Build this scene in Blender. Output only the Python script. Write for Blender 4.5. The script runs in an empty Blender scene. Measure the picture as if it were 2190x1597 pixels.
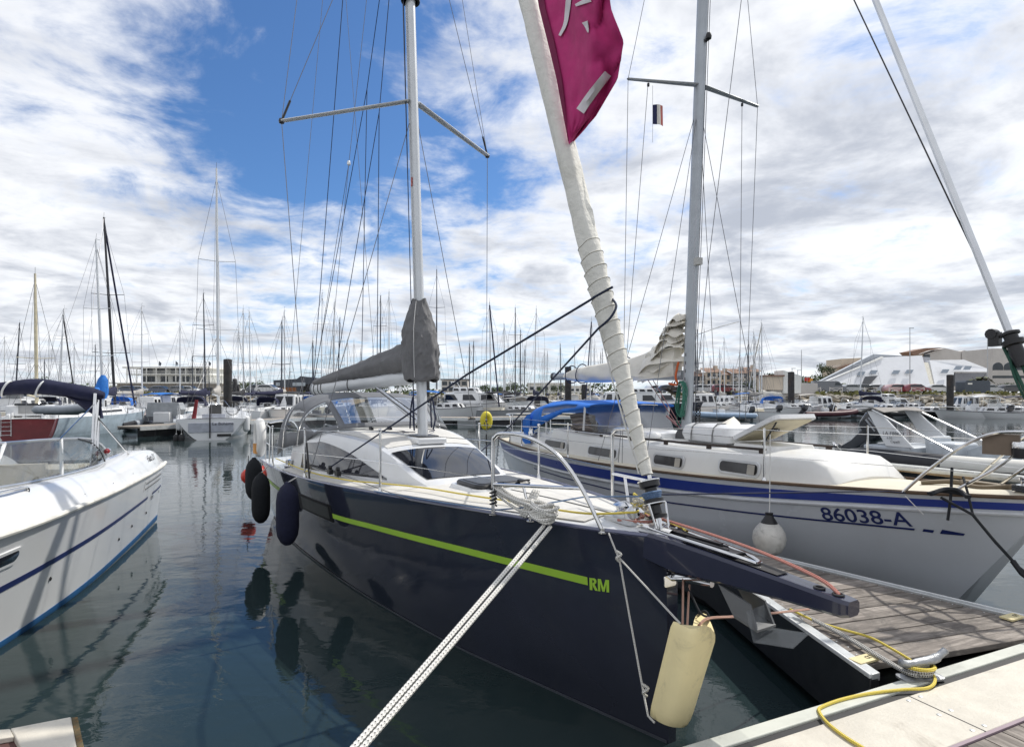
import bpy, bmesh, math, random
from mathutils import Vector, Matrix
from mathutils import noise as mnoise
from math import sin, cos, pi, radians as RAD
random.seed(7)
SC = bpy.context.scene
COL = SC.collection
# ------------------------------------------------------------------ camera
FPX, CXP, HYP, CAMH = 1240.0, 1095.0, 845.0, 2.12      # focal length and horizon in photo pixels, eye height in metres
cam = bpy.data.cameras.new("camera"); camo = bpy.data.objects.new("camera", cam); COL.objects.link(camo)
camo.location = (0, 0, CAMH); camo.rotation_euler = (pi/2, 0, 0)
cam.sensor_width = 36; cam.lens = 36*FPX/2190; cam.shift_y = (HYP-798.5)/2190
cam.clip_start = 0.05; cam.clip_end = 4000
SC.camera = camo
# ------------------------------------------------------------------ sky
SUN_EL, SUN_AZ = RAD(50), RAD(58)          # azimuth measured from +Y (view direction) towards +X (right)
W = bpy.data.worlds.new("World"); SC.world = W; W.use_nodes = True
nt = W.node_tree; N = nt.nodes; L = nt.links
for n in list(N): N.remove(n)
def nd(tree, typ, **kw):
    n = tree.nodes.new(typ)
    for k, v in kw.items():
        if k.startswith('i_'):
            k = k[2:]
            n.inputs[int(k) if k.isdigit() else k.replace('_', ' ')].default_value = v
        else: setattr(n, k, v)
    return n
def mth(tree, op, a, b=None, c=None, clamp=False):
    n = tree.nodes.new('ShaderNodeMath'); n.operation = op; n.use_clamp = clamp
    for i, v in enumerate((a, b, c)):
        if v is None: continue
        if isinstance(v, (int, float)): n.inputs[i].default_value = v
        else: tree.links.new(v, n.inputs[i])
    return n.outputs[0]
def smooth(tree, x, a, b):
    n = nd(tree, 'ShaderNodeMapRange', interpolation_type='SMOOTHSTEP')
    n.inputs['From Min'].default_value = a; n.inputs['From Max'].default_value = b
    tree.links.new(x, n.inputs['Value']); return n.outputs[0]
def mixc(tree, fac, a, b):
    n = nd(tree, 'ShaderNodeMix', data_type='RGBA')
    if isinstance(fac, (int, float)): n.inputs[0].default_value = fac
    else: tree.links.new(fac, n.inputs[0])
    for s, v in ((6, a), (7, b)):
        if isinstance(v, tuple): n.inputs[s].default_value = (*v[:3], 1)
        else: tree.links.new(v, n.inputs[s])
    return n.outputs[2]
def noise(tree, vec, scale, detail=6, rough=.55, lac=2.0, dist=0.0, out=0):
    n = nd(tree, 'ShaderNodeTexNoise', i_Scale=scale, i_Detail=detail, i_Roughness=rough, i_Lacunarity=lac, i_Distortion=dist)
    tree.links.new(vec, n.inputs['Vector']); return n.outputs[out]
sky = nd(nt, 'ShaderNodeTexSky', sky_type='NISHITA', sun_disc=False, sun_elevation=SUN_EL, sun_rotation=SUN_AZ,
         altitude=0, air_density=1.0, dust_density=0.7, ozone_density=2.2)
tc = nd(nt, 'ShaderNodeTexCoord'); sep = nd(nt, 'ShaderNodeSeparateXYZ'); L.new(tc.outputs['Generated'], sep.inputs[0])
dx, dy, dz = sep.outputs
zc = mth(nt, 'MAXIMUM', dz, 0.0)
zz = mth(nt, 'ADD', zc, 0.13)
u = mth(nt, 'DIVIDE', dx, zz); v = mth(nt, 'DIVIDE', dy, zz)      # a cloud layer seen in perspective
cv = nd(nt, 'ShaderNodeCombineXYZ'); L.new(u, cv.inputs[0]); L.new(v, cv.inputs[1])
P = cv.outputs[0]
big = noise(nt, P, .55, 3, .5, dist=.3)
med = noise(nt, P, 2.8, 8, .62, dist=.4)
puf = noise(nt, P, 9.0, 6, .6, dist=.2)
# the broad clearing in the cloud sheet, left of the mast, and the thin bands near the horizon
az = mth(nt, 'ARCTAN2', dx, dy)
el = mth(nt, 'ARCSINE', dz)
a1 = mth(nt, 'DIVIDE', mth(nt, 'SUBTRACT', az, mth(nt, 'MULTIPLY_ADD', el, -.14, -.29)), .27)
hole = mth(nt, 'POWER', 2.718, mth(nt, 'MULTIPLY', mth(nt, 'MULTIPLY', a1, a1), -1.0))
hole = mth(nt, 'MULTIPLY', hole, smooth(nt, el, .14, .42))
cover = mth(nt, 'MULTIPLY_ADD', med, 1.0, mth(nt, 'MULTIPLY', big, .35))
cover = mth(nt, 'MULTIPLY_ADD', puf, .26, mth(nt, 'ADD', cover, .05))
cover = mth(nt, 'SUBTRACT', cover, mth(nt, 'MULTIPLY', hole, .34))
cover = mth(nt, 'ADD', cover, mth(nt, 'MULTIPLY', smooth(nt, az, -.05, .35), .13))
cover = mth(nt, 'ADD', cover, mth(nt, 'MULTIPLY', smooth(nt, mth(nt, 'MULTIPLY', az, -1), .40, .62), .16))
band = noise(nt, P, 1.3, 5, .6, dist=.4)
low = mth(nt, 'SUBTRACT', 1.0, smooth(nt, el, .03, .16))
cover = mth(nt, 'SUBTRACT', cover, mth(nt, 'MULTIPLY', low, mth(nt, 'MULTIPLY', band, .25)))
cover = mth(nt, 'ADD', cover, mth(nt, 'MULTIPLY', mth(nt, 'SUBTRACT', 1.0, smooth(nt, el, .16, .34)), .07))
mask = smooth(nt, cover, .62, .99)
thick = smooth(nt, mth(nt, 'ADD', mth(nt, 'MULTIPLY', noise(nt, P, 1.5, 6, .58, dist=.5), 1.0), mth(nt, 'MULTIPLY', mth(nt, 'SUBTRACT', cover, .8), .45)), .44, .78)
ccol = mixc(nt, thick, (8.3, 8.4, 8.6), (4.2, 4.45, 5.0))
skyc = nd(nt, 'ShaderNodeMix', data_type='RGBA', blend_type='MULTIPLY'); skyc.inputs[0].default_value = 1
L.new(sky.outputs[0], skyc.inputs[6]); skyc.inputs[7].default_value = (.54, .79, 1.06, 1)
hz = mixc(nt, mth(nt, 'MULTIPLY', mth(nt, 'SUBTRACT', 1.0, smooth(nt, el, .0, .30)), .42), skyc.outputs[2], (6.6, 7.3, 8.6))
skym = mixc(nt, mth(nt, 'MULTIPLY', mask, .95), hz, ccol)
bg = nd(nt, 'ShaderNodeBackground', i_Strength=0.12); L.new(skym, bg.inputs[0])
wo = nd(nt, 'ShaderNodeOutputWorld'); L.new(bg.outputs[0], wo.inputs[0])
# ------------------------------------------------------------------ sun
sl = bpy.data.lights.new("sun", 'SUN'); sl.energy = 3.3; sl.angle = RAD(0.8); sl.color = (1, .955, .88)
so = bpy.data.objects.new("sun", sl); COL.objects.link(so)
sd = Vector((sin(SUN_AZ)*cos(SUN_EL), cos(SUN_AZ)*cos(SUN_EL), sin(SUN_EL)))
so.rotation_euler = (-sd).to_track_quat('-Z', 'Y').to_euler(); so.location = sd*60
# ------------------------------------------------------------------ exposure
vs = SC.view_settings; vs.view_transform = 'Standard'; vs.look = 'None'; vs.exposure = 0.12; vs.gamma = 1.0; vs.use_curve_mapping = False
SC.cycles.use_denoising = True; SC.cycles.max_bounces = 8; SC.cycles.transparent_max_bounces = 24
SC.cycles.caustics_reflective = False; SC.cycles.caustics_refractive = False

# ================================================================== tools
def srgb(r, g, b):
    f = lambda c: (c/255/12.92 if c/255 <= .04045 else ((c/255+.055)/1.055)**2.4)
    return (f(r), f(g), f(b))
MATS = {}
def M(name, col=None, rough=.5, metal=0., var=.12, scale=4., bump=0., bscale=30., coat=0., dirt=None, spec=None, alpha=1.):
    """plain procedural material: base colour broken up by noise, optional stains, fine relief"""
    if name in MATS: return MATS[name]
    m = bpy.data.materials.new(name); m.use_nodes = True; t = m.node_tree; b = t.nodes['Principled BSDF']
    c = nd(t, 'ShaderNodeTexCoord'); o = c.outputs['Object']
    f = smooth(t, noise(t, o, scale, 6, .6), .3, .7)
    hi = tuple(min(1, x*(1+var)) for x in col); lo = tuple(x*(1-var) for x in col)
    cc = mixc(t, f, lo, hi)
    if dirt:
        dcol, amt, dsc = dirt
        g = smooth(t, noise(t, o, dsc, 8, .7, dist=.6), .5, .78)
        cc = mixc(t, mth(t, 'MULTIPLY', g, amt), cc, dcol)
    t.links.new(cc, b.inputs['Base Color'])
    r = nd(t, 'ShaderNodeMapRange'); t.links.new(noise(t, o, scale*2.3, 4, .6), r.inputs['Value'])
    r.inputs['To Min'].default_value = max(.01, rough*.8); r.inputs['To Max'].default_value = min(1, rough*1.25)
    t.links.new(r.outputs[0], b.inputs['Roughness'])
    b.inputs['Metallic'].default_value = metal
    if coat: b.inputs['Coat Weight'].default_value = coat; b.inputs['Coat Roughness'].default_value = .03
    if spec is not None: b.inputs['Specular IOR Level'].default_value = spec
    if bump:
        bp = nd(t, 'ShaderNodeBump', i_Strength=bump, i_Distance=.02); t.links.new(noise(t, o, bscale, 5, .6), bp.inputs['Height'])
        t.links.new(bp.outputs[0], b.inputs['Normal'])
    if alpha < 1: b.inputs['Alpha'].default_value = alpha
    MATS[name] = m; return m
def glassy(name, tint, alpha, rough=.02, k=1.):
    if name in MATS: return MATS[name]
    m = bpy.data.materials.new(name); m.use_nodes = True; t = m.node_tree; b = t.nodes['Principled BSDF']
    tr = nd(t, 'ShaderNodeBsdfTransparent'); tr.inputs[0].default_value = (*tint, 1)
    gl = nd(t, 'ShaderNodeBsdfGlossy', i_Roughness=rough)
    fr = nd(t, 'ShaderNodeFresnel', i_IOR=1.5)
    bp = nd(t, 'ShaderNodeBump', i_Strength=.012, i_Distance=.02); c = nd(t, 'ShaderNodeTexCoord')
    t.links.new(noise(t, c.outputs['Object'], 5, 3), bp.inputs['Height']); t.links.new(bp.outputs[0], gl.inputs['Normal']); t.links.new(bp.outputs[0], fr.inputs['Normal'])
    mx = nd(t, 'ShaderNodeMixShader'); t.links.new(mth(t, 'MULTIPLY_ADD', fr.outputs[0], k, alpha, clamp=True), mx.inputs[0])
    t.links.new(tr.outputs[0], mx.inputs[1]); t.links.new(gl.outputs[0], mx.inputs[2])
    t.links.new(mx.outputs[0], t.nodes['Material Output'].inputs[0]); t.nodes.remove(b)
    MATS[name] = m; return m
def rope_mat(name, c1, c2, fu=60., thin=.3):
    """braid: c2 flecks on c1, laid out along the rope's own length"""
    if name in MATS: return MATS[name]
    m = bpy.data.materials.new(name); m.use_nodes = True; t = m.node_tree; b = t.nodes['Principled BSDF']
    uv = nd(t, 'ShaderNodeUVMap'); s = nd(t, 'ShaderNodeSeparateXYZ'); t.links.new(uv.outputs[0], s.inputs[0])
    a = mth(t, 'MULTIPLY', s.outputs[0], fu*6.283); k = mth(t, 'MULTIPLY', s.outputs[1], 6.283*3)
    w1 = mth(t, 'SINE', mth(t, 'ADD', a, k)); w2 = mth(t, 'SINE', mth(t, 'SUBTRACT', a, k))
    f = smooth(t, mth(t, 'MULTIPLY', w1, w2), thin, thin+.3)
    t.links.new(mixc(t, f, c1, c2), b.inputs['Base Color']); b.inputs['Roughness'].default_value = .85
    bp = nd(t, 'ShaderNodeBump', i_Strength=.6, i_Distance=.003); t.links.new(mth(t, 'MULTIPLY', w1, w2), bp.inputs['Height']); t.links.new(bp.outputs[0], b.inputs['Normal'])
    MATS[name] = m; return m

class MB:
    """collects geometry for ONE mesh"""
    def __init__(s): s.v = []; s.f = []; s.uv = {}
    def add(s, vs, fs):
        o = len(s.v); s.v += [tuple(x) for x in vs]; s.f += [tuple(i+o for i in f) for f in fs]; return s
    def box(s, c, d, rz=0, R=None):
        x, y, z = (k/2 for k in d)
        p = [Vector(q) for q in ((-x,-y,-z),(x,-y,-z),(x,y,-z),(-x,y,-z),(-x,-y,z),(x,-y,z),(x,y,z),(-x,y,z))]
        if R is None: R = Matrix.Rotation(rz, 3, 'Z')
        return s.add([R @ q + Vector(c) for q in p], [(3,2,1,0),(4,5,6,7),(0,1,5,4),(1,2,6,5),(2,3,7,6),(3,0,4,7)])
    def grid(s, rows, close_u=False, close_v=False):
        n, m = len(rows), len(rows[0]); vs = [p for r in rows for p in r]; fs = []
        for i in range(n if close_u else n-1):
            for j in range(m if close_v else m-1):
                a, b = i, (i+1) % n; c, d = j, (j+1) % m
                fs.append((a*m+c, a*m+d, b*m+d, b*m+c))
        return s.add(vs, fs)
    def loft(s, rings, caps=True):
        m = len(rings[0]); s.grid(rings, close_v=True); o = len(s.v)-len(rings)*m
        if caps:
            s.f.append(tuple(o+i for i in reversed(range(m)))); k = o+(len(rings)-1)*m; s.f.append(tuple(k+i for i in range(m)))
        return s
    def tube(s, pts, r, n=8, closed=False, caps=True):
        pts = [Vector(p) for p in pts]; K = len(pts); rr = r if isinstance(r, (list, tuple)) else [r]*K
        base = len(s.v); fbase = len(s.f); up = None; length = 0; vs = []; us = []
        for i, p in enumerate(pts):
            if closed: d = pts[(i+1) % K]-pts[i-1]
            else: d = pts[min(i+1, K-1)]-pts[max(i-1, 0)]
            if d.length < 1e-9: d = Vector((0,0,1))
            d.normalize()
            if up is None:
                up = Vector((0,0,1)) if abs(d.z) < .9 else Vector((1,0,0))
            a = d.cross(up)
            if a.length < 1e-6: a = d.cross(Vector((1,0,0)) if abs(d.x) < .9 else Vector((0,1,0)))
            a.normalize(); up = a.cross(d).normalized()
            if i: length += (p-pts[i-1]).length
            for k in range(n):
                t = 2*pi*k/n; vs.append(p+(a*cos(t)+up*sin(t))*rr[i]); us.append((length, k/n))
        fs = []
        for i in range(K if closed else K-1):
            for k in range(n):
                a, b = i*n+k, i*n+(k+1) % n; c, d = ((i+1) % K)*n+(k+1) % n, ((i+1) % K)*n+k
                fs.append((a, b, c, d))
        if caps and not closed:
            fs.append(tuple(reversed(range(n)))); fs.append(tuple((K-1)*n+k for k in range(n)))
        for i, q in enumerate(us): s.uv[base+i] = q
        return s.add(vs, fs)
    def lathe(s, prof, c=(0,0,0), axis='Z', n=16, R=None):
        rings = []
        if R is None: R = {'Z': Matrix.Identity(3), 'X': Matrix.Rotation(pi/2, 3, 'Y'), 'Y': Matrix.Rotation(-pi/2, 3, 'X')}[axis]
        for r, h in prof:
            rings.append([R @ Vector((r*cos(2*pi*k/n), r*sin(2*pi*k/n), h)) + Vector(c) for k in range(n)])
        return s.loft(rings)
    def prism(s, poly, e):
        """polygon (3D points) pushed along vector e"""
        e = Vector(e); n = len(poly); a = [Vector(p) for p in poly]
        return s.add(a+[p+e for p in a], [tuple(reversed(range(n))), tuple(range(n, 2*n))]+[(i, (i+1) % n, n+(i+1) % n, n+i) for i in range(n)])
    def slab(s, rows, th):
        """a grid given thickness th along its own vertex normals (closed sheet)"""
        n, m = len(rows), len(rows[0]); R2 = []
        for i in range(n):
            q = []
            for j in range(m):
                du = Vector(rows[min(i+1, n-1)][j])-Vector(rows[max(i-1, 0)][j]); dv = Vector(rows[i][min(j+1, m-1)])-Vector(rows[i][max(j-1, 0)][:])
                nn = dv.cross(du)
                nn = nn.normalized() if nn.length > 1e-9 else Vector((0,0,1))
                q.append(Vector(rows[i][j])+nn*th)
            R2.append(q)
        a = [Vector(p) for r in rows for p in r]; b = [p for r in R2 for p in r]; N_ = n*m; fs = []
        for i in range(n-1):
            for j in range(m-1):
                p = (i*m+j, i*m+j+1, (i+1)*m+j+1, (i+1)*m+j); fs.append(tuple(reversed(p))); fs.append(tuple(x+N_ for x in p))
        rim = [j for j in range(m)]+[i*m+m-1 for i in range(1, n)]+[(n-1)*m+j for j in range(m-2, -1, -1)]+[i*m for i in range(n-2, 0, -1)]
        for k in range(len(rim)):
            x, y = rim[k], rim[(k+1) % len(rim)]; fs.append((x, y, y+N_, x+N_))
        return s.add(a+b, fs)
    def mesh(s, name, mat, smooth_angle=38):
        me = bpy.data.meshes.new(name); me.from_pydata(s.v, [], s.f); me.materials.append(mat)
        bm = bmesh.new(); bm.from_mesh(me); bmesh.ops.recalc_face_normals(bm, faces=bm.faces); bm.to_mesh(me); bm.free()
        if s.uv:
            l = me.uv_layers.new(name='UVMap'); vi = [0]*len(me.loops); me.loops.foreach_get('vertex_index', vi)
            q = []
            for p in me.polygons:
                us = [s.uv.get(vi[k], (0,0)) for k in p.loop_indices]; big = max(x[1] for x in us) > .6
                for x in us: q += [x[0], x[1]+1 if (big and x[1] < .3) else x[1]]
            l.data.foreach_set('uv', q)
        me.polygons.foreach_set('use_smooth', [True]*len(me.polygons)); me.set_sharp_from_angle(angle=RAD(smooth_angle)); me.update()
        return me
    def obj(s, name, mat, parent=None, smooth_angle=38, bevel=0, loc=None):
        if loc is None and parent is None and s.v:      # origin at the middle of the base
            xs, ys, zs = zip(*s.v); loc = ((min(xs)+max(xs))/2, (min(ys)+max(ys))/2, min(zs))
        if loc is not None: s.v = [(a-loc[0], b-loc[1], c-loc[2]) for a, b, c in s.v]
        o = bpy.data.objects.new(name, s.mesh(name, mat, smooth_angle)); COL.objects.link(o); o.parent = parent
        if loc is not None: o.location = loc
        if bevel:
            b = o.modifiers.new('bevel', 'BEVEL'); b.width = bevel; b.segments = 2; b.limit_method = 'ANGLE'; b.angle_limit = RAD(40)
        return o
def tag(o, label=None, cat=None, group=None, kind=None):
    for k, q in (('label', label), ('category', cat), ('group', group), ('kind', kind)):
        if q: o[k] = q
    return o
def thing(name, label, cat, loc=(0,0,0), rz=0, group=None):
    o = bpy.data.objects.new(name, None); COL.objects.link(o); o.location = loc; o.rotation_euler = (0, 0, rz); o.empty_display_size = .3
    return tag(o, label, cat, group)
def place(me, name, parent, loc=(0,0,0), rot=(0,0,0), scale=(1,1,1)):
    o = bpy.data.objects.new(name, me); COL.objects.link(o); o.parent = parent; o.location = loc; o.rotation_euler = rot; o.scale = scale; return o
def copy_tree(o, parent=None):
    c = o.copy(); COL.objects.link(c); c.parent = parent
    for ch in list(o.children): copy_tree(ch, c)
    return c
def text_part(txt, size, mat, parent, mtx, name='lettering', ext=.001, shear=0, sx=1., bold=0.):
    cu = bpy.data.curves.new(name, 'FONT'); cu.body = txt; cu.size = size; cu.extrude = ext; cu.shear = shear; cu.offset = bold
    o = bpy.data.objects.new(name, cu); COL.objects.link(o)
    me = bpy.data.meshes.new_from_object(o.evaluated_get(bpy.context.evaluated_depsgraph_get())); bpy.data.objects.remove(o)
    me.materials.clear(); me.materials.append(mat)
    o = bpy.data.objects.new(name, me); COL.objects.link(o); o.parent = parent; o.matrix_basis = mtx @ Matrix.Diagonal((sx, 1, 1, 1)); return o
def lerp(a, b, t): return a+(b-a)*t
def itp(tab, x):
    """piecewise linear table with smooth knots"""
    T = sorted(tab)
    if x <= T[0][0]: return T[0][1]
    if x >= T[-1][0]: return T[-1][1]
    for i in range(len(T)-1):
        if T[i][0] <= x <= T[i+1][0]:
            h = T[i+1][0]-T[i][0]; t = (x-T[i][0])/h
            def sl(k):
                if 0 < k < len(T)-1: return (T[k+1][1]-T[k-1][1])/(T[k+1][0]-T[k-1][0])
                return None
            d = (T[i+1][1]-T[i][1])/h; a = sl(i); b = sl(i+1); a = d if a is None else a; b = d if b is None else b
            return ((2*t**3-3*t*t+1)*T[i][1]+(t**3-2*t*t+t)*h*a+(-2*t**3+3*t*t)*T[i+1][1]+(t**3-t*t)*h*b)
def spline(pts, n=6, closed=False):
    p = [Vector(q) for q in pts]; K = len(p); out = []
    for i in range(K if closed else K-1):
        a, b, c, d = (p[(i+k) % K] if closed else p[min(max(i+k, 0), K-1)] for k in (-1, 0, 1, 2))
        for j in range(n):
            t = j/n; out.append(.5*((2*b)+(c-a)*t+(2*a-5*b+4*c-d)*t*t+(3*b-a-3*c+d)*t**3))
    if not closed: out.append(p[-1])
    return out
def sag(a, b, s, n=14):
    a, b = Vector(a), Vector(b); return [a.lerp(b, i/n)-Vector((0, 0, 4*s*(i/n)*(1-i/n))) for i in range(n+1)]
def arc_pts(c, r, a0, a1, n, ax=(1,0,0), ay=(0,0,1)):
    c, ax, ay = Vector(c), Vector(ax), Vector(ay); return [c+ax*r*cos(lerp(a0, a1, i/n))+ay*r*sin(lerp(a0, a1, i/n)) for i in range(n+1)]
# measured sight lines: where a point seen in the photograph lies in the place, once its distance or height is known
def ray(px, py): return Vector(((px-CXP)/FPX, 1, -(py-HYP)/FPX))
EYE = Vector((0, 0, CAMH))
def atd(px, py, d): return EYE+ray(px, py)*d
def atz(px, py, z): r = ray(px, py); return EYE+r*((z-CAMH)/r.z)
class Frame:
    def __init__(s, o, deg): s.o = Vector((o[0], o[1], 0)); s.a = RAD(deg); s.x = Vector((cos(s.a), sin(s.a), 0)); s.y = Vector((-sin(s.a), cos(s.a), 0))
    def loc(s, p): q = p-s.o; return Vector((q.dot(s.x), q.dot(s.y), q.z))
    def wld(s, l): return s.o+s.x*l[0]+s.y*l[1]+Vector((0, 0, l[2]))
    def Y(s, px, py, y=0): r = ray(px, py); return s.loc(EYE+r*((y-(EYE-s.o).dot(s.y))/r.dot(s.y)))
    def X(s, px, py, x=0): r = ray(px, py); return s.loc(EYE+r*((x-(EYE-s.o).dot(s.x))/r.dot(s.x)))
    def Z(s, px, py, z): return s.loc(atz(px, py, z))
# common materials
white_gel = M('white_gelcoat', (.72, .73, .74), .22, var=.03, scale=2, coat=.3, dirt=((.45, .42, .36), .25, 3))
cream_deck = M('cream_nonslip', (.64, .625, .59), .65, var=.06, scale=6, bump=.25, bscale=160, dirt=((.4, .37, .31), .25, 4))
steel = M('stainless_steel', (.72, .72, .72), .12, metal=1, var=.05, scale=9)
alu = M('anodised_aluminium', (.66, .68, .70), .32, metal=.75, var=.06, scale=3)
alu_lt = M('pale_mast_aluminium', (.62, .64, .66), .35, metal=.35, var=.05, scale=2)
black_rub = M('black_rubber', (.014, .014, .016), .55, var=.2)
black_pl = M('black_plastic', (.012, .012, .014), .35, var=.2)
dark_glass = M('dark_acrylic_glass', (.012, .014, .02), .04, var=.1, coat=.4)
wire_m = M('rigging_wire', (.16, .16, .17), .35, metal=.8, var=.1)
navy_line = M('navy_halyard', (.012, .018, .05), .8, var=.15)
clear_pl = glassy('clear_vinyl', (.86, .9, .93), .02, .06, .55)
tint_gl = glassy('tinted_windscreen', (.74, .76, .77), .02, .02, .4)
# ================================================================== water
def water_mat():
    m = bpy.data.materials.new('harbour_water'); m.use_nodes = True; t = m.node_tree; b = t.nodes['Principled BSDF']
    b.inputs['Base Color'].default_value = (.020, .034, .036, 1); b.inputs['Roughness'].default_value = .015; b.inputs['IOR'].default_value = 1.333
    c = nd(t, 'ShaderNodeTexCoord'); mp = nd(t, 'ShaderNodeMapping'); t.links.new(c.outputs['Object'], mp.inputs[0])
    mp.inputs['Rotation'].default_value = (0, 0, RAD(20)); mp.inputs['Scale'].default_value = (1, 1.5, 1)
    h = mth(t, 'MULTIPLY', noise(t, mp.outputs[0], .8, 3, .5, dist=.5), .55)
    h = mth(t, 'MULTIPLY_ADD', noise(t, mp.outputs[0], 3.2, 4, .5, dist=.3), .16, h)
    gust = smooth(t, noise(t, mp.outputs[0], .12, 2), .42, .62)
    h = mth(t, 'MULTIPLY_ADD', mth(t, 'MULTIPLY', noise(t, mp.outputs[0], 9, 3, .6), gust), .03, h)
    bp = nd(t, 'ShaderNodeBump', i_Strength=.19, i_Distance=.10); t.links.new(h, bp.inputs['Height']); t.links.new(bp.outputs[0], b.inputs['Normal'])
    return m
mb = MB(); mb.grid([[(-900, -60, 0), (900, -60, 0)], [(-900, 260, 0), (900, 260, 0)]])
tag(mb.obj('water', water_mat(), loc=(0, 0, 0)), kind='structure')
mb = MB(); mb.grid([[(-900, -60, -4), (900, -60, -4)], [(-900, 260, -4), (900, 260, -4)]])
tag(mb.obj('seabed', M('mud', (.05, .05, .035), .9), loc=(0, 0, -4)), kind='structure')

# ================================================================== pontoon we stand on
WKA = 23.67; WK = Frame((1.13, 2.83), WKA)
def wood_mat(name, base, dark, bolts=False):
    m = bpy.data.materials.new(name); m.use_nodes = True; t = m.node_tree; b = t.nodes['Principled BSDF']
    c = nd(t, 'ShaderNodeTexCoord'); oi = nd(t, 'ShaderNodeObjectInfo'); mp = nd(t, 'ShaderNodeMapping'); t.links.new(c.outputs['Object'], mp.inputs[0])
    add = nd(t, 'ShaderNodeVectorMath', operation='ADD'); t.links.new(mp.outputs[0], add.inputs[0])
    cb = nd(t, 'ShaderNodeCombineXYZ'); t.links.new(mth(t, 'MULTIPLY', oi.outputs['Random'], 57.), cb.inputs[0]); t.links.new(mth(t, 'MULTIPLY', oi.outputs['Random'], 31.), cb.inputs[1]); t.links.new(cb.outputs[0], add.inputs[1])
    mp.inputs['Scale'].default_value = (1.3, 14, 14)
    g = noise(t, add.outputs[0], 2.2, 8, .65, dist=.6)
    mp2 = nd(t, 'ShaderNodeVectorMath', operation='ADD'); t.links.new(c.outputs['Object'], mp2.inputs[0]); t.links.new(cb.outputs[0], mp2.inputs[1])
    st = noise(t, mp2.outputs[0], 5.5, 8, .7, dist=.8)
    c1 = mixc(t, smooth(t, g, .35, .7), dark, base)
    lich = smooth(t, st, .42, .66)
    c2 = mixc(t, mth(t, 'MULTIPLY', lich, .75), c1, tuple(x*.28 for x in base))
    k = nd(t, 'ShaderNodeMix', data_type='RGBA', blend_type='MULTIPLY'); k.inputs[0].default_value = 1
    t.links.new(c2, k.inputs[6]); cc = nd(t, 'ShaderNodeCombineColor'); r = mth(t, 'MULTIPLY_ADD', oi.outputs['Random'], .5, .72)
    for i in range(3): t.links.new(r, cc.inputs[i])
    t.links.new(cc.outputs[0], k.inputs[7]); t.links.new(k.outputs[2], b.inputs['Base Color'])
    b.inputs['Roughness'].default_value = .8
    bp = nd(t, 'ShaderNodeBump', i_Strength=.5, i_Distance=.004); t.links.new(g, bp.inputs['Height']); t.links.new(bp.outputs[0], b.inputs['Normal'])
    return m
plank_m = wood_mat('weathered_decking', srgb(164, 155, 146), srgb(116, 108, 101))
edge_m = M('pontoon_edge_plate', srgb(205, 199, 186), .6, var=.09, scale=5, bump=.2, bscale=60, dirt=(srgb(132, 122, 106), .8, 2.6))
rail_m = M('pontoon_aluminium', (.60, .62, .62), .4, metal=.45, var=.1, scale=6, dirt=((.3, .3, .29), .4, 4))
float_m = M('black_pontoon_float', (.012, .013, .016), .5, var=.3, dirt=((.05, .06, .045), .7, 2))
conc_m = M('pale_concrete', srgb(190, 184, 172), .85, var=.1, bump=.3, bscale=25, dirt=((.22, .2, .17), .5, 2))
wk = thing('main_pontoon', 'broad marina pontoon with pale edge plate along the bottom right', 'pontoon', (1.13, 2.83, 0), RAD(WKA))
mb = MB(); mb.box((3, -.04, .46), (30, .08, .08)); mb.obj('edge_rail', M('dull_edge_rail', srgb(196, 198, 188), .55, var=.08, scale=5, dirt=(srgb(120, 118, 108), .7, 3)), wk, bevel=.006); mb = MB(); mb.box((3, -.035, .32), (30, .03, .2)); mb.obj('fender_strip', black_rub, wk)
mb = MB(); mb.box((3, -.103, .462), (30, .044, .05)); mb.obj('groove_seal', black_rub, wk)
mb = MB(); mb.box((3, -.31, .472), (30, .365, .05)); mb.obj('edge_plate', edge_m, wk, bevel=.006)
for jx in (-1.1, 1.05, 3.2):
    mb = MB(); mb.box((jx, -.31, .4965), (.006, .365, .004)); mb.obj('plate_joint', black_rub, wk)
    mb = MB()
    for sx in (-.05, .05):
        for sy in (-.16, -.31, -.46): mb.lathe([(.011, 0), (.011, .003), (.004, .005), (.001, .005)], (jx+sx, sy, .497), n=8)
    tag(mb.obj('bolt_heads', rail_m, wk), kind='stuff')
mb = MB(); mb.box((3, -.505, .47), (30, .018, .06)); mb.obj('inner_rail', M('dull_purple_rail', srgb(150, 132, 140), .5, var=.1), wk)
pm = None
mbp = MB(); mbp.box((0, 0, 0), (1.9, .135, .035)); pme = mbp.mesh('plank', plank_m)
i = 0; x = .2
while x < 3.4:
    place(pme, 'plank', wk, (x, -.52-.95, .475), (0, 0, pi/2)); x += .143; i += 1
mb = MB(); mb.box((3, -1.3, .2), (30, 2.2, .42)); mb.obj('float', float_m, wk)

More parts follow.
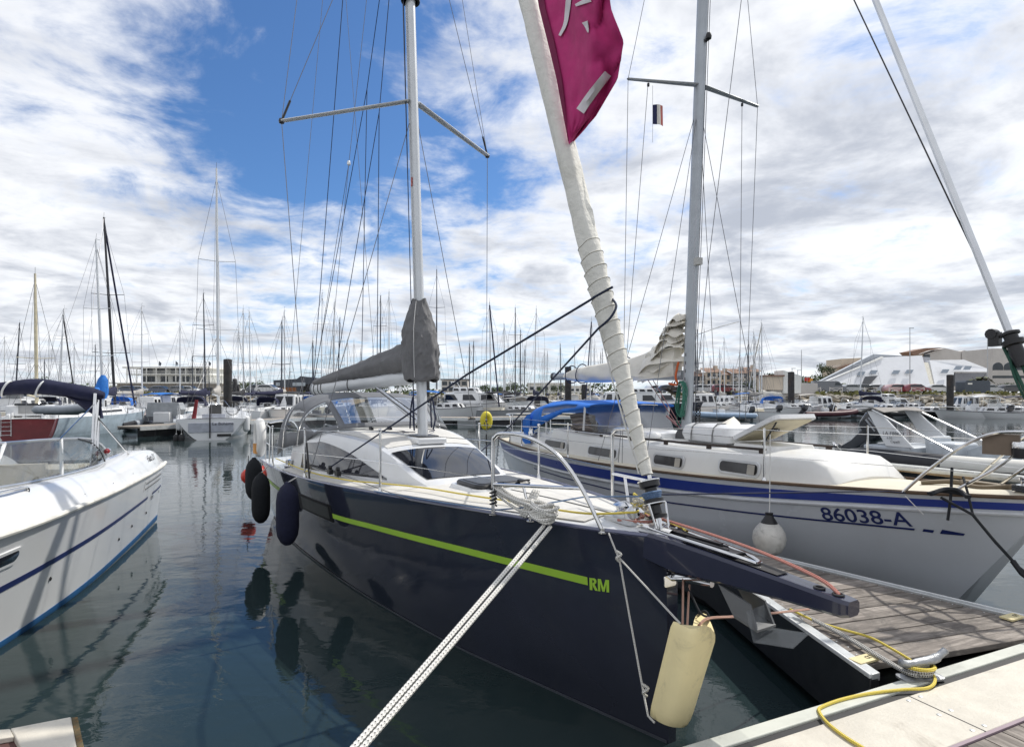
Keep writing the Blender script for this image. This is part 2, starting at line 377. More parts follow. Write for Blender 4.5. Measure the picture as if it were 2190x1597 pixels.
# ------------------------------------------------------------------ finger pontoons
def finger(name, label, root, ang, halves, Lf, plank_w, n_vis, pdir, kerb):
    """ang: direction outwards; halves: [(x, half width near side, half width far side)]"""
    t = thing(name, label, 'pontoon', (root[0], root[1], 0), ang, 'finger pontoons')
    h0 = lambda x: itp_l(halves, x, 1); h1 = lambda x: itp_l(halves, x, 2)
    k = 0; x = .06; scr = []
    sk = math.tan(pdir)
    while x < Lf-plank_w and k < n_vis:
        a0, a1 = x, x+plank_w-.012
        def edge(xx, side):
            # walk until the (skewed) plank line meets the edge
            yy = 0
            for _ in range(6): yy = side*((h1 if side > 0 else h0)(xx+sk*yy)-.10)
            return (xx+sk*yy, yy)
        p = [edge(a0, -1), edge(a1, -1), edge(a1, 1), edge(a0, 1)]
        zt = .49+random.uniform(-.003, .003)
        c = (sum(q[0] for q in p)/4, sum(q[1] for q in p)/4)
        mb = MB(); ca, sa = cos(-pi/2-0), sin(-pi/2)
        mb.prism([(q[0]-c[0], q[1]-c[1], -.04) for q in p], (0, 0, .04))
        # planks carry the grain along their own x axis
        mb.v = [(vx*ca-vy*sa, vx*sa+vy*ca, vz) for vx, vy, vz in mb.v]
        o = mb.obj('plank', plank_m, t, bevel=.004); o.location = (c[0], c[1], zt); o.rotation_euler = (random.uniform(-.002, .002), random.uniform(-.003, .003), pi/2)
        for e0, e1 in ((p[0], p[1]), (p[3], p[2])):
            for f_ in (.25, .75): yy = e0[1]*.93; scr.append((lerp(e0[0], e1[0], f_)-sk*e0[1]*.07, yy, zt-.001))
        k += 1; x += plank_w
    for s, h in ((-1, h0), (1, h1)):
        xs = sorted({0, Lf, *[q[0] for q in halves if 0 < q[0] < Lf]})
        for o0, o1, z0, z1, nm, mt in ((.02, .085, .455, .502, 'edge_rail', rail_m), (.0, .018, .478, .505, 'rail_lip', kerb), (.006, .075, .08, .474, 'side_beam', M('dark_grey_beam', (.035, .037, .042), .35, metal=.3, var=.2, dirt=((.09, .09, .085), .5, 3)))):
            mb = MB(); r0, r1 = [], []
            mb.loft([[(q, s*(h(q)-o0), z0), (q, s*(h(q)-o1), z0), (q, s*(h(q)-o1), z1), (q, s*(h(q)-o0), z1)] for q in xs])
            mb.obj(nm, mt, t, bevel=.004)
    mb = MB()
    for q in scr: mb.lathe([(.006, 0), (.006, .003), (.001, .004)], q, n=6)
    tag(mb.obj('screw_heads', rail_m, t), kind='stuff')
    mb = MB(); mb.prism([(.15, -h0(.15)+.12, -.25), (2.2, -h0(2.2)+.12, -.25), (Lf-.1, -h0(Lf)+.12, -.25), (Lf-.1, h1(Lf)-.12, -.25), (2.2, h1(2.2)-.12, -.25), (.15, h1(.15)-.12, -.25)], (0, 0, .62)); mb.obj('float', float_m, t)
    return t
def itp_l(tab, x, c):
    if x <= tab[0][0]: return tab[0][c]
    for i in range(len(tab)-1):
        if x <= tab[i+1][0]:
            f = (x-tab[i][0])/(tab[i+1][0]-tab[i][0]); return lerp(tab[i][c], tab[i+1][c], f)
    return tab[-1][c]
fa = RAD(90+20)
fg = finger('finger_pontoon', 'weathered plank finger pontoon between the navy yacht and the blue striped yacht', (3.01, 3.70), fa,
       [(0, 1.0, 1.0), (2.3, .36, .34), (7.5, .36, .34)], 7.4, .19, 40, RAD(3.7), M('white_rail_strip', (.72, .73, .72), .4, var=.05))
# number plates let into the corners of the finger
for px, py, lab in ((1848, 1408, 'small cream number plate on the near corner of the finger pontoon'), (2165, 1318, 'small cream number plate at the far corner of the finger pontoon')):
    p = atz(px, py, .505); mb = MB(); R = Matrix.Rotation(RAD(WKA), 3, 'Z'); mb.box((p.x, p.y, .502), (.17, .075, .012), R=R)
    t = thing('berth_plate', lab, 'sign', (p.x, p.y, .496), RAD(WKA), 'berth number plates')
    mb = MB(); mb.box((0, 0, .006), (.17, .08, .012)); mb.obj('plate', M('cream_plate', srgb(222, 208, 160), .5, var=.06), t)
    mb = MB(); mb.tube(arc_pts((.03, 0, .013), .014, 0, 2*pi, 12, (1, 0, 0), (0, 1, 0)), .002, 4); mb.tube(arc_pts((.055, 0, .013), .014, .4, 4.5, 10, (1, 0, 0), (0, 1, 0)), .002, 4); mb.obj('engraving', black_pl, t)
# second finger, its corner shows bottom left
f2 = thing('finger_pontoon', 'pale cornered pontoon tip with rusty bracket in the bottom left corner', 'pontoon', (-2.3, 2.75, 0), RAD(WKA+90), 'finger pontoons')
c0, c1, c2, c3 = atz(22, 1556, .5), atz(152, 1531, .5), atz(170, 1625, .5), atz(60, 1625, .5)
def f2l(p): q = Vector((p.x+2.3, p.y-2.75, 0)); a = RAD(WKA+90); return (q.x*cos(a)+q.y*sin(a), -q.x*sin(a)+q.y*cos(a), p.z)
mb = MB(); mb.prism([(*f2l(p)[:2], .44) for p in (c0, c1, c2, c3)], (0, 0, .06)); mb.obj('corner_plate', edge_m, f2, bevel=.006)
d1, d2 = atz(153, 1531, .5), atz(166, 1530, .5); e1, e2 = atz(171, 1625, .5), atz(186, 1625, .5)
mb = MB(); mb.prism([(*f2l(p)[:2], .36) for p in (d1, d2, e2, e1)], (0, 0, .135)); mb.obj('rusty_bracket', M('rusty_steel', srgb(96, 84, 58), .9, var=.4, scale=14, bump=.5, bscale=60, dirt=(srgb(170, 110, 40), .9, 16)), f2)
mb = MB(); mb.box((-.75, .42, .12), (1.4, .75, .5)); mb.obj('float', float_m, f2, bevel=.03)
g1, g2, g3, g4 = atz(-60, 1576, .46), atz(26, 1551, .46), atz(60, 1625, .46), atz(-60, 1650, .46)
mb = MB(); mb.prism([(*f2l(p)[:2], .40) for p in (atz(-60, 1570, .5), c0, c3, atz(-60, 1690, .5))], (0, 0, .07)); mb.obj('wood_panel', M('dark_red_wood', srgb(92, 62, 58), .8, var=.2, bump=.4, bscale=20), f2)
mb = MB(); mb.prism([(*f2l(p)[:2], .47) for p in (atz(-60, 1562, .5), c0, atz(30, 1572, .5), atz(-60, 1588, .5))], (0, 0, .028)); mb.obj('edge_rail', edge_m, f2, bevel=.005)

# ================================================================== shore
GZ = 2.45
shore = [(-400, 84), (-120, 84), (-52, 88), (-38, 92), (-33, 150), (44, 150), (46, 104), (34, 84), (60, 78), (120, 74), (400, 74)]
mb = MB(); back = [(-1400, 900), (-500, 900), (-320, 900), (-200, 900), (-130, 900), (150, 900), (240, 900), (300, 900), (380, 900), (600, 900), (1400, 900)]
slope = 5.5
top = [(x, y+slope, GZ) for x, y in shore]
mb.grid([[(x, y-1, -1.0) for x, y in shore], top]); mb.obj('embankment_core', M('earth_bank', (.16, .14, .10), .95, var=.2, bump=.4, bscale=2), loc=(0, 0, 0))
bank = bpy.data.objects['embankment_core']; bank.name = 'embankment'; tag(bank, kind='structure')
mb = MB(); mb.grid([top, [(x, y, GZ+.0) for x, y in back]])
gm = M('quay_ground', srgb(150, 145, 135), .9, var=.12, scale=.2, bump=.1, dirt=((.16, .17, .09), .5, .15))
tag(mb.obj('ground', gm, loc=(0, 0, 0)), kind='structure')
# dry grass along the crest
mb = MB()
for i in range(len(shore)-1):
    (x0, y0), (x1, y1) = shore[i], shore[i+1]
    if abs(x0) > 130 or abs(x1) > 130: continue
    n = int(math.hypot(x1-x0, y1-y0)*9)
    for k in range(n):
        f = random.random(); x = lerp(x0, x1, f); y = lerp(y0, y1, f)+slope-1.4+random.uniform(0, 2.2); z = GZ-.35+random.uniform(0, .35)
        w = random.uniform(.15, .45); h = random.uniform(.15, .5); a = random.uniform(0, pi)
        mb.add([(x-w*cos(a), y-w*sin(a), z-.2), (x+w*cos(a), y+w*sin(a), z-.2), (x+w*.5, y, z+h), (x-w*.6, y+.05, z+h*.8)], [(0, 1, 2, 3)])
tag(mb.obj('grass', M('dry_grass', srgb(112, 112, 66), .95, var=.4, scale=.6), loc=(0, 0, GZ)), 'dry grass growing along the top of the stone bank', 'grass', kind='stuff')
# boulders of the bank: the ones in view one by one
rock_ms = [M('pale_rock', srgb(160, 154, 142), .9, var=.22, scale=1.2, bump=.5, bscale=6, dirt=((.1, .09, .07), .5, 1.5)), M('grey_rock', srgb(150, 145, 136), .9, var=.25, scale=1.2, bump=.5, bscale=6, dirt=((.08, .08, .06), .5, 1.5)), M('tan_rock', srgb(150, 140, 124), .9, var=.25, scale=1.2, bump=.5, bscale=6, dirt=((.12, .1, .07), .5, 1.5))]
rocks = []
for k in range(9):
    bm = bmesh.new(); bmesh.ops.create_icosphere(bm, subdivisions=1, radius=1)
    rr = random.Random(k)
    for q in bm.verts: q.co = Vector((q.co.x*rr.uniform(.75, 1.15), q.co.y*rr.uniform(.7, 1.1), q.co.z*rr.uniform(.5, .8)))
    me = bpy.data.meshes.new('stone'); bm.to_mesh(me); bm.free(); me.materials.append(rock_ms[k % 3]); rocks.append(me)
rest = MB(); cnt = 0
def bank_stone(x, y, z, s, one):
    global cnt
    if one and cnt < 290:
        place(random.choice(rocks), 'stone', bank, (x, y, z), (random.uniform(-.4, .4), random.uniform(-.3, .3), random.uniform(0, 6.28)), (s*1.5, s, s*.72)); cnt += 1
    else:
        me = random.choice(rocks); R = Matrix.Rotation(random.uniform(0, 6.28), 3, 'Z')
        rest.add([R @ Vector((q.co.x*s*1.5, q.co.y*s, q.co.z*s*.72))+Vector((x, y, z)) for q in me.vertices], [tuple(p.vertices) for p in me.polygons])
for i in range(len(shore)-1):
    (x0, y0), (x1, y1) = shore[i], shore[i+1]
    if abs(x0) > 130 or abs(x1) > 130: continue
    d = math.hypot(x1-x0, y1-y0); n = int(d/1.0)
    for k in range(n):
        for r in range(6):
            f = (k+random.random())/n; g = (r+.5+random.uniform(-.3, .3))/6
            x = lerp(x0, x1, f); y = lerp(y0, y1, f)+g*slope*.88-.2; z = lerp(-.15, GZ-.4, g)
            bank_stone(x, y, z, random.uniform(.5, .85), (40 < x < 92 and y < 92 and random.random() < .75) or (-62 < x < -40 and random.random() < .5))
tag(rest.obj('stone_rest', rock_ms[0], bank), kind='stuff')
# sandy slipway on the left behind the pontoon
mb = MB(); mb.add([(-36, 62, -.3), (-22, 62, -.3), (-19, 90, 2.2), (-38, 90, 2.2)], [(0, 1, 2, 3)])
tag(mb.obj('slipway', M('sandy_slipway', srgb(176, 158, 128), .9, var=.12, scale=.5, bump=.2), loc=(-28, 76, -.3)), kind='structure')

# ------------------------------------------------------------------ buildings
wallw = M('white_render', srgb(226, 226, 222), .85, var=.04, scale=.6, dirt=((.5, .48, .44), .3, .7))
wallg = M('grey_render', srgb(196, 192, 188), .85, var=.05, scale=.6, dirt=((.4, .38, .35), .35, .7))
wallb = M('beige_render', srgb(206, 192, 174), .85, var=.06, scale=.6)
terra = M('terracotta_tiles', srgb(140, 112, 96), .8, var=.2, scale=3, bump=.4, bscale=8)
winm = M('window_glass', (.03, .04, .05), .08, var=.2)
darkclad = M('dark_grey_cladding', srgb(62, 68, 78), .6, var=.08)
def box_part(parent, name, c, d, m, bevel=0): mb = MB(); mb.box(c, d); return mb.obj(name, m, parent, bevel=bevel)
def win(parent, c, d, m=None, frame=wallw):
    w = box_part(parent, 'window', c, d, m or winm)
    return w
def bld_at(px0, px1, d): return (px0-CXP)/FPX*d, (px1-CXP)/FPX*d
def hz_(py, d): return CAMH+(HYP-py)*d/FPX
# clubhouse with white posts and balconies
d = 128.; x0, x1 = bld_at(276, 442, d)
b = thing('clubhouse', 'white three storey clubhouse with slim posts and balconies behind the left boats', 'building', (x0, d, GZ), 0)
Wd = x1-x0; z1, z2, z3 = 2.2, 4.15, hz_(786, d)-GZ
box_part(b, 'ground_floor', (Wd/2, 5, z1/2), (Wd+6, 9, z1), wallg)
box_part(b, 'canopy', (Wd/2, 3.8, z1+.12), (Wd+9, 12, .24), wallw)
box_part(b, 'middle_floor', (Wd/2+1.2, 5, (z1+.24+z2)/2), (Wd-2.4, 8, z2-z1-.24), wallw)
box_part(b, 'balcony_slab', (Wd/2+.6, 4, z2+.1), (Wd+1, 10.5, .2), wallw)
box_part(b, 'upper_floor', (Wd/2+1.5, 5.2, (z2+.2+z3)/2-.1), (Wd-3, 8, z3-z2-.4), wallw)
box_part(b, 'roof_slab', (Wd/2, 4.4, z3), (Wd+1.5, 11, .35), wallw)
for k in range(9):
    x = k*Wd/8+.2; box_part(b, 'post', (x, -1.0, (z1+z3)/2+.1), (.16, .16, z3-z1-.3), wallw)
for k, (xx, w) in enumerate(((3.2, 2.6), (6.2, 2.2), (9, 1.0), (11, 1.6), (12.9, 1.0), (14.6, 1.2), (16.2, .8))): win(b, (xx, 1.19, (z2+z3)/2), (w, .1, 1.15))
for k, (xx, w) in enumerate(((3.6, 3.0), (7.2, 1.6), (9.8, 1.4), (12, 1.5), (14.4, 1.2), (16, .7))): win(b, (xx, .97, (z1+z2)/2+.1), (w, .1, 1.2))
for k in range(5): win(b, (1+k*4, .47, .95), (2.4, .1, .9))
mb = MB()
for zz in (.35, .6, .85): mb.tube([(0, -1.1, z2+zz), (Wd+1, -1.1, z2+zz)], .03, 4)
mb.obj('railing', wallw, b)
for fx in (4.2, 8.0, 15.5):
    mb = MB(); mb.tube([(fx, 4, z3), (fx, 4, z3+1.7)], .05, 5); mb.add([(fx, 4, z3+1.7), (fx+.5, 4.1, z3+1.2), (fx+.35, 4, z3+.5), (fx, 4, z3+.8)], [(0, 1, 2, 3)]); mb.obj('flagpole', darkclad, b)
# long low white roof left of the clubhouse
d = 135.; x0, x1 = bld_at(60, 262, d)
b = thing('low_building', 'long low white roofed building at the far left', 'building', (x0, d, GZ)); box_part(b, 'wall', ((x1-x0)/2, 4, .8), (x1-x0-1, 6, 1.6), wallg); box_part(b, 'roof', ((x1-x0)/2, 4, 1.72), (x1-x0, 8, .22), wallw)
for k in range(6): win(b, (2+k*3.2, .96, .9), (1.8, .1, .8))
# dark hangar with timber base
d = 118.; x0, x1 = bld_at(585, 676, d); Wd = x1-x0; hh = hz_(812, d)-GZ
b = thing('boat_shed', 'dark grey boat shed with timber strip behind the slipway', 'building', (x0, d, GZ))
mb = MB(); mb.prism([(0, 0, 0), (Wd, 0, 0), (Wd, 0, hh+.3), (Wd*.63, 0, hh+.75), (Wd*.55, 0, hh+.2), (0, 0, hh-.1)], (0, 9, 0)); mb.obj('wall', darkclad, b)
box_part(b, 'timber_strip', (Wd*.28, -.06, .75), (Wd*.52, .1, 1.0), M('timber_cladding', srgb(128, 84, 52), .8, var=.2, scale=5))
box_part(b, 'doorway', (Wd*.8, -.04, .95), (Wd*.34, .08, 1.9), M('shed_dark', (.01, .01, .012), .8))
for xx, w in ((.9, .8), (5.2, 2.6)): win(b, (xx, -.05, hh*.68), (w, .1, .7), M('pale_window', (.35, .4, .45), .1))
# glass fronted block, middle distance
d = 200.; x0, x1 = bld_at(944, 1000, d); Wd = x1-x0; hh = hz_(812, d)-GZ
b = thing('office_block', 'small grey glass fronted block behind the masts', 'building', (x0, d, GZ)); box_part(b, 'wall', (Wd/2, 4, hh/2), (Wd, 8, hh), wallg)
for r in range(2):
    for k in range(4): win(b, (Wd*(k+.5)/4, -.05, hh*(.35+.4*r)), (Wd*.19, .1, hh*.26))
box_part(b, 'roof', (Wd/2, 4, hh+.15), (Wd+.8, 9, .3), darkclad)
# white low block and white villa beyond the centre boats
for px0, px1, pt, d, nm, lab in ((1130, 1205, 820, 190., 'white_block', 'low white block beyond the centre masts with trees beside it'), (1208, 1262, 826, 205., 'white_villa', 'pale flat roofed villa behind the furled white sail')):
    x0, x1 = bld_at(px0, px1, d); Wd = x1-x0; hh = hz_(pt, d)-GZ; b = thing(nm, lab, 'building', (x0, d, GZ))
    box_part(b, 'wall', (Wd/2, 4, hh/2), (Wd, 8, hh), wallw); box_part(b, 'roof', (Wd/2, 4, hh+.1), (Wd+.8, 9, .25), wallw)
    for k in range(5): win(b, (Wd*(k+.5)/5, -.05, hh*.55), (Wd*.12, .1, hh*.3))
# apartment block with terracotta roofs
d = 172.; x0, x1 = bld_at(1478, 1628, d); b = thing('apartment_block', 'beige apartment block with terracotta roofs and balconies, right of the white mast', 'building', (x0, d, GZ))
segs = [(0, 4.2, 797, wallg), (4.0, 8.6, 789, wallb), (8.4, 12.2, 794, wallb), (12.0, 16.4, 791, wallg), (16.2, 20.6, 787, wallb)]
for k, (a, e, pt, m) in enumerate(segs):
    hh = hz_(pt, d)-GZ-1.0; y0 = (0, -1.5, .6, -1.0, .4)[k]
    w = box_part(b, 'wall', ((a+e)/2, y0+5, hh/2), (e-a, 10, hh), m)
    mb = MB(); mb.prism([(a-.3, y0-.5, hh), (e+.3, y0-.5, hh), (e+.3, y0+5, hh+1.3), (a-.3, y0+5, hh+1.3)], (0, .3, .22)); mb.obj('roof', terra, b)
    box_part(b, 'chimney', (e-.9, y0+3, hh+1.4), (1.1, 1.0, 1.3), m)
    fl = 3
    for r in range(fl):
        zc_ = hh*(r+.6)/fl
        for q in range(2 if e-a < 4 else 3):
            xx = a+(e-a)*(q+.5)/(2 if e-a < 4 else 3)
            win(b, (xx, y0-.04, zc_), (.8, .1, 1.2))
        if k in (1, 3, 4): box_part(b, 'balcony', ((a+e)/2-.4, y0-.55, hh*(r+.28)/fl), ((e-a)*.5, 1.0, .55), wallg)
# white sloping tent-like building
d = 104.; b = thing('sloping_white_building', 'white building with long sloping planes and roof lights on the right quay', 'building', (0, d, GZ))
def wp(px, py, dd=0): p = atd(px, py, d+dd); return Vector((p.x, p.y-d, p.z-GZ))
slopem = M('white_sloping_render', srgb(226, 228, 232), .85, var=.03, scale=.5, dirt=((.55, .54, .52), .3, .6))
mb = MB(); mb.prism([wp(1708, 838, 6), wp(1868, 757, 6), wp(1990, 764, 9), wp(1990, 838, 9)], (0, .8, 0)); mb.obj('back_slope', M('grey_white_render', srgb(196, 202, 210), .85, var=.03), b)
mb = MB(); mb.prism([wp(1742, 826), wp(1890, 764, 4), wp(1972, 760, 4), wp(1990, 826)], (0, 1.2, .0)); mb.obj('front_slope', slopem, b)
mb = MB(); mb.prism([wp(2000, 826), wp(1988, 770, 4), wp(2062, 769, 4), wp(2112, 788, 4), wp(2112, 795, 3), wp(2040, 795, 2), wp(2040, 826)], (0, 1.2, 0)); mb.obj('side_slope', slopem, b)
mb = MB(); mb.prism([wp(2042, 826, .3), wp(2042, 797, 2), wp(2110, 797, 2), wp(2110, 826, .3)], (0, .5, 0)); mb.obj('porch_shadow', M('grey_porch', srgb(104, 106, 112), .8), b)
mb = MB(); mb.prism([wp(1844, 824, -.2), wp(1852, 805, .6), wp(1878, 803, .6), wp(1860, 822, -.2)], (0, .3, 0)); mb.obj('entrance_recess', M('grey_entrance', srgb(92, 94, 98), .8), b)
mb = MB(); mb.prism([wp(1974, 826), wp(1972, 775, 3.4), wp(1985, 775, 3.4), wp(1998, 826)], (0, .6, 0)); mb.obj('link_wall', M('cream_render', srgb(224, 220, 206), .85), b)
for (px, py) in ((1836, 799), (1862, 796), (1910, 796), (1938, 795), (2014, 794), (2042, 787), (2062, 787)):
    dd = 2.0
    mb = MB(); q = [wp(px-9, py+4, dd-.1), wp(px+4, py+4, dd-.1), wp(px+9, py-4, dd+.4), wp(px-4, py-4, dd+.4)]; mb.prism([p-Vector((0, .9, 0)) for p in q], (0, .25, 0)); mb.obj('roof_light', M('roof_light_glass', (.22, .26, .31), .15), b)
mb = MB(); mb.prism([wp(1738, 828, -.4), wp(1742, 826, -.4), wp(1890, 764, 3.6), wp(1887, 762, 3.6)], (0, .3, 0)); mb.obj('roof_edge', wallw, b)
# town house behind, pinkish render
d = 140.; b = thing('town_house', 'grey rendered house with terracotta eaves rising behind the white building', 'building', (0, d, GZ))
def wq(px, py, dd=0): p = atd(px, py, d+dd); return Vector((p.x, p.y-d, p.z-GZ))
mb = MB(); mb.prism([wq(1975, 835), wq(1975, 758), wq(2020, 744), wq(2055, 752), wq(2055, 835)], (0, 8, 0)); mb.obj('wall', wallg, b)
mb = MB(); mb.prism([wq(2057, 835), wq(2057, 751), wq(2062, 749), wq(2116, 762), wq(2116, 835)], (0, 8, 0)); mb.obj('side_wall', wallg, b)
mb = MB(); mb.prism([wq(1946, 752, -1), wq(1980, 744, -1), wq(2020, 743, -1), wq(1984, 750, -1), wq(1956, 760, -1)], (0, 4, 0)); mb.obj('roof', terra, b)
mb = MB(); mb.prism([wq(1956, 835), wq(1956, 760), wq(1976, 756), wq(1976, 835)], (0, 6, 0)); mb.obj('recess_wall', wallb, b)
win(b, wq(1982, 766, -.2), (1.4, .2, 1.8))
b = thing('terrace_house', 'small terracotta roofed house at the left end of the white building', 'building', (0, d, GZ))
mb = MB(); mb.prism([wq(1790, 835, 2), wq(1790, 784, 2), wq(1800, 780, 2), wq(1800, 767, 2), wq(1842, 765, 2), wq(1842, 835, 2)], (0, 7, 0)); mb.obj('wall', wallb, b)
mb = MB(); mb.prism([wq(1792, 787, 1), wq(1815, 779, 1), wq(1832, 776, 1), wq(1812, 787, 1)], (0, 3, 0)); mb.obj('roof', terra, b)
# arched building, far right
d = 112.; b = thing('arcade_building', 'white building with round arches at the right edge', 'building', (0, d, GZ))
mb = MB(); mb.prism([wp(2122, 836, 8), wp(2122, 745, 8), wp(2300, 745, 8), wp(2300, 836, 8)], (0, 8, 0)); mb.obj('wall', wallg, b)
for v in list(b.children): v.location = (0, -8+8, 0)
mb = MB(); mb.prism([wq(2126, 760, -29), wq(2165, 756, -29), wq(2300, 752, -29), wq(2300, 758, -29), wq(2126, 764, -29)], (0, 3, 0)); o = mb.obj('roof', terra, b); o.location = (0, 28, 0)
for px in (2134, 2158, 2184, 2210):
    p = atd(px, 786, d); mb = MB(); r = 1.0
    prof = [(p.x+r*cos(a), -.1, p.z-GZ+r*sin(a)) for a in [pi*k/12 for k in range(13)]]+[(p.x-r, -.1, p.z-GZ-.5), (p.x+r, -.1, p.z-GZ-.5)]
    mb.prism(prof, (0, .15, 0)); mb.obj('arch_window', winm, b)
box_part(b, 'balcony_band', (atd(2200, 805, d).x, -.3, atd(2200, 806, d).z-GZ), (14, .6, .5), winm)
# seawall ramp and little white lodge in front of the bank
d = 86.; b = thing('ramp_lodge', 'white walled ramp and lodge at the left end of the stone bank', 'building', (0, d, 0))
p0, p1 = atd(1628, 838, d), atd(1655, 808, d)
mb = MB(); mb.prism([(p0.x-1, 0, 0), (p1.x+6.5, 0, 0), (p1.x+6.5, 0, 3.9), (p1.x+1.5, 0, 4.0), (p1.x+1.3, 0, 3.2), (p0.x-1, 0, 2.2)], (0, 3, 0)); mb.obj('wall', wallg, b)
mb = MB(); mb.box((p1.x-.2, 1, 3.9), (2.6, 3, 2.0)); mb.obj('lodge', wallb, b); mb = MB(); mb.box((p1.x-.2, 1, 5.0), (3.0, 3.4, .2)); mb.obj('roof', terra, b)
p2 = atd(1672, 806, d); mb = MB(); mb.prism([(p2.x, -.5, 2.4), (p2.x+2.6, -.5, 2.4), (p2.x+2.6, -.5, 5.0), (p2.x, -.5, 5.8)], (0, 3, 0)); mb.obj('gable', wallw, b)

# ------------------------------------------------------------------ trees
leaf_ms = [M('leaf_dark', (.030, .050, .018), .75, var=.45, scale=.9), M('leaf_mid', (.055, .085, .025), .75, var=.4, scale=.9), M('leaf_olive', (.085, .10, .040), .8, var=.35, scale=.9)]
bark = M('bark', (.09, .07, .05), .9, var=.2)
def tree(x, y, h, w, kind, label, base=GZ, seed=0, nleaf=900):
    r = random.Random(seed); t = thing('pine_tree' if kind == 'umbrella' else 'palm_tree' if kind == 'palm' else 'tree', label, 'tree', (x, y, base), r.uniform(0, 6), 'trees on the quay')
    mb = MB(); th = h*(.55 if kind != 'umbrella' else .7)
    mb.tube([(0, 0, -.1), (.05*w, .02*w, th*.5), (0, .05*w, th)], [.05*h*.6, .035*h*.6, .02*h*.6], 7)
    for k in range(5):
        a = r.uniform(0, 6.28); mb.tube([(0, 0, th*r.uniform(.5, .9)), (cos(a)*w*.3, sin(a)*w*.3, h*r.uniform(.6, .85))], [.02*h*.5, .006*h], 5)
    mb.obj('trunk', bark, t)
    mb = MB()
    if kind == 'palm':
        for k in range(22):
            a = r.uniform(0, 6.28); e = r.uniform(-.5, 1.1); L_ = w*.6
            pts = [Vector((cos(a)*L_*s*cos(e), sin(a)*L_*s*cos(e), th+L_*s*sin(e)-L_*.7*s*s)) for s in (0, .33, .66, 1)]
            for q in range(3): 
                sd_ = Vector((-sin(a), cos(a), 0))*w*.10; mb.add([pts[q]-sd_, pts[q]+sd_, pts[q+1]+sd_*.7, pts[q+1]-sd_*.7], [(0, 1, 2, 3)])
    else:
        blobs = []
        for k in range(11):
            a = r.uniform(0, 6.28); rad = r.uniform(.05, .36)*w
            zc_ = h*(r.uniform(.45, .88) if kind == 'round' else r.uniform(.78, .9) if kind == 'umbrella' else r.uniform(.25, .92))
            if kind == 'cypress': rad *= .5*(1.2-zc_/h)
            blobs.append((rad*cos(a), rad*sin(a), zc_, r.uniform(.14, .26)*w))
        for k in range(nleaf):
            bx, by, bz, br = r.choice(blobs); dv = Vector((r.gauss(0, 1), r.gauss(0, 1), r.gauss(0, 1))).normalized()*br*(r.random()**.35)
            c = Vector((bx, by, bz))+Vector((dv.x, dv.y, dv.z*(.45 if kind == 'umbrella' else .85)))
            s = w*r.uniform(.016, .04); n = Vector((r.gauss(0, 1), r.gauss(0, 1), r.gauss(0, 1)+.5)).normalized(); a_ = n.orthogonal().normalized(); b_ = n.cross(a_)
            mb.add([c-a_*s, c+b_*s*.6, c+a_*s, c-b_*s*.6], [(0, 1, 2, 3)])
    mb.obj('crown', leaf_ms[{'umbrella': 0, 'round': 1, 'cypress': 0, 'palm': 2}[kind] if r.random() < .7 else 1], t)
    return t
tl = [(52, 824, 140, 3.4, 'round', 'bushy tree behind the navy canopy of the left motorboat', 815), (83, 822, 138, 5, 'round', 'taller tree behind the cream mast at far left', 808), (30, 830, 140, 3, 'round', 'low tree at the extreme left of the skyline', 820),
 (497, 838, 122, 3.6, 'round', 'dark tree just right of the tall black pile', 816), (528, 835, 124, 4.4, 'round', 'green tree between the pile and the boat shed', 817), (556, 836, 122, 4.0, 'round', 'rounded tree left of the dark boat shed', 814), (572, 838, 120, 3, 'round', 'small shrub-like tree touching the boat shed', 824),
 (852, 835, 112, 6.0, 'round', 'green tree under the boom, left of the yacht mast', 810), (815, 838, 116, 4, 'round', 'smaller green tree left of the one under the boom', 820),
 (1035, 842, 190, 8, 'round', 'tree line clump right of the glass block', 826), (1058, 842, 195, 6, 'round', 'low tree behind the flybridge cruiser', 828), (1075, 842, 190, 6, 'round', 'low tree left of the dark crowned one', 828), (1098, 842, 185, 6.5, 'round', 'dark crowned tree in the middle of the masts', 818), (1160, 842, 180, 5, 'round', 'tree in front of the low white block', 830), (1192, 842, 180, 6, 'round', 'tree at the right end of the low white block', 822),
 (1540, 832, 165, 5, 'round', 'bright green bush at the foot of the apartments', 822), (1600, 836, 150, 9, 'round', 'broad bright bush below the right apartments', 820), (1662, 826, 150, 10, 'umbrella', 'dark umbrella pine between apartments and the black pile', 798),
 (1758, 822, 130, 5, 'cypress', 'tall dark cypress left of the white slope', 780), (1775, 822, 130, 5, 'cypress', 'second dark cypress touching the white slope', 783), (1740, 832, 125, 8, 'round', 'green hedge tree at the foot of the cypresses', 805), (1722, 834, 122, 6, 'round', 'rounded tree behind the red flag', 812),
 (1743, 838, 100, 2.6, 'palm', 'small palm at the left foot of the white slope', 818), (1800, 838, 98, 3.6, 'palm', 'spreading low palm behind the grey van', 815), (1822, 838, 98, 2.6, 'palm', 'smaller palm beside the recess of the white building', 820), (1918, 838, 98, 3.6, 'palm', 'palm before the second slope of the white building', 816),
 (2095, 838, 100, 4.2, 'palm', 'pale dry palm in front of the arcade building', 792), (2150, 838, 106, 4, 'round', 'dark hedge below the arches', 822)]
for k, (px, py, d, w, kind, lab, ptop) in enumerate(tl):
    h = hz_(ptop, d)-GZ; tree((px-CXP)/FPX*d, d, max(1.6, h), w, kind, lab, seed=k+3)
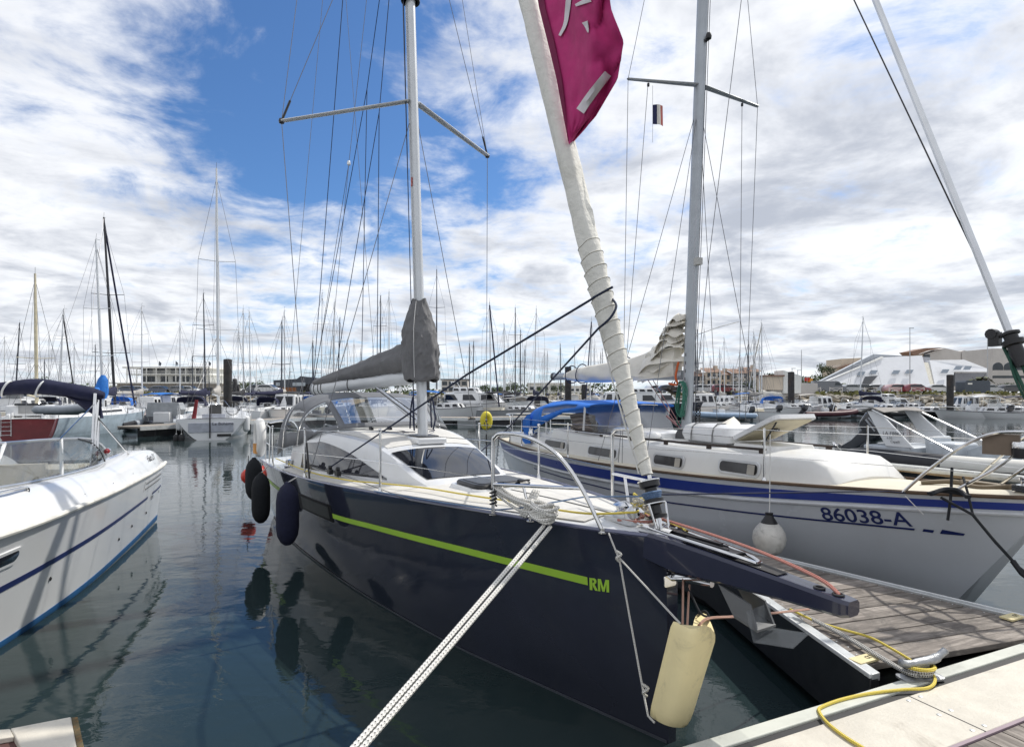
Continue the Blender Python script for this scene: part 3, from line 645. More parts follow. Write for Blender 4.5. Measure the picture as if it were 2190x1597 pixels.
# far wooded strip on the horizon
mb = MB(); r = random.Random(5)
for k in range(5200):
    x = r.uniform(-330, 330); d = r.uniform(300, 330); hh = 3.2+2.2*sin(x*.05)+1.5*sin(x*.13+1); z = GZ+r.random()*max(1.0, hh); s = r.uniform(.5, 1.3); n = Vector((r.gauss(0, 1), r.gauss(0, 1), r.gauss(0, 1))).normalized(); a_ = n.orthogonal().normalized(); b_ = n.cross(a_); c = Vector((x, d, z))
    mb.add([c-a_*s, c+b_*s*.7, c+a_*s, c-b_*s*.7], [(0, 1, 2, 3)])
tag(mb.obj('far_wood', leaf_ms[1], loc=(0, 315, GZ)), 'far green wooded strip along the horizon', 'wood', kind='stuff')

# ------------------------------------------------------------------ cars, van, fences, lamp posts on the quay
tyre = M('tyre_rubber', (.02, .02, .02), .8); rimm = M('wheel_rim', (.5, .5, .5), .3, metal=.7)
def car(px, d, colour, label, kind='car', rz=0, grp='cars parked along the quay'):
    x = (px-CXP)/FPX*d; paint = M('car_paint_'+'_'.join(str(int(c*100)) for c in colour), colour, .25, var=.03, coat=.8)
    t = thing('parked_van' if kind == 'van' else 'parked_car', label, 'van' if kind == 'van' else 'car', (x, d, GZ), rz, grp)
    Lc, Wc = (4.9, 1.9) if kind == 'van' else (4.2, 1.75)
    if kind == 'van': prof = [(-2.4, .3), (-2.42, 1.0), (-2.38, 1.95), (.7, 2.0), (1.2, 1.85), (1.75, 1.15), (2.35, .95), (2.45, .35)]
    else: prof = [(-2.05, .3), (-2.1, .75), (-1.9, .95), (-1.45, 1.35), (-.6, 1.48), (.35, 1.42), (1.1, .95), (1.9, .78), (2.1, .55), (2.08, .3)]
    mb = MB(); rings = []
    for y, s in ((-Wc/2, .96), (-Wc/2+.12, 1), (Wc/2-.12, 1), (Wc/2, .96)): rings.append([(a*s, y, .3+(z-.3)*(s if z > 1 else 1)) for a, z in prof])
    mb.loft(rings); mb.obj('body', paint, t, smooth_angle=50)
    gl = [(.45, 1.2), (.6, 1.7), (1.15, 1.68), (1.6, 1.2)] if kind == 'van' else [(-1.5, 1.0), (-1.2, 1.32), (.3, 1.34), (.9, .98)]
    for s in (-1, 1): mb = MB(); mb.prism([(a, s*(Wc/2-.005), z) for a, z in gl], (0, s*.02, 0)); mb.obj('side_window', winm, t)
    mb = MB(); a, b_ = ((1.28, 1.82), (1.78, 1.18)) if kind == 'van' else ((.42, 1.42), (1.08, 1.0)); mb.prism([(a[0], -.7, a[1]), (a[0], .7, a[1]), (b_[0], .75, b_[1]), (b_[0], -.75, b_[1])], (.03, 0, .02)); mb.obj('windscreen', winm, t)
    for wx in (-1.3, 1.35):
        for s in (-1, 1):
            mb = MB(); mb.lathe([(.0, -.1), (.28, -.1), (.32, -.06), (.32, .06), (.28, .1), (0, .1)], (wx, s*(Wc/2-.09), .32), 'Y', 12); w = mb.obj('wheel', tyre, t)
            mb = MB(); mb.lathe([(0, -.02), (.18, -.02), (.18, .02), (0, .02)], (wx, s*(Wc/2+.01), .32), 'Y', 10); mb.obj('rim', rimm, w)
    mb = MB(); mb.box((2.06 if kind != 'van' else 2.4, .6, .66), (.08, .3, .14)); mb.box((2.06 if kind != 'van' else 2.4, -.6, .66), (.08, .3, .14)); mb.obj('headlight', M('headlight_glass', (.6, .62, .64), .1), t)
    return t
wh, gr, bl, rd, sv, dk = (.62, .63, .64), (.12, .13, .15), (.05, .07, .12), (.20, .02, .03), (.38, .4, .42), (.03, .03, .035)
for px, d, c, lab, kind, rz in ((1772, 92, gr, 'dark grey van parked by the palm on the right quay', 'van', 0), (1820, 94, sv, 'silver car just right of the grey van', 'car', .1), (1846, 95, dk, 'black car behind the blue sail cover', 'car', 0), (1872, 95, wh, 'white car below the roof lights, left of the silver one', 'car', 0), (1893, 95, sv, 'silver hatchback before the white slope', 'car', .3), (1918, 93, (.5, .30, .30), 'pale pink car behind the fence panel', 'car', 0), (1957, 92, rd, 'dark red car at the foot of the white building', 'car', 0), (2003, 95, wh, 'white car left of the right-hand pile', 'car', 0), (2112, 96, sv, 'silver car under the porch of the white building', 'car', 0), (1738, 93, bl, 'blue car left of the grey van', 'car', 0),
    (1500, 96, wh, 'white car at the foot of the apartments, leftmost', 'car', .2), (1522, 97, wh, 'white estate car below the apartments', 'car', 0), (1543, 96, rd, 'red car below the apartments', 'car', 0), (1562, 97, wh, 'white car right of the red one below the apartments', 'car', 0), (1583, 98, sv, 'silver car before the broad bright bush', 'car', 0), (1430, 100, bl, 'dark blue car seen behind the white yacht sail', 'car', 0), (1402, 103, wh, 'white car seen behind the blue hood', 'car', .4),
    (575, 96, wh, 'white van-like car on the slipway top, left of the boat shed', 'car', 0), (556, 98, gr, 'grey car beside the white one near the slipway', 'car', .2), (345, 112, bl, 'dark blue car in front of the clubhouse', 'car', 0), (385, 112, gr, 'grey car in front of the clubhouse', 'car', 0), (407, 113, wh, 'white car in front of the clubhouse, right end', 'car', 0), (280, 112, bl, 'blue car left of the clubhouse', 'car', 0), (300, 113, wh, 'white car left of the clubhouse', 'car', .2), (2160, 97, dk, 'dark car at the right edge of the quay', 'car', 0)):
    car(px, d, c, lab, kind, rz)
# steel container, signs and fence panels
x = (2080-CXP)/FPX*93; t = thing('recycling_container', 'dark grey recycling container left of the porch on the right quay', 'container', (x, 93, GZ)); mb = MB(); mb.prism([(-2.0, -1, 0), (2.0, -1, 0), (2.05, -1, 1.75), (1.8, -1, 2.0), (-1.7, -1, 2.0), (-2.0, -1, 1.75)], (0, 2, 0)); mb.obj('body', M('container_grey', srgb(72, 80, 90), .6), t); box_part(t, 'label_plate', (-1.2, -1.02, 1.5), (.7, .02, .25), wallw)
fm = M('white_fence_paint', (.62, .6, .58), .6)
for px, fl_ in ((1742, 'left of the grey van'), (1788, 'in front of the grey van'), (1862, 'right of the blue sail bag'), (1915, 'in front of the pale pink car'), (1963, 'in front of the dark red car')):
    x = (px-CXP)/FPX*88; t = thing('fence_panel', 'white crossed fence panel on the grass verge '+fl_, 'fence', (x, 88, GZ-.1), 0, 'crossed fence panels on the verge'); mb = MB()
    for sx in (-.95, .95): mb.box((sx, 0, .5), (.07, .07, 1.0)); 
    mb.obj('post', fm, t); mb = MB(); mb.tube([(-.95, 0, .15), (.95, 0, .85)], .03, 5); mb.tube([(-.95, 0, .85), (.95, 0, .15)], .03, 5); mb.obj('cross_bar', fm, t); mb = MB(); mb.box((0, 0, .9), (1.83, .05, .06)); mb.obj('rail', fm, t)
polem = M('lamp_pole', (.45, .46, .47), .4, metal=.5)
for px, pt, d, lab in ((1946, 702, 96, 'tall slim lamp post in front of the white building'), (1714, 748, 100, 'white flagpole left of the white slope'), (1694, 788, 105, 'short lamp post behind the black pile'), (1706, 792, 108, 'short lamp post right of the black pile'), (2112, 712, 100, 'slim pole at the right end of the white building'), (1690, 836, 90, None), (620, 795, 120, 'lamp post behind the boat shed')):
    if not lab: continue
    x = (px-CXP)/FPX*d; h = hz_(pt, d)-GZ; t = thing('lamp_post' if 'lamp' in lab else 'flagpole', lab, 'lamp post' if 'lamp' in lab else 'pole', (x, d, GZ)); mb = MB(); mb.tube([(0, 0, 0), (0, 0, h)], [.09, .05], 6); mb.obj('pole', polem, t)
    if 'lamp' in lab: mb = MB(); mb.box((.25, 0, h+.03), (.7, .2, .1)); mb.obj('lamp_head', polem, t)
for px, pt, col, lab in ((1720, 806, srgb(190, 60, 50), 'red flag on a short pole by the hedge'), (1726, 808, srgb(210, 150, 60), 'orange flag on a short pole by the hedge')):
    x = (px-CXP)/FPX*100; h = hz_(pt, 100)-GZ; t = thing('flag', lab, 'flag', (x, 100, GZ)); mb = MB(); mb.tube([(0, 0, 0), (0, 0, h)], .04, 5); mb.obj('pole', polem, t); mb = MB(); mb.slab([[(k*.2, .06*sin(k*1.3), h-.1), (k*.2, .06*sin(k*1.3+.4), h-.7)] for k in range(6)], .01); mb.obj('cloth', M('flag_%d' % px, col, .8), t)
# ------------------------------------------------------------------ mooring piles
pile_m = M('tarred_steel_pile', (.020, .020, .022), .6, var=.5, scale=2.5, bump=.3, bscale=8, dirt=(srgb(96, 72, 56), .8, .7))
for px, pw, pt, pb, lab in ((487, 17, 768, 905, 'tall thick black pile right of the white sailboat stern'), (502, 9, 810, 893, 'shorter brown black pile behind the tall one'), (509, 6, 822, 892, 'thin pile behind the two black ones at left'), (1692, 13, 795, 890, 'square topped black pile in front of the stone bank'), (2032, 13, 801, 888, 'black pile before the dark container at right'), (1215, 14, 784, 882, 'black pile behind the blue hood, its top above the boom end'), (1249, 11, 822, 884, 'lower black pile under the furled white boom'), (914, 10, 814, 890, 'dark pile right behind the yacht mast')):
    d = FPX*CAMH/(pb-HYP); x = (px-CXP)/FPX*d; top_z = hz_(pt, d); r = pw/FPX*d/2
    t = thing('mooring_pile', lab, 'pile', (x, d, -1.5), 0, 'mooring piles'); mb = MB(); mb.lathe([(r, 0), (r, top_z+1.4), (r*.97, top_z+1.48), (r*.4, top_z+1.52), (0.001, top_z+1.52)], n=18); mb.obj('shaft', pile_m, t)
    mb = MB(); zc_ = lerp(1.5, top_z+1.5, .55); mb.lathe([(r*1.02, zc_), (r*1.02, zc_+.12), (r*.9, zc_+.12), (r*.9, zc_)], n=18); mb.obj('weld_collar', black_pl, t)
# ================================================================== hulls
class Hull:
    """x forward (0 at the bow, negative aft); tables of half breadth at rail and waterline, sheer height"""
    def __init__(s, rail, wl, sheer, draft=.45, stem=lambda z: 0., chine=None, tuck=0.):
        s.rail, s.wl, s.sheer, s.draft, s.stem, s.chine, s.tuck = rail, wl, sheer, draft, stem, chine, tuck
        s.L = -min(r[0] for r in rail)
    def zs(s, x): return itp(s.sheer, x)
    def y(s, x, z):
        """half breadth at station x, height z"""
        b, w, h = max(.012, itp(s.rail, x)), max(.008, itp(s.wl, x)), s.zs(x)
        if z >= 0:
            f = min(1, z/h); bul = s.chine if s.chine is not None else .75
            return w+(b-w)*(f**bul)
        f = min(1, -z/s.draft); return w*math.sqrt(max(0, 1-f**2.2))
    def X(s, x, z):
        """fore-aft shift of the station line so that the stem can rake"""
        k = max(0, 1+x/2.5); return x+s.stem(z)*k
    def section(s, x, n=9, m=5):
        h = s.zs(x); pts = []
        for i in range(n+1): z = h*(1-i/n); pts.append((s.X(x, z), s.y(x, z), z))
        for i in range(1, m+1): z = -s.draft*i/m; pts.append((s.X(x, z), s.y(x, z), z))
        return pts
    def stations(s, n=34): return [-s.L*(i/n)**1.25 for i in range(n+1)]
    def skin(s, n=34):
        mb = MB(); rows = []
        for x in s.stations(n):
            p = s.section(x); rows.append([(a, -b, c) for a, b, c in p]+[(a, b, c) for a, b, c in reversed(p[:-1])])
        mb.grid(rows); m = len(rows[0])
        mb.f.append(tuple(range(m))); mb.f.append(tuple(n*m+i for i in range(m)))
        return mb
    def deck(s, inset=.0, dz=0., camber=.05, n=34, m=10, x0=None, x1=None):
        mb = MB(); rows = []
        for x in s.stations(n):
            if x0 is not None and x > x0: continue
            if x1 is not None and x < x1: continue
            h = s.zs(x); b = max(.01, s.y(x, h)-inset); xx = s.X(x, h)
            rows.append([(xx, b*(2*j/m-1), h+dz+camber*(1-(2*j/m-1)**2)) for j in range(m+1)])
        mb.grid(rows); return mb
    def band(s, x0, x1, zlo, zhi, side=-1, off=.004, n=24, k=2):
        """strip laid on the topsides between two height functions"""
        mb = MB(); rows = []
        for i in range(n+1):
            x = lerp(x0, x1, i/n); a, b = zlo(x), zhi(x)
            rows.append([(s.X(x, z), side*(s.y(x, z)+off), z) for z in [lerp(a, b, j/k) for j in range(k+1)]])
        mb.slab(rows, .002) if side < 0 else mb.slab([list(reversed(r)) for r in rows], .002)
        return mb
    def tube_at(s, dz, r, inset=0, sides=(-1, 1), x0=0, x1=None, n=40):
        mb = MB(); x1 = -s.L if x1 is None else x1
        for sd_ in sides:
            pts = []
            for i in range(n+1):
                x = lerp(x0, x1, i/n); z = s.zs(x)+dz; pts.append((s.X(x, z), sd_*(s.y(x, min(z, s.zs(x)))-inset), z))
            mb.tube(pts, r, 6)
        return mb
    def station(s, x, z):
        xs_ = x
        for _ in range(10): xs_ = x-(s.X(xs_, z)-xs_)
        return xs_
    def wrap(s, o, side=-1, off=.004):
        """bend flat lettering onto the topsides"""
        mi = o.matrix_basis.copy()
        for q in o.data.vertices:
            w = mi @ Vector((q.co.x, q.co.y, 0)); q.co = Vector((w.x, side*(s.y(s.station(w.x, w.z), w.z)+off+(.0015 if q.co.z > 0 else 0)), w.z))
        o.matrix_basis = Matrix.Identity(4); o.data.update()
    def hit(s, fr, px, py, side=-1):
        """local point where a sight line meets the topsides"""
        r = ray(px, py); best = None; last = None
        for i in range(3000):
            t = 1.5+i*.005; l = fr.loc(EYE+r*t)
            if -s.L < l.x < .2 and l.z >= 0:
                g = abs(s.y(s.station(l.x, l.z), l.z))-side*l.y
                if last is not None and last < 0 <= g: return Vector((s.station(l.x, l.z), l.y, l.z))
                last = g
        return None

# ================================================================== navy yacht in the foreground
RMF = Frame((.98, 3.545), -59.2)
RMH = Hull([(0, .05), (-.32, .23), (-.63, .37), (-1.25, .58), (-2.1, .79), (-2.9, .96), (-4, 1.15), (-5, 1.26), (-6.2, 1.31), (-7.6, 1.30), (-8.4, 1.26)],
           [(0, .03), (-1, .31), (-1.86, .55), (-2.73, .72), (-3.86, .89), (-5.2, 1.02), (-6.4, 1.09), (-7.6, 1.06), (-8.4, 1.02)],
           [(0, 1.245), (-1.25, 1.235), (-2.9, 1.18), (-4, 1.14), (-5, 1.10), (-6.2, 1.06), (-8.4, 1.0)], .5)
navy = M('navy_hull_paint', (.027, .031, .050), .09, var=.10, scale=1.5, coat=.8, spec=.5, dirt=((.05, .052, .058), .35, 2.5))
rm = thing('sailing_yacht', 'dark navy sailing yacht with lime stripe and grey sail cover, bow nearest the camera', 'sailboat', (.98, 3.545, 0), RAD(-59.2))
def rp(name, mb, mat, parent=rm, **k): return mb.obj(name, mat, parent, **k)
rp('hull', RMH.skin(44), navy, smooth_angle=50)
rp('waterline_stripe', RMH.band(-.01, -8.35, lambda x: -.03, lambda x: .02, off=.004), M('grey_boot_stripe', srgb(84, 88, 96), .3))
lime = M('lime_stripe', srgb(164, 206, 72), .35, var=.03)
# stripe: measured end heights along the topsides
pts = [RMH.hit(RMF, px, py) for px, py in ((712, 1102), (800, 1126), (900, 1152), (1000, 1177), (1100, 1202), (1200, 1227), (1258, 1241))]
tabz = [(p.x, p.z) for p in pts]; tabz += [(-8.3, .76)]
zc = lambda x: itp(tabz, x)
xa, xb = pts[0].x, pts[-1].x
rp('stripe', RMH.band(xa, xb, lambda x: zc(x)-.030, lambda x: zc(x)+.023, n=30), lime)
rp('stripe', RMH.band(-5.9, -8.3, lambda x: zc(x)-.030, lambda x: zc(x)+.023, n=16), lime)
# RM letters
q0 = RMH.hit(RMF, 1262, 1260); q1 = RMH.hit(RMF, 1305, 1266)
dirx = Vector((q1.x-q0.x, q1.y-q0.y, (q1.z-q0.z))).normalized(); nrm = Vector((-.25, -1, 0)); nrm = (nrm-dirx*nrm.dot(dirx)).normalized(); upv = nrm.cross(dirx)
mt = Matrix.Translation(q0+nrm*.006) @ Matrix((dirx, upv, nrm)).transposed().to_4x4()
def flat_letters(polys, mat, parent, m4, hull, name='lettering'):
    mb = MB()
    for pl in polys: mb.prism([(x_, y_, 0) for x_, y_ in pl], (0, 0, .001))
    o = mb.obj(name, mat, parent); o.matrix_basis = m4; hull.wrap(o); return o
HL = .080; sk = lambda P_, x0: [(x0+x_+.14*y_, y_) for x_, y_ in P_]
flat_letters([sk([(0, 0), (.020, 0), (.020, HL), (0, HL)], 0), sk([(.022, HL), (.036, HL), (.048, .074), (.052, .062), (.048, .048), (.038, .040), (.022, .036), (.022, .049), (.031, .052), (.035, .060), (.031, .066), (.022, .068)], 0), sk([(.022, .036), (.037, .040), (.060, 0), (.040, 0), (.022, .032)], 0)], lime, rm, mt, RMH)
flat_letters([sk([(0, 0), (.016, 0), (.016, HL), (0, HL)], .062), sk([(.017, HL), (.022, HL), (.038, .026), (.038, .0), (.031, 0), (.017, .052)], .062), sk([(.039, 0), (.046, 0), (.060, .052), (.060, HL), (.055, HL), (.039, .026)], .062), sk([(.061, 0), (.079, 0), (.079, HL), (.061, HL)], .062)], lime, rm, mt, RMH)
# dark side window in the topsides
h0, h1 = RMH.hit(RMF, 640, 1068), RMH.hit(RMF, 711, 1098)
def hw(x): return lerp(h0.z, h1.z, (x-h0.x)/(h1.x-h0.x))
rp('hull_window', RMH.band(h0.x, h1.x, lambda x: hw(x)-.10, lambda x: hw(x)+.09, n=8, off=.006), M('matte_black_window', (.006, .006, .008), .4, spec=.15))
rp('window_shade', RMH.band(lerp(h0.x, h1.x, .12), lerp(h0.x, h1.x, .93), lambda x: hw(x)-.075, lambda x: hw(x)+.062, n=8, off=.009), M('smoked_pane', (.03, .034, .034), .3, spec=.3))
# deck
rp('deck', RMH.deck(.0, 0, .05, n=44), white_gel)
mb = MB(); rows = []
rp('rail_cap', RMH.tube_at(.008, .016, .012), M('grey_blue_rail', srgb(92, 96, 122), .25, coat=.5))
def deckz(x, y): h = RMH.zs(x); b = RMH.y(x, h); return h+.05*(1-(y/b)**2)
def deck_patch(poly_rows, dz=.006): 
    mb = MB(); mb.slab([[(x, y, deckz(x, y)+dz) for x, y in r] for r in poly_rows], .004); return mb
# cream non-slip panels: side decks and foredeck
for s in (-1, 1):
    rows = []
    for i in range(25):
        x = lerp(-.55, -2.72, i/24); b = RMH.y(x, 1.2); rows.append([(x, s*lerp(.02, max(.04, b-.09), j/6)) for j in range(7)])
    if s < 0: rows = [list(reversed(r)) for r in rows]
    rp('nonslip_panel', deck_patch(rows), cream_deck)
    rows = []
    for i in range(25):
        x = lerp(-2.74, -6.2, i/24); b = RMH.y(x, 1.2); inn = itp([(-2.7, .45), (-3.6, .68), (-4.2, .83), (-5, 1.0), (-6.2, 1.12)], x); rows.append([(x, s*lerp(inn, max(inn+.03, b-.06), j/3)) for j in range(4)])
    if s < 0: rows = [list(reversed(r)) for r in rows]
    rp('nonslip_panel', deck_patch(rows), cream_deck)
# coachroof as a parametric surface: x along, t across (-1 starboard foot, 0 centre, 1 port foot)
CW = [(-2.70, .47), (-3.0, .54), (-3.6, .635), (-4.2, .78), (-5.0, .95), (-5.8, 1.06), (-6.5, 1.10)]
CT = [(-2.70, .46), (-3.0, .52), (-3.6, .575), (-4.2, .67), (-5.0, .84), (-5.8, .96), (-6.5, 1.0)]
CZ = [(-2.70, 1.238), (-3.0, 1.315), (-3.65, 1.485), (-4.2, 1.575), (-5.0, 1.62), (-5.8, 1.63), (-6.5, 1.60)]
def roof(x, t, off=0.):
    a = abs(t); wb, wt, zt = itp(CW, x), itp(CT, x), itp(CZ, x); cam_ = .055*min(1, (zt-1.26)/.3)
    zb = deckz(x, wb)-.01
    if a < .72: y = wt*a/.72; z = zt+cam_*(1-(a/.72)**2)-.015*(a/.72)**6
    else: f = (a-.72)/.28; y = lerp(wt, wb, f**.9); z = lerp(zt-.015, zb, f)
    p = Vector((x, (1 if t > 0 else -1)*y, z))
    if off:
        n = Vector((0, (1 if t > 0 else -1)*(.95 if a > .74 else .15), .3 if a > .74 else .98)); p += n.normalized()*off
    return p
mb = MB(); TS = [-1, -.93, -.86, -.79, -.74, -.70, -.6, -.45, -.3, -.15, 0, .15, .3, .45, .6, .7, .74, .79, .86, .93, 1]
XS = [lerp(-2.70, -6.5, i/36) for i in range(37)]
mb.grid([[roof(x, t) for t in TS] for x in XS]); m = len(TS); mb.f.append(tuple(range(m))); mb.f.append(tuple(36*m+i for i in range(m)))
rp('coachroof', mb, white_gel, smooth_angle=32)
def roof_patch(f, n=14, k=8, off=.006, th=.003):
    """f(u, v) -> (x, t)"""
    mb = MB(); rows = []
    for i in range(n+1): rows.append([roof(*f(i/n, j/k), off=off) for j in range(k+1)])
    mb.slab(rows, th); return mb
rp('nonslip_panel', roof_patch(lambda u, v: (lerp(-3.78, -6.3, u), lerp(-.62, .62, v)), 20, 12, .003), cream_deck)
# wide raked front window and its black surround
rp('front_window', roof_patch(lambda u, v: (lerp(-2.86, -3.62, u), lerp(-.66, .66, v)*lerp(.92, 1, u)), 10, 14, .007), dark_glass)
# long lens-shaped side windows
for s in (-1, 1):
    def sw(u, v, s=s):
        x = lerp(-3.52, -5.85, u); top = lerp(.98, .775, math.sin(pi*min(1, u*.62+.02))**.8) if u < .8 else lerp(.785, .80, (u-.8)/.2)
        return (x, s*(lerp(.975, top, v) if s > 0 else lerp(top, .975, v)))
    rp('side_window', roof_patch(sw, 26, 6, .005), M('side_window_glass', (.035, .036, .045), .05, coat=.4))
# mast foot plate, clutches and roof handles
box = lambda c, d_, nm, mt, R=None, bv=.004: (lambda mb: (mb.box(c, d_, R=R), rp(nm, mb, mt, bevel=bv))[1])(MB())
mx = -4.01
box((mx+.02, 0, 1.59), (.58, .36, .07), 'mast_plinth', white_gel, bv=.02)
box((mx, 0, 1.635), (.40, .24, .02), 'mast_collar', M('dark_plate', (.05, .05, .055), .4), bv=.004)
for s in (-1, 1):
    mb = MB(); x0 = -5.15; mb.tube(spline([(x0, s*.72, 1.60), (x0-.04, s*.72, 1.70), (x0-.30, s*.74, 1.71), (x0-.62, s*.75, 1.70), (x0-.66, s*.75, 1.60)], 5), .013, 7); rp('grab_handle', mb, steel)
for k, (hx, hy) in enumerate(((-4.9, -.35), (-4.9, .3), (-4.75, -.15))):
    mb = MB(); mb.tube(spline([(hx, hy, 1.66), (hx+.25, hy+.08, 1.665), (hx+.5, hy+.02, 1.668), (mx-.1, hy*.4, 1.67)], 5), .006, 5); rp('deck_line', mb, navy_line)
    mb = MB(); mb.box((hx-.03, hy, 1.675), (.10, .035, .05)); mb.box((hx-.06, hy, 1.70), (.09, .02, .02)); rp('rope_clutch', mb, black_pl, bevel=.004)
# foredeck hatch
hz0 = deckz(-2.15, 0)+.045
def rrect(cx, cy, a, b, r, z, n=5):
    out = []
    for sx, sy, a0 in ((1, 1, 0), (-1, 1, pi/2), (-1, -1, pi), (1, -1, 1.5*pi)):
        for k in range(n+1): t = a0+pi/2*k/n; out.append((cx+sx*(a-r)+r*cos(t), cy+sy*(b-r)+r*sin(t), z))
    return out
mb = MB(); mb.loft([rrect(-2.26, 0, .31, .35, .1, hz0-.06), rrect(-2.26, 0, .29, .33, .09, hz0-.02)]); rp('hatch_plinth', mb, white_gel)
mb = MB(); mb.loft([rrect(-2.26, 0, .245, .29, .08, hz0-.022), rrect(-2.26, 0, .25, .295, .08, hz0), rrect(-2.26, 0, .235, .28, .075, hz0+.018)]); hatch = rp('foredeck_hatch', mb, black_pl)
mb = MB(); mb.loft([rrect(-2.26, 0, .20, .245, .06, hz0+.016), rrect(-2.26, 0, .195, .24, .06, hz0+.024)]); rp('pane', mb, M('smoked_hatch', (.035, .035, .038), .3, var=.1, spec=.25), hatch)
for sy in (-.14, .14):
    mb = MB(); mb.lathe([(.028, 0), (.028, .02), (.012, .026), (0.001, .026)], (-2.0, sy, hz0+.022), n=12); mb.box((-1.98, sy+.03, hz0+.036), (.03, .11, .014)); rp('handle', mb, black_pl, hatch)
# mast, spreaders
RK = .078                        # rake aft per metre
mz0, mz1 = 1.645, 11.5
def mastp(z): return Vector((mx-(z-mz0)*RK, 0, z))
mb = MB(); rings = []
for z in (mz0, 3, 5, 7, 9, mz1):
    c = mastp(z); rings.append([(c.x+.085*cos(a)*(1.15 if cos(a) < 0 else 1), c.y+.056*sin(a), z) for a in [2*pi*k/20 for k in range(20)]])
mb.loft(rings); mast = rp('mast', mb, alu_lt)
mb = MB(); mb.tube([mastp(1.7)+Vector((-.105, 0, 0)), mastp(mz1)+Vector((-.105, 0, 0))], .014, 6); rp('sail_track', mb, alu, mast)
mb = MB(); c = mastp(7.12); mb.lathe([(.12, 0), (.12, .06), (.09, .1), (.09, 0)], (c.x+.01, 0, 7.10), n=16); rp('mast_band', mb, black_pl, mast)
sroot = mastp(5.79); tipS, tipP = RMF.X(598, 257, -4.97), RMF.X(1040, 330, -4.97)
tipS = Vector((-4.97, -1.45, 5.46)); tipP = Vector((-4.97, 1.40, 5.64))
def foil(a, b, w0, w1, th, mb, n=10):
    a, b = Vector(a), Vector(b); d = (b-a).normalized(); ch = Vector((1, 0, 0)); ch = (ch-d*ch.dot(d)).normalized(); up = d.cross(ch)
    mb.loft([[p+ch*w*cos(2*pi*k/n)+up*th*sin(2*pi*k/n) for k in range(n)] for p, w in ((a, w0), (a.lerp(b, .5), (w0+w1)/2), (b, w1))])
for tp in (tipS, tipP):
    mb = MB(); foil(sroot+Vector((0, .05 if tp.y > 0 else -.05, 0)), tp, .055, .042, .018, mb); sp = rp('spreader', mb, alu_lt, mast)
    mb = MB(); mb.lathe([(.001, -.035), (.03, -.025), (.036, 0), (.03, .025), (.001, .035)], tp, n=10); rp('end_cap', mb, black_pl, sp)
mb = MB(); mb.box(mastp(4.75)+Vector((.02, -.058, 0)), (.035, .004, .11)); rp('sticker', mb, M('red_white_sticker', srgb(200, 90, 80), .5), mast)
mb = MB(); mb.box(mastp(2.95)+Vector((.03, -.06, 0)), (.04, .02, .06)); mb.box(mastp(3.05)+Vector((.09, 0, 0)), (.03, .03, .05)); rp('mast_cleat', mb, black_pl, mast)
# boom, sail cover, kicker
B0, B1 = mastp(2.36)+Vector((-.13, 0, 0)), Vector((-8.28, -.378, 2.235))
bd = (B1-B0).normalized()
mb = MB(); sd_ = bd.cross(Vector((0, 0, 1))).normalized(); up_ = sd_.cross(bd)
mb.loft([[p+sd_*.055*cos(2*pi*k/14)+up_*.10*sin(2*pi*k/14) for k in range(14)] for p in (B0, B1-bd*.02, B1)]); boom = rp('boom', mb, alu_lt)
mb = MB(); mb.loft([[B1+bd*o+sd_*r*.062*cos(2*pi*k/14)+up_*.108*r*sin(2*pi*k/14) for k in range(14)] for o, r in ((-.04, 1), (.02, 1), (.06, .8))]); rp('end_fitting', mb, M('grey_casting', srgb(120, 124, 130), .4), boom)
for f in (.955, .90, .86, .55): 
    mb = MB(); c = B0.lerp(B1, f); mb.tube([c+sd_*.06*cos(a)+up_*.106*sin(a) for a in [2*pi*k/16 for k in range(16)]], .006, 5, closed=True); rp('lashing', mb, black_pl, boom)
cover_m = M('grey_canvas', srgb(108, 108, 110), .85, var=.10, scale=5, bump=.35, bscale=18)
mb = MB(); rings = []; rr = random.Random(3)
for i in range(41):
    f = i/40; c = B0.lerp(B1, .02+f*.94)+up_*.06
    hgt = itp([(0, .38), (.25, .315), (.5, .24), (.75, .17), (1, .10)], f); wd = itp([(0, .14), (.15, .13), (.5, .10), (1, .075)], f)
    ring = []
    for k in range(22):
        a = 2*pi*k/22; wob = 1+.12*mnoise.noise(Vector((1.5*cos(a), 1.5*sin(a), f*7)))+.14*(1-abs(mnoise.noise(Vector((2*cos(a), 2*sin(a), f*14+a*.8)))))**7
        ring.append(c+sd_*wd*cos(a)*wob*(1 if sin(a) < .2 else .8)+up_*(hgt*.5+hgt*.5*sin(a)*wob))
    rings.append(ring)
mb.loft(rings); rp('sail_cover', mb, cover_m, smooth_angle=60)
# the hood of the cover round the mast
mb = MB(); rings = []
prof = [(2.30, .23, -.17, .165), (2.31, .25, -.19, .185), (2.5, .275, -.26, .20), (2.75, .26, -.33, .195), (2.95, .20, -.28, .175), (3.08, .16, -.2, .145), (3.22, .112, -.13, .10), (3.27, .105, -.125, .082)]
for i in range(61):
    f = i/60; z = lerp(2.295, 3.28, f); fx = itp([(p[0], p[1]) for p in prof], z); bx = itp([(p[0], p[2]) for p in prof], z); wy = itp([(p[0], p[3]) for p in prof], z); c = mastp(z); ring = []
    for k in range(64):
        a = 2*pi*k/64; x_ = fx*cos(a) if cos(a) > 0 else -bx*cos(a); fold = .96+.14*mnoise.noise(Vector((2.2*cos(a), 2.2*sin(a), z*2.2)))+.10*(1-abs(mnoise.noise(Vector((2.6*cos(a), 2.6*sin(a)+z*1.2, z*4.5)))))**8+.09*(1-abs(mnoise.noise(Vector((4.5*cos(a)+3, 4.5*sin(a), z*2.2+5)))))**8
        ring.append((c.x+x_*fold, wy*sin(a)*fold, z+.02*sin(a*3)))
    rings.append(ring)
mb.loft(rings, caps=False); hood = rp('mast_cover', mb, cover_m, smooth_angle=60)
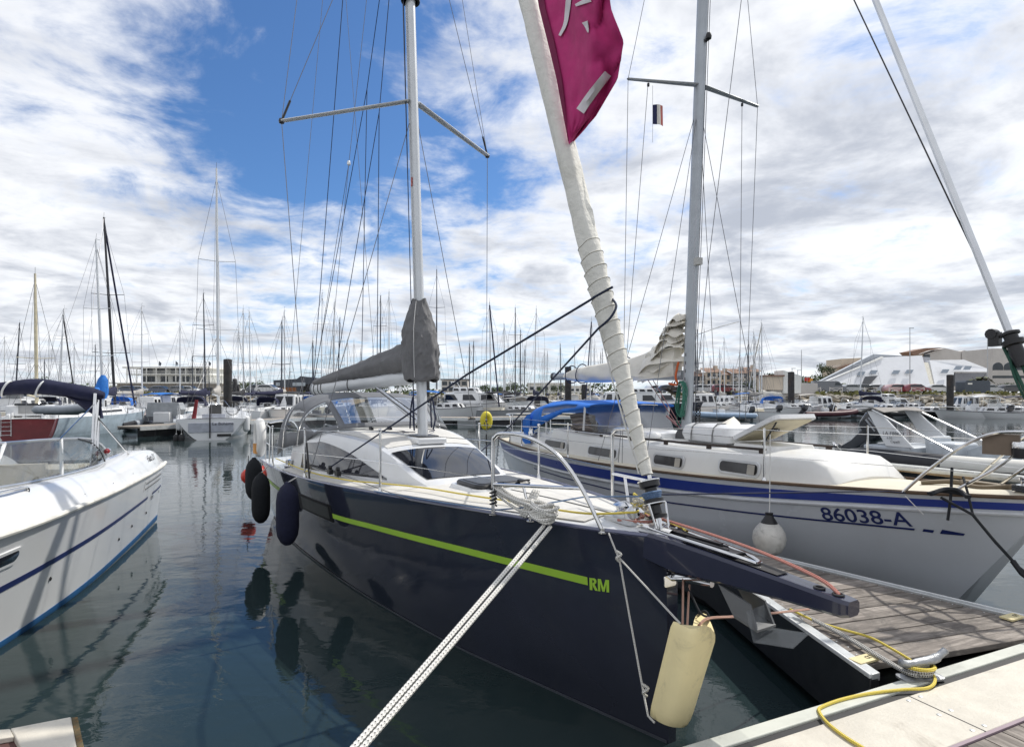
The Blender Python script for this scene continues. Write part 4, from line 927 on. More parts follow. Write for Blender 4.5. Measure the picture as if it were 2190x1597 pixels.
mb = MB(); mb.tube([mastp(z)+Vector((.10+.12*math.sin(min(1, (3.27-z)/.5)*1.4), -.075-.1*math.sin(min(1, (3.27-z)/.5)*1.4), 0)) for z in (3.25, 3.1, 2.9, 2.6, 2.33)], .004, 5); rp('zip', mb, M('pale_zip', (.5, .5, .5), .6), hood)
for s in (0,):
    a, b_ = mastp(1.78)+Vector((-.12, 0, 0)), B0.lerp(B1, .30)-up_*.1
    mb = MB(); mb.tube([a, a.lerp(b_, .45)], .034, 10); mb.tube([a.lerp(b_, .43), b_], .025, 10); k = rp('kicker_strut', mb, alu)
    mb = MB(); mb.tube([a+Vector((0, .05, .05)), b_+Vector((0, .03, 0))], .007, 5); mb.tube([a+Vector((0, -.05, .05)), b_+Vector((0, -.03, 0))], .007, 5); rp('kicker_line', mb, black_pl, k)
# lazy jacks, topping lift and other lines running up from the boom
def line(name, pts, r, mat, parent=rm): mb = MB(); mb.tube(pts, r, 5); return rp(name, mb, mat, parent)
bp = lambda f, o=.16: B0.lerp(B1, f)+up_*o
mastz = lambda z: mastp(z)+Vector((-.05, 0, 0))
JK = mastp(9.6)
V1, V2 = RMF.Y(785, 190, -.07), RMF.Y(811, 240, -.07)
for (fa_, V) in (((.985, .44), V1), ((.72, .30), V2)):
    for f in fa_: line('lazy_jack', [bp(f, .2), V], .0055, navy_line)
    line('lazy_jack', [V, JK], .0055, navy_line)
TL = RMF.Y(746, 350, -.2)
line('topping_lift', [bp(.99, .1), TL], .004, wire_m); line('topping_lift', [bp(.80, .2), TL], .004, wire_m); line('topping_lift', [TL, mastp(mz1)], .004, wire_m)
mb = MB(); mb.lathe([(.001, -.04), (.026, -.02), (.03, 0), (.02, .04), (.001, .05)], TL, n=8); rp('block', mb, alu)
line('main_halyard', [bp(1.0, .15), RMF.Y(733, 0, -.2)], .0065, navy_line)
line('backstay', [Vector((-8.35, -.9, 1.05)), RMF.Y(690, 0, -.45)], .004, wire_m)
line('backstay', [Vector((-8.35, .9, 1.05)), RMF.Y(740, 0, .1)], .004, wire_m)
# shrouds
for s, tp in ((-1, tipS), (1, tipP)):
    ch = Vector((-4.62, s*(RMH.y(-4.62, 1.1)-.03), 1.12))
    line('cap_shroud', [ch, tp], .0045, wire_m); line('cap_shroud', [tp, mastp(9.2)+Vector((0, s*.1, 0))], .0045, wire_m); line('cap_shroud', [tp, Vector((-5.35, s*1.0, 9.0))], .004, wire_m)
    line('lower_shroud', [Vector((-4.72, s*(RMH.y(-4.7, 1.1)-.05), 1.12)), mastp(5.5)+Vector((0, s*.06, 0))], .0045, wire_m)
    mb = MB(); mb.tube([ch, ch.lerp(tp, .1)], .011, 6); mb.tube([tp, tp.lerp(mastp(9.2)+Vector((0, s*.1, 0)), .07)], .014, 6); rp('turnbuckle', mb, black_pl)
for k in range(4): line('mast_halyard', [mastp(1.72)+Vector((.02*k-.05, -.085-.01*k, 0)), mastp(mz1)+Vector((.02*k-.05, -.075, 0))], .005, navy_line if k % 2 else black_pl)
for s in (-1, 1): 
    mb = MB(); mb.tube(spline([mastp(1.7)+Vector((.03, s*.12, 0)), mastp(1.85)+Vector((.06, s*.14, 0)), mastp(2.1)+Vector((.02, s*.12, 0)), mastp(1.95)+Vector((-.04, s*.13, 0)), mastp(1.72)+Vector((-.06, s*.14, 0))], 5), .010, 5); rp('halyard_coil', mb, navy_line)
# sprayhood
shm = M('grey_sprayhood', srgb(112, 114, 118), .8, var=.06, scale=5, bump=.25, bscale=20)
def hood_row(x, zt, w, zb, xb, n=28):
    out = []
    for j in range(n+1):
        a = pi*j/n; ca = cos(a); sa = sin(a); e = abs(sa)**.62
        out.append(Vector((lerp(xb, x, e), -w*math.copysign(abs(ca)**.55, ca), zb+(zt-zb)*e)))
    return out
HR_ = [hood_row(-5.05, 1.70, .98, 1.50, -5.75), hood_row(-5.42, 1.93, 1.03, 1.45, -5.95), hood_row(-5.72, 2.09, 1.06, 1.42, -6.1), hood_row(-6.2, 2.16, 1.09, 1.38, -6.45), hood_row(-6.75, 2.17, 1.11, 1.30, -6.95), hood_row(-7.05, 2.14, 1.12, 1.15, -7.45)]
n = 28
winset = {}
fab = MB(); fine = []
for i in range(len(HR_)-1):
    for q in range(4): fine.append([HR_[i][j].lerp(HR_[i+1][j], q/4) for j in range(n+1)])
fine.append(HR_[-1])
for i in range(len(fine)-1):
    for j in range(n):
        front = 1 <= i < 8; w = None
        if front and 10 <= j < 13: w = 'f0'
        if front and 15 <= j < 18: w = 'f1'
        if front and 10 <= j < 18: w = 'f'
        if front and 3 <= j < 9: w = 's'
        if front and 19 <= j < 25: w = 'p'
        if 9 <= i < 15 and 1 <= j < 5: w = 's2'
        if 9 <= i < 15 and 23 <= j < 27: w = 'p2'
        quad = [fine[i][j], fine[i][j+1], fine[i+1][j+1], fine[i+1][j]]
        (winset.setdefault(w, MB()) if w else fab).add(quad, [(0, 1, 2, 3)])
def weld(o, d=.0008):
    bm = bmesh.new(); bm.from_mesh(o.data); bmesh.ops.remove_doubles(bm, verts=bm.verts, dist=d); bmesh.ops.recalc_face_normals(bm, faces=bm.faces); bm.to_mesh(o.data); bm.free(); return o
sh = weld(rp('sprayhood', fab, shm, smooth_angle=70)); so_ = sh.modifiers.new('thick', 'SOLIDIFY'); so_.thickness = .006
for k_, w_ in winset.items(): weld(rp('clear_window', w_, clear_pl, sh, smooth_angle=70))
for r_ in (HR_[2], HR_[4]): mb = MB(); mb.tube([p*1.0+Vector((0, 0, -.015)) for p in r_], .012, 6); rp('hoop', mb, steel, sh)
# guard rails
def stanch(x, s, h=.60, nm='stanchion'):
    b = Vector((x, s*(RMH.y(x, RMH.zs(x))-.045), RMH.zs(x)+.005)); mb = MB(); mb.tube([b, b+Vector((0, 0, h))], .0125, 8); mb.lathe([(.03, 0), (.03, .012), (.017, .03), (.017, .06)], b, n=10); o = rp(nm, mb, steel)
    mb = MB(); mb.lathe([(.016, 0), (.02, .012), (.012, .026), (.001, .028)], b+Vector((0, 0, h-.01)), n=10); rp('cap', mb, steel, o); return b+Vector((0, 0, h))
tops = {-1: [], 1: []}
for s in (-1, 1):
    for x in (-2.85, -4.85, -6.9): tops[s].append(stanch(x, s))
# bow pulpit: one hoop each side, measured off the picture
PB = RMF.Z(1055, 1103, 1.235); PF = RMF.Z(1300, 1138, 1.25)
for s in (-1, 1):
    ya, yf = .575, .245; xa_, xf_ = -1.22, -.36; zb = 1.24
    hoop = [(xa_, ya, zb), (xa_-.005, ya, zb+.50), (xa_+.02, ya-.005, zb+.57), (xa_+.10, ya-.02, zb+.60), (xa_+.36, ya-.07, zb+.59), (xa_+.56, lerp(ya, yf, .55), zb+.48), (xa_+.71, lerp(ya, yf, .8), zb+.28), (xf_, yf, zb)]
    mb = MB(); mb.tube(spline([(x, s*y, z) for x, y, z in hoop], 7), .0145, 10); pu = rp('pulpit', mb, steel)
    mb = MB(); mb.tube([(xa_-.003, s*ya, zb+.22), (xa_+.72, s*lerp(ya, yf, .82), zb+.265)], .0125, 8); mb.tube([(xa_+.26, s*lerp(ya, yf, .3), zb+.235), (xa_+.33, s*(ya-.12), zb+.02)], .011, 8); rp('cross_tube', mb, steel, pu)
    for q in ((xa_, ya), (xf_, yf), (xa_+.33, ya-.12)): mb = MB(); mb.lathe([(.035, 0), (.035, .008), (.018, .012), (.018, .03)], (q[0], s*q[1], zb-.004), n=12); rp('foot', mb, steel, pu)
    # pushpit
    pp = [(-8.3, 1.18, 1.0), (-8.3, 1.16, 1.6), (-8.25, 1.1, 1.64), (-8.33, .7, 1.63), (-8.33, .5, 1.0)]
    mb = MB(); mb.tube(spline([(x, s*y, z) for x, y, z in pp], 6), .0135, 8); mb.tube([(-7.55, s*1.22, 1.01), (-7.55, s*1.21, 1.6), (-8.3, s*1.16, 1.61)], .0125, 8); mb.tube([(-7.55, s*1.21, 1.3), (-8.3, s*1.17, 1.3)], .010, 6); rp('pushpit', mb, steel)
    P_ = [Vector((xa_, s*ya, zb+.56))]+tops[s]+[Vector((-7.55, s*1.21, 1.6))]
    for dz in (0, -.28):
        mb = MB(); mb.tube([p+Vector((0, 0, dz-.02)) for p in P_], .0032, 5); rp('lifeline', mb, steel)
# genoa sheets and halyard running along the deck
mb = MB(); mb.tube(spline([(-3.75, -.75, 1.24), (-4.1, -.85, 1.22), (-4.6, -.98, 1.2), (-5.2, -1.02, 1.2), (-5.6, -1.08, 1.2)], 5), .008, 5); rp('genoa_track', mb, black_pl)
for x, y in ((-4.35, -.93), (-4.55, -.97), (-5.3, -1.1)):
    mb = MB(); mb.box((x, y, 1.205), (.13, .05, .06)); mb.lathe([(.001, -.02), (.03, -.02), (.03, .02), (.001, .02)], (x, y, 1.25), 'Y', 10); rp('sheet_car', mb, black_pl, bevel=.006)
# lazy white winch pod on the side deck
mb = MB(); mb.lathe([(.07, 0), (.07, .05), (.05, .07), (.055, .13), (.001, .14)], (-6.35, -1.12, 1.05), n=14); rp('winch', mb, steel)
# bowsprit
bs0, bs1, bw_ = -.55, 1.085, .075
def bsz(x): return itp([(-.6, 1.275), (0, 1.265), (.5, 1.235), (1.1, 1.195)], x)
mb = MB(); rings = []
for x, w, dpt in ((-.55, .16, .06), (-.2, .125, .16), (.1, .10, .19), (.4, .082, .15), (.8, .064, .105), (1.06, .054, .082), (1.09, .046, .07)):
    z = bsz(x); rings.append([(x, -w, z-.015), (x, -w+.015, z), (x, w-.015, z), (x, w, z-.015), (x, w, z-dpt+.015), (x, w-.015, z-dpt), (x, -w+.015, z-dpt), (x, -w, z-dpt+.015)])
mb.loft(rings); bsp = rp('bowsprit', mb, M('navy_bowsprit', srgb(40, 43, 64), .22, var=.05, coat=.6), smooth_angle=30)
mb = MB(); rings = []
for x, w in ((.12, .055), (.4, .052), (.74, .045)):
    z = bsz(x)+.004; rings.append([(x, -w, z), (x, w, z), (x, w, z+.002), (x, -w, z+.002)])
mb.loft(rings); rp('well', mb, M('sprit_well', (.006, .006, .008), .5), bsp)
mb = MB()
for s in (-1, 1): mb.tube(spline([(-.42, s*.05, 1.34), (-.25, s*.075, 1.31), (0, s*.08, 1.29), (.45, s*.05, 1.265), (.6, s*.015, 1.245)], 5), .010, 7)
mb.tube([(.6, -.02, 1.246), (.6, .02, 1.246)], .010, 7); rp('anchor_guard', mb, steel, bsp)
mb = MB(); mb.box((.1, .02, 1.275), (.5, .03, .03)); mb.box((.38, .0, 1.26), (.22, .07, .02)); mb.tube([(.15, -.04, 1.28), (.42, -.01, 1.265)], .012, 6); rp('anchor_shank', mb, M('black_anchor', (.02, .02, .024), .35, metal=.5), bsp)
for x in (.93, 1.02): mb = MB(); mb.tube(arc_pts((x, 0, bsz(x)+.003), .022, 0, 2*pi, 14, (1, 0, 0), (0, 1, 0)), .006, 6); rp('eye', mb, black_pl, bsp)
for k, y in enumerate((.012, .028)):
    mb = MB(); mb.tube(spline([(1.02, y*.6, 1.20), (.9, y+.01, 1.245), (.55, y+.05, 1.285), (.1, y+.07, 1.31), (-.4, y+.10, 1.32)], 5), .006, 6); rp('tack_line', mb, rope_mat('coral_line', srgb(180, 104, 90), srgb(220, 196, 186), 90), bsp)
# anchor hanging under the sprit in a clear plastic shield
mb = MB(); mb.tube([(.02, 0, 1.02), (.30, 0, 1.05)], .02, 8); mb.tube([(-.0, -.015, 1.0), (.26, -.01, 1.07)], .013, 8); rp('bob_bar', mb, steel, bsp)
for z in (1.10, .995): 
    mb = MB(); mb.loft([rrect(0, 0, .035, .05, .012, .0, 3), rrect(0, 0, .034, .049, .012, .006, 3)]); R_ = Matrix.Rotation(pi/2, 3, 'Y'); mb.v = [tuple(R_ @ Vector(q)+Vector((.008, -.03, z))) for q in mb.v]; rp('stem_fitting', mb, steel)
mb = MB(); mb.slab([[(.62, -.12, 1.02), (.60, .1, 1.02)], [(.66, -.12, .88), (.62, .08, .90)], [(.86, -.10, .92), (.84, .06, .95)]], .004); rp('plastic_shield', mb, M('hazy_plastic', (.30, .33, .36), .25, alpha=.13), bsp)
mb = MB(); mb.prism([(.40, -.07, 1.09), (.52, -.09, .95), (.66, -.09, .92), (.60, -.07, 1.04)], (0, .012, 0)); mb.prism([(.40, .05, 1.09), (.52, .05, .95), (.66, .05, .92), (.60, .05, 1.04)], (0, .012, 0)); mb.prism([(.52, -.09, .95), (.66, -.09, .92), (.66, .06, .92), (.52, .06, .95)], (0, 0, .012)); rp('anchor_fluke', mb, M('galvanised_anchor', (.13, .135, .14), .55, metal=.3), bsp)
# furler drum and furled genoa on the forestay
fs0 = Vector((-.10, 0, 1.29)); fsd = (RMF.Y(1130, 0, 0)-RMF.Y(1392, 1045, 0)).normalized()
def fsp(d_): return fs0+fsd*d_
Rf = fsd.to_track_quat('Z', 'Y').to_matrix()
mb = MB(); mb.lathe([(.001, 0), (.055, 0), (.06, .02), (.035, .03), (.035, .08), (.062, .09), (.064, .12), (.04, .13), (.04, .19), (.066, .20), (.068, .24), (.03, .25), (.001, .25)], fsp(.06), R=Rf, n=20); dr = rp('furler_drum', mb, black_pl)
mb = MB(); mb.lathe([(.074, 0), (.074, .006), (.06, .006), (.06, 0)], fsp(.15), R=Rf, n=20); mb.lathe([(.072, 0), (.072, .008), (.05, .008), (.05, 0)], fsp(.295), R=Rf, n=20)
for a in (.3, 2.4, 4.5): mb.tube([fsp(-.02)+Rf @ Vector((.05*cos(a), .05*sin(a), 0)), fsp(.15)+Rf @ Vector((.07*cos(a), .07*sin(a), 0))], .007, 6)
mb.tube([fsp(-.08), fsp(.07)], .02, 8); mb.box(fsp(-.04), (.05, .07, .08)); rp('furler_cage', mb, steel, dr)
mb = MB()
for k in range(5): mb.tube([fsp(.172+.012*k)+Rf @ Vector(((.045+.004*k)*cos(a), (.045+.004*k)*sin(a), 0)) for a in [2*pi*q/12 for q in range(12)]], .007, 5, closed=True)
rp('furling_line', mb, rope_mat('blue_line', srgb(70, 104, 150), srgb(180, 200, 220), 80), dr)
sailm = M('furled_sailcloth', srgb(226, 224, 216), .75, var=.05, scale=3, bump=.7, bscale=16, dirt=(srgb(160, 155, 140), .35, 2.5))
Lf = 6.2
def genr(d_, a, ph=None):
    f = (d_-.34)/(Lf-.34); base = itp([(0, .036), (.03, .040), (.1, .053), (.2, .072), (.28, .079), (.5, .080), (1, .076)], f)
    tight = max(0, min(1, (2.15-d_)/.25))
    if ph is None: ph = (d_/.108+.16*cos(a+.6)) % 1
    return base*(1+(.17*ph**1.3-.05)*tight+(.06*sin(3*a+d_*2.1)+.04*sin(5*a-d_*4)+.05*mnoise.noise(Vector((2*cos(a), 2*sin(a), d_*6))))*(1-.35*tight))
mb = MB(); rings = []; NN = 640
for i in range(NN+1):
    d_ = lerp(.34, Lf, i/NN); rings.append([fsp(d_)+Rf @ Vector((genr(d_, a)*cos(a), genr(d_, a)*sin(a), 0)) for a in [2*pi*k/26 for k in range(26)]])
mb.loft(rings); gen = rp('furled_genoa', mb, sailm, smooth_angle=55)
seam_m = M('sail_seam', srgb(168, 164, 152), .8)
for k in range(4, 20):
    mb = MB(); pts = []
    for q in range(30): a = 2*pi*q/30; dd = .108*(k-.16*cos(a+.6))-.002; r_ = genr(max(.34, dd), a, .97); pts.append(fsp(dd)+Rf @ Vector((r_*cos(a), r_*sin(a), 0)))
    mb.tube(pts, .0032, 5, closed=True); rp('wrap_seam', mb, seam_m, gen)
# the clew patch flap above, and the white leech line running down the front
mb = MB(); mb.tube([fsp(.36)+Rf @ Vector((.02, -.05, 0))]+[fsp(q)+Rf @ Vector((.03, -.072, 0)) for q in (1, 1.8, 2.6, 3.4)], .006, 6); rp('leech_line', mb, M('white_cord', (.7, .7, .68), .8), gen)
mb = MB()
for i in range(9):
    pass
rows = []
for i in range(10):
    d_ = lerp(2.1, 3.0, i/9); wv = .03*sin(i*1.7); rows.append([fsp(d_)+Rf @ Vector((.035*cos(a)+.02*wv, .055+.012*sin(i*.7+.2), 0))+Rf @ Vector((.01*q*cos(i*2), .008*q, 0)) for q, a in ((0, .4), (1, 1.4), (2, 2.2))])
mb.slab(rows, .004); rp('loose_leech', mb, sailm, gen, smooth_angle=60)
# navy lashing that ties the genoa back to the coachroof
lash = M('navy_lashing', (.012, .02, .05), .75, var=.15)
gA, gB = RMF.Y(1285, 628, -.09), RMF.Y(1300, 645, -.05)
mb = MB(); mb.tube([RMF.Z(700, 1003, 1.22), RMF.Y(1000, 800, -.55), RMF.Y(1265, 640, -.13)]+spline([RMF.Y(1270, 636, -.13), RMF.Y(1295, 622, -.11), RMF.Y(1310, 614, -.1)], 4), .0085, 6); rp('tie_line', mb, lash)
mb = MB(); mb.tube(spline([RMF.Y(1310, 640, .02), RMF.Y(1318, 655, -.03), RMF.Y(1305, 680, -.09), RMF.Y(1280, 702, -.12)], 6)+[RMF.Y(1150, 845, .25), RMF.Y(1085, 918, .55), (-4.6, .95, 1.24)], .0085, 6); rp('tie_line', mb, lash)
# ================================================================== white yacht with blue band, right
HRF = Frame((4.3, 4.54), -68)
HRH = Hull([(0, .04), (-.5, .30), (-1, .50), (-2, .80), (-3.5, 1.05), (-5, 1.2), (-6.5, 1.25), (-8.5, 1.12), (-10.3, .82)],
           [(0, .02), (-.95, .12), (-2, .45), (-3.5, .8), (-5, .98), (-6.5, 1.04), (-8.5, .85), (-10.3, .35)],
           [(0, 1.31), (-1, 1.245), (-3.5, 1.13), (-6.5, 1.08), (-10.3, 1.1)], .6, stem=lambda z: -(1.3-max(z, -.2))*.72)
hr = thing('sailing_yacht', 'white sailing yacht with royal blue band, 86038-A on its bow and flaked white mainsail', 'sailboat', (4.3, 4.54, 0), RAD(-68))
def hp(name, mb, mat, parent=hr, **k): return mb.obj(name, mat, parent, **k)
hullw = M('aged_white_hull', (.53, .56, .60), .25, var=.04, scale=1, coat=.3, dirt=((.4, .4, .38), .35, 1.2))
royal = M('royal_blue_band', srgb(38, 58, 138), .3, var=.05); darkblue = M('dark_blue_paint', srgb(28, 40, 92), .35)
hp('hull', HRH.skin(40), hullw, smooth_angle=50)
bz1 = lambda x: HRH.zs(x)-itp([(0, .05), (-3.5, .075), (-8, .08)], x); bz0 = lambda x: bz1(x)-itp([(0, .062), (-1, .075), (-3.5, .13), (-8, .15)], x)
for s in (-1, 1): hp('blue_band', HRH.band(-.12, -10.2, bz0, bz1, side=s, n=30), royal)
hp('rubbing_strake', (lambda mb: mb)(HRH.tube_at(-.0, .018, 0, x0=-.05, n=40)), M('teak_toe_rail', srgb(92, 74, 58), .7, var=.2, scale=8))
mb = MB()
for s in (-1, 1):
    pts = []
    for i in range(41): x = lerp(-.1, -10.25, i/40); z = bz0(x)-.035; pts.append((HRH.X(x, z), s*(HRH.y(x, z)+.006), z))
    mb.tube(pts, .020, 8)
hp('rub_rail', mb, M('pale_rub_rail', (.58, .6, .63), .3))
pl = [HRH.hit(HRF, px, py) for px, py in ((1420, 1072), (1600, 1095), (1760, 1112), (1957, 1131))]
tz = [(p.x, p.z) for p in pl if p]; zl = lambda x: itp(tz, x)
hp('thin_stripe', HRH.band(pl[-1].x, -7.5, lambda x: zl(max(x, -6.0))-.012, lambda x: zl(max(x, -6.0))+.006, n=24), darkblue)
a, b_ = HRH.hit(HRF, 1975, 1133), HRH.hit(HRF, 1999, 1134)
hp('stripe_dash', HRH.band(a.x, b_.x, lambda x: a.z-.014, lambda x: a.z+.012, n=4), darkblue)
a, b_ = HRH.hit(HRF, 2014, 1136), HRH.hit(HRF, 2066, 1140)
hp('stripe_dash', HRH.band(a.x, b_.x, lambda x: a.z-.022+(x-a.x)*.06, lambda x: a.z+.02-(x-a.x)*.07, n=6), darkblue)
q0, q1 = HRH.hit(HRF, 1762, 1113), HRH.hit(HRF, 1955, 1128)
nst = HRH.hit(HRF, 1860, 1120)
def hull_matrix(q0, q1, up_hint=(0, 0, 1), off=.006):
    dx_ = (q1-q0).normalized(); n_ = Vector((dx_.y, -dx_.x, 0)).normalized(); n_ = n_ if n_.y < 0 else -n_; n_ = (n_-dx_*n_.dot(dx_)).normalized(); u_ = n_.cross(dx_); 
    return Matrix.Translation(q0+n_*off) @ Matrix((dx_, u_, n_)).transposed().to_4x4()
Q0, Q1 = Vector((HRH.X(q0.x, q0.z), q0.y, q0.z)), Vector((HRH.X(q1.x, q1.z), q1.y, q1.z))
o = text_part('86038-A', .185, darkblue, hr, Matrix.Identity(4), ext=.002, bold=.002); w_ = max(q.co.x for q in o.data.vertices)
o.matrix_basis = hull_matrix(Q0+Vector((0, 0, .012)), Q1+Vector((0, 0, .012)), off=.0) @ Matrix.Diagonal(((Q1-Q0).length/w_, 1, 1, 1)); HRH.wrap(o)
hp('deck', HRH.deck(.03, -.01, .05, n=40), M('cream_deck_old', srgb(214, 206, 186), .6, var=.05, scale=4, dirt=(srgb(180, 168, 140), .3, 3)))
def hdz(x, y): h = HRH.zs(x); b = HRH.y(x, h); return h-.01+.05*(1-(y/b)**2)
# coachroof
def croof(mbx, tabw, tabt, tabz, x0, x1, n=26):
    rows = []
    for i in range(n+1):
        x = lerp(x0, x1, i/n); wb, wt, zt = itp(tabw, x), itp(tabt, x), itp(tabz, x); zb = hdz(x, wb)-.01; r = []
        for y, z in ((-wb, zb), (-lerp(wb, wt, .5), lerp(zb, zt, .5)), (-wt, zt-.03), (-wt+.03, zt-.006), (-wt*.5, zt+.03), (0, zt+.045), (wt*.5, zt+.03), (wt-.03, zt-.006), (wt, zt-.03), (lerp(wb, wt, .5), lerp(zb, zt, .5)), (wb, zb)): r.append((x, y, z))
        rows.append(r)
    mbx.grid(rows); m = len(rows[0]); mbx.f.append(tuple(range(m))); mbx.f.append(tuple(n*m+i for i in range(m)))
mb = MB(); HW = [(-1.55, .52), (-1.75, .60), (-3, .76), (-5, .90), (-7.2, .98)]; HT = [(-1.72, .5), (-2, .57), (-3, .68), (-5, .82), (-7.2, .9)]; HZ = [(-1.55, 1.24), (-1.72, 1.42), (-1.8, 1.455), (-3, 1.44), (-5, 1.43), (-6.2, 1.45), (-7.2, 1.5)]
croof(mb, HW, HT, HZ, -1.55, -7.2, 40); hp('coachroof', mb, M('aged_white_deck', (.70, .70, .68), .35, var=.04, scale=2, dirt=((.5, .47, .4), .3, 2)), smooth_angle=40)
framem = M('window_frame_alu', (.6, .61, .62), .35, metal=.5)
for (xc, w, zc_, h) in ((-2.68, .27, 1.275, .062), (-3.86, .28, 1.235, .064), (-5.42, .40, 1.215, .066), (-7.0, .40, 1.22, .060)):
    for s in (-1, 1):
        wb, wt = itp(HW, xc), itp(HT, xc); y_ = lerp(wb, wt, .42)+.012; slope_ = (itp(HW, xc+.3)-itp(HW, xc-.3))/.6
        R = Matrix((Vector((1, s*slope_, 0)).normalized(), Vector((0, s*.16*-1, 1)).normalized(), Vector((0, s, .16)).normalized())).transposed()
        def ring(a, b, r, z): return [R @ Vector(q)+Vector((xc, s*y_, zc_)) for q in rrect(0, 0, a, b, r, z)]
        mb = MB(); mb.loft([ring(w+.03, h+.028, .06, 0), ring(w+.026, h+.024, .06, .010)]); fr_ = hp('window_frame', mb, framem)
        mb = MB(); mb.loft([ring(w, h, .045, .008), ring(w-.004, h-.004, .045, .014)]); hp('pane', mb, M('grey_window', (.05, .05, .052), .08, var=.15), fr_)
        mb = MB(); mb.loft([ring(.05, h*.9, .01, .0145), ring(.05, h*.9, .01, .016)]); mb.v = [(a+w*.75*(1 if s < 0 else 1), b, c) for a, b, c in mb.v]; hp('curtain', mb, M('beige_curtain', (.4, .38, .34), .8), fr_)
for s in (-1, 1):
    mb = MB(); mb.tube([(x, s*(itp(HT, x)-.10), itp(HZ, x)+.05) for x in (-2.45, -3.5, -4.6, -5.6, -6.6)], .016, 7)
    for x in (-2.5, -3.3, -4.1, -4.9, -5.7, -6.5): mb.box((x, s*(itp(HT, x)-.10), itp(HZ, x)+.025), (.07, .025, .05))
    hp('handrail', mb, M('dark_teak', srgb(52, 42, 36), .6))
# companion garage, vents, open hatch
mb = MB(); mb.loft([rrect(-5.5, 0, .9, .36, .06, 1.44), rrect(-5.5, 0, .88, .34, .06, 1.54), rrect(-5.5, 0, .84, .31, .06, 1.555)]); hp('sliding_hatch', mb, white_gel)
for x, y in ((-4.72, -.42), (-4.95, .35)):
    mb = MB(); mb.lathe([(.11, 0), (.12, .03), (.10, .07), (.06, .09), (.001, .095)], (x, y, 1.475), n=16); hp('mushroom_vent', mb, white_gel)
mb = MB(); mb.loft([rrect(-2.85, 0, .36, .33, .05, 1.46), rrect(-2.85, 0, .34, .31, .05, 1.52)]); hc = hp('hatch_coaming', mb, M('aged_white_deck', (.70, .70, .68)))
lidc = Vector((-3.2, 0, 1.53)); Rl = Matrix.Rotation(-RAD(24), 3, 'Y')
mb = MB(); mb.loft([[Rl @ Vector(q)+lidc for q in rrect(.40, 0, .39, .34, .08, z)] for z in (0, .02, .05)]); lid = hp('open_hatch_lid', mb, white_gel, hc)
mb = MB(); mb.loft([[Rl @ Vector(q)+lidc for q in rrect(.40, 0, .345, .30, .06, z)] for z in (-.012, -.002)]); hp('lid_lining', mb, M('beige_lining', srgb(196, 186, 160), .6), lid)
mb = MB(); mb.tube([Rl @ Vector((.7, -.25, -.01))+lidc, (-2.75, -.28, 1.5)], .01, 5); mb.box(Rl @ Vector((.45, -.05, -.02))+lidc, (.10, .08, .03)); hp('lid_stay', mb, black_pl, lid)
# cockpit coamings and stern
mb = MB(); mb.prism([(-7.2, -.98, 1.06), (-9.6, -.85, 1.06), (-9.6, -.80, 1.30), (-7.2, -.9, 1.42)], (0, .16, 0)); mb.prism([(-7.2, .98, 1.06), (-9.6, .85, 1.06), (-9.6, .80, 1.30), (-7.2, .9, 1.42)], (0, -.16, 0)); hp('cockpit_coaming', mb, white_gel, bevel=.02)
# blue spray hood
blue_cv = M('royal_blue_canvas', srgb(32, 110, 204), .75, var=.12, scale=3, bump=.25, bscale=12)
# lofted arches from the front hoop to the after end, roof only; sides drop to the coaming aft
def arch(x, zt, w, zb, xb, n=24):
    out = []
    for j in range(n+1):
        a = pi*j/n; ca, sa = cos(a), sin(a); e = abs(sa)**.55; out.append(Vector((lerp(xb, x, e), -w*math.copysign(abs(ca)**.5, ca), zb+(zt-zb)*e)))
    return out
AR = [arch(-5.9, 1.98, .86, 1.92, -5.9), arch(-6.8, 2.03, .9, 1.80, -6.8), arch(-7.7, 2.02, .93, 1.55, -7.65), arch(-8.3, 1.92, .95, 1.32, -8.2), arch(-8.75, 1.74, .93, 1.28, -8.5)]
fab = MB(); winb = MB(); fine = []
for i in range(len(AR)-1):
    for q in range(4): fine.append([AR[i][j].lerp(AR[i+1][j], q/4) for j in range(25)])
fine.append(AR[-1])
for i in range(len(fine)-1):
    for j in range(24):
        w = (2 <= i < 8 and (1 <= j < 4 or 20 <= j < 23))
        (winb if w else fab).add([fine[i][j], fine[i][j+1], fine[i+1][j+1], fine[i+1][j]], [(0, 1, 2, 3)])
hood = weld(hp('bimini_hood', fab, blue_cv, smooth_angle=70)); hood.modifiers.new('thick', 'SOLIDIFY').thickness = .008
weld(hp('clear_window', winb, clear_pl, hood, smooth_angle=70))
for s in (-1, 1):
    mb = MB(); mb.tube([(-6.05, s*.86, 1.92), (-6.1, s*.86, 1.52)], .02, 7); mb.tube([(-7.45, s*.92, 1.6), (-7.45, s*.92, 1.38)], .02, 7); hp('hood_post', mb, white_gel, hood)
    mb = MB(); mb.slab([[(-8.1, s*.97, 1.75), (-8.1, s*.97, 1.15)], [(-8.3, s*.97, 1.7), (-8.35, s*.97, 1.12)], [(-8.5, s*.96, 1.6), (-8.55, s*.96, 1.18)]], .008); hp('side_flap', mb, blue_cv, hood)
mb = MB(); mb.slab([[(-6.08, y, 1.95-.02*(y/.8)**2), (-5.85, y, 1.50)] for y in [lerp(-.82, .82, k/10) for k in range(11)]], .003); hp('windscreen', mb, glassy('scratched_vinyl', (.8, .82, .84), .10, .2), hood)
mb = MB(); mb.slab([[(-8.9-.3*v, -.62-.04*sin(v*5)+.1*u, 1.30+.14*sin(u*3+v*2)) for v in (0, .5, 1, 1.5)] for u in (0, .4, .8, 1.2, 1.6)], .03); hp('dodger_cloth', mb, blue_cv, smooth_angle=70)
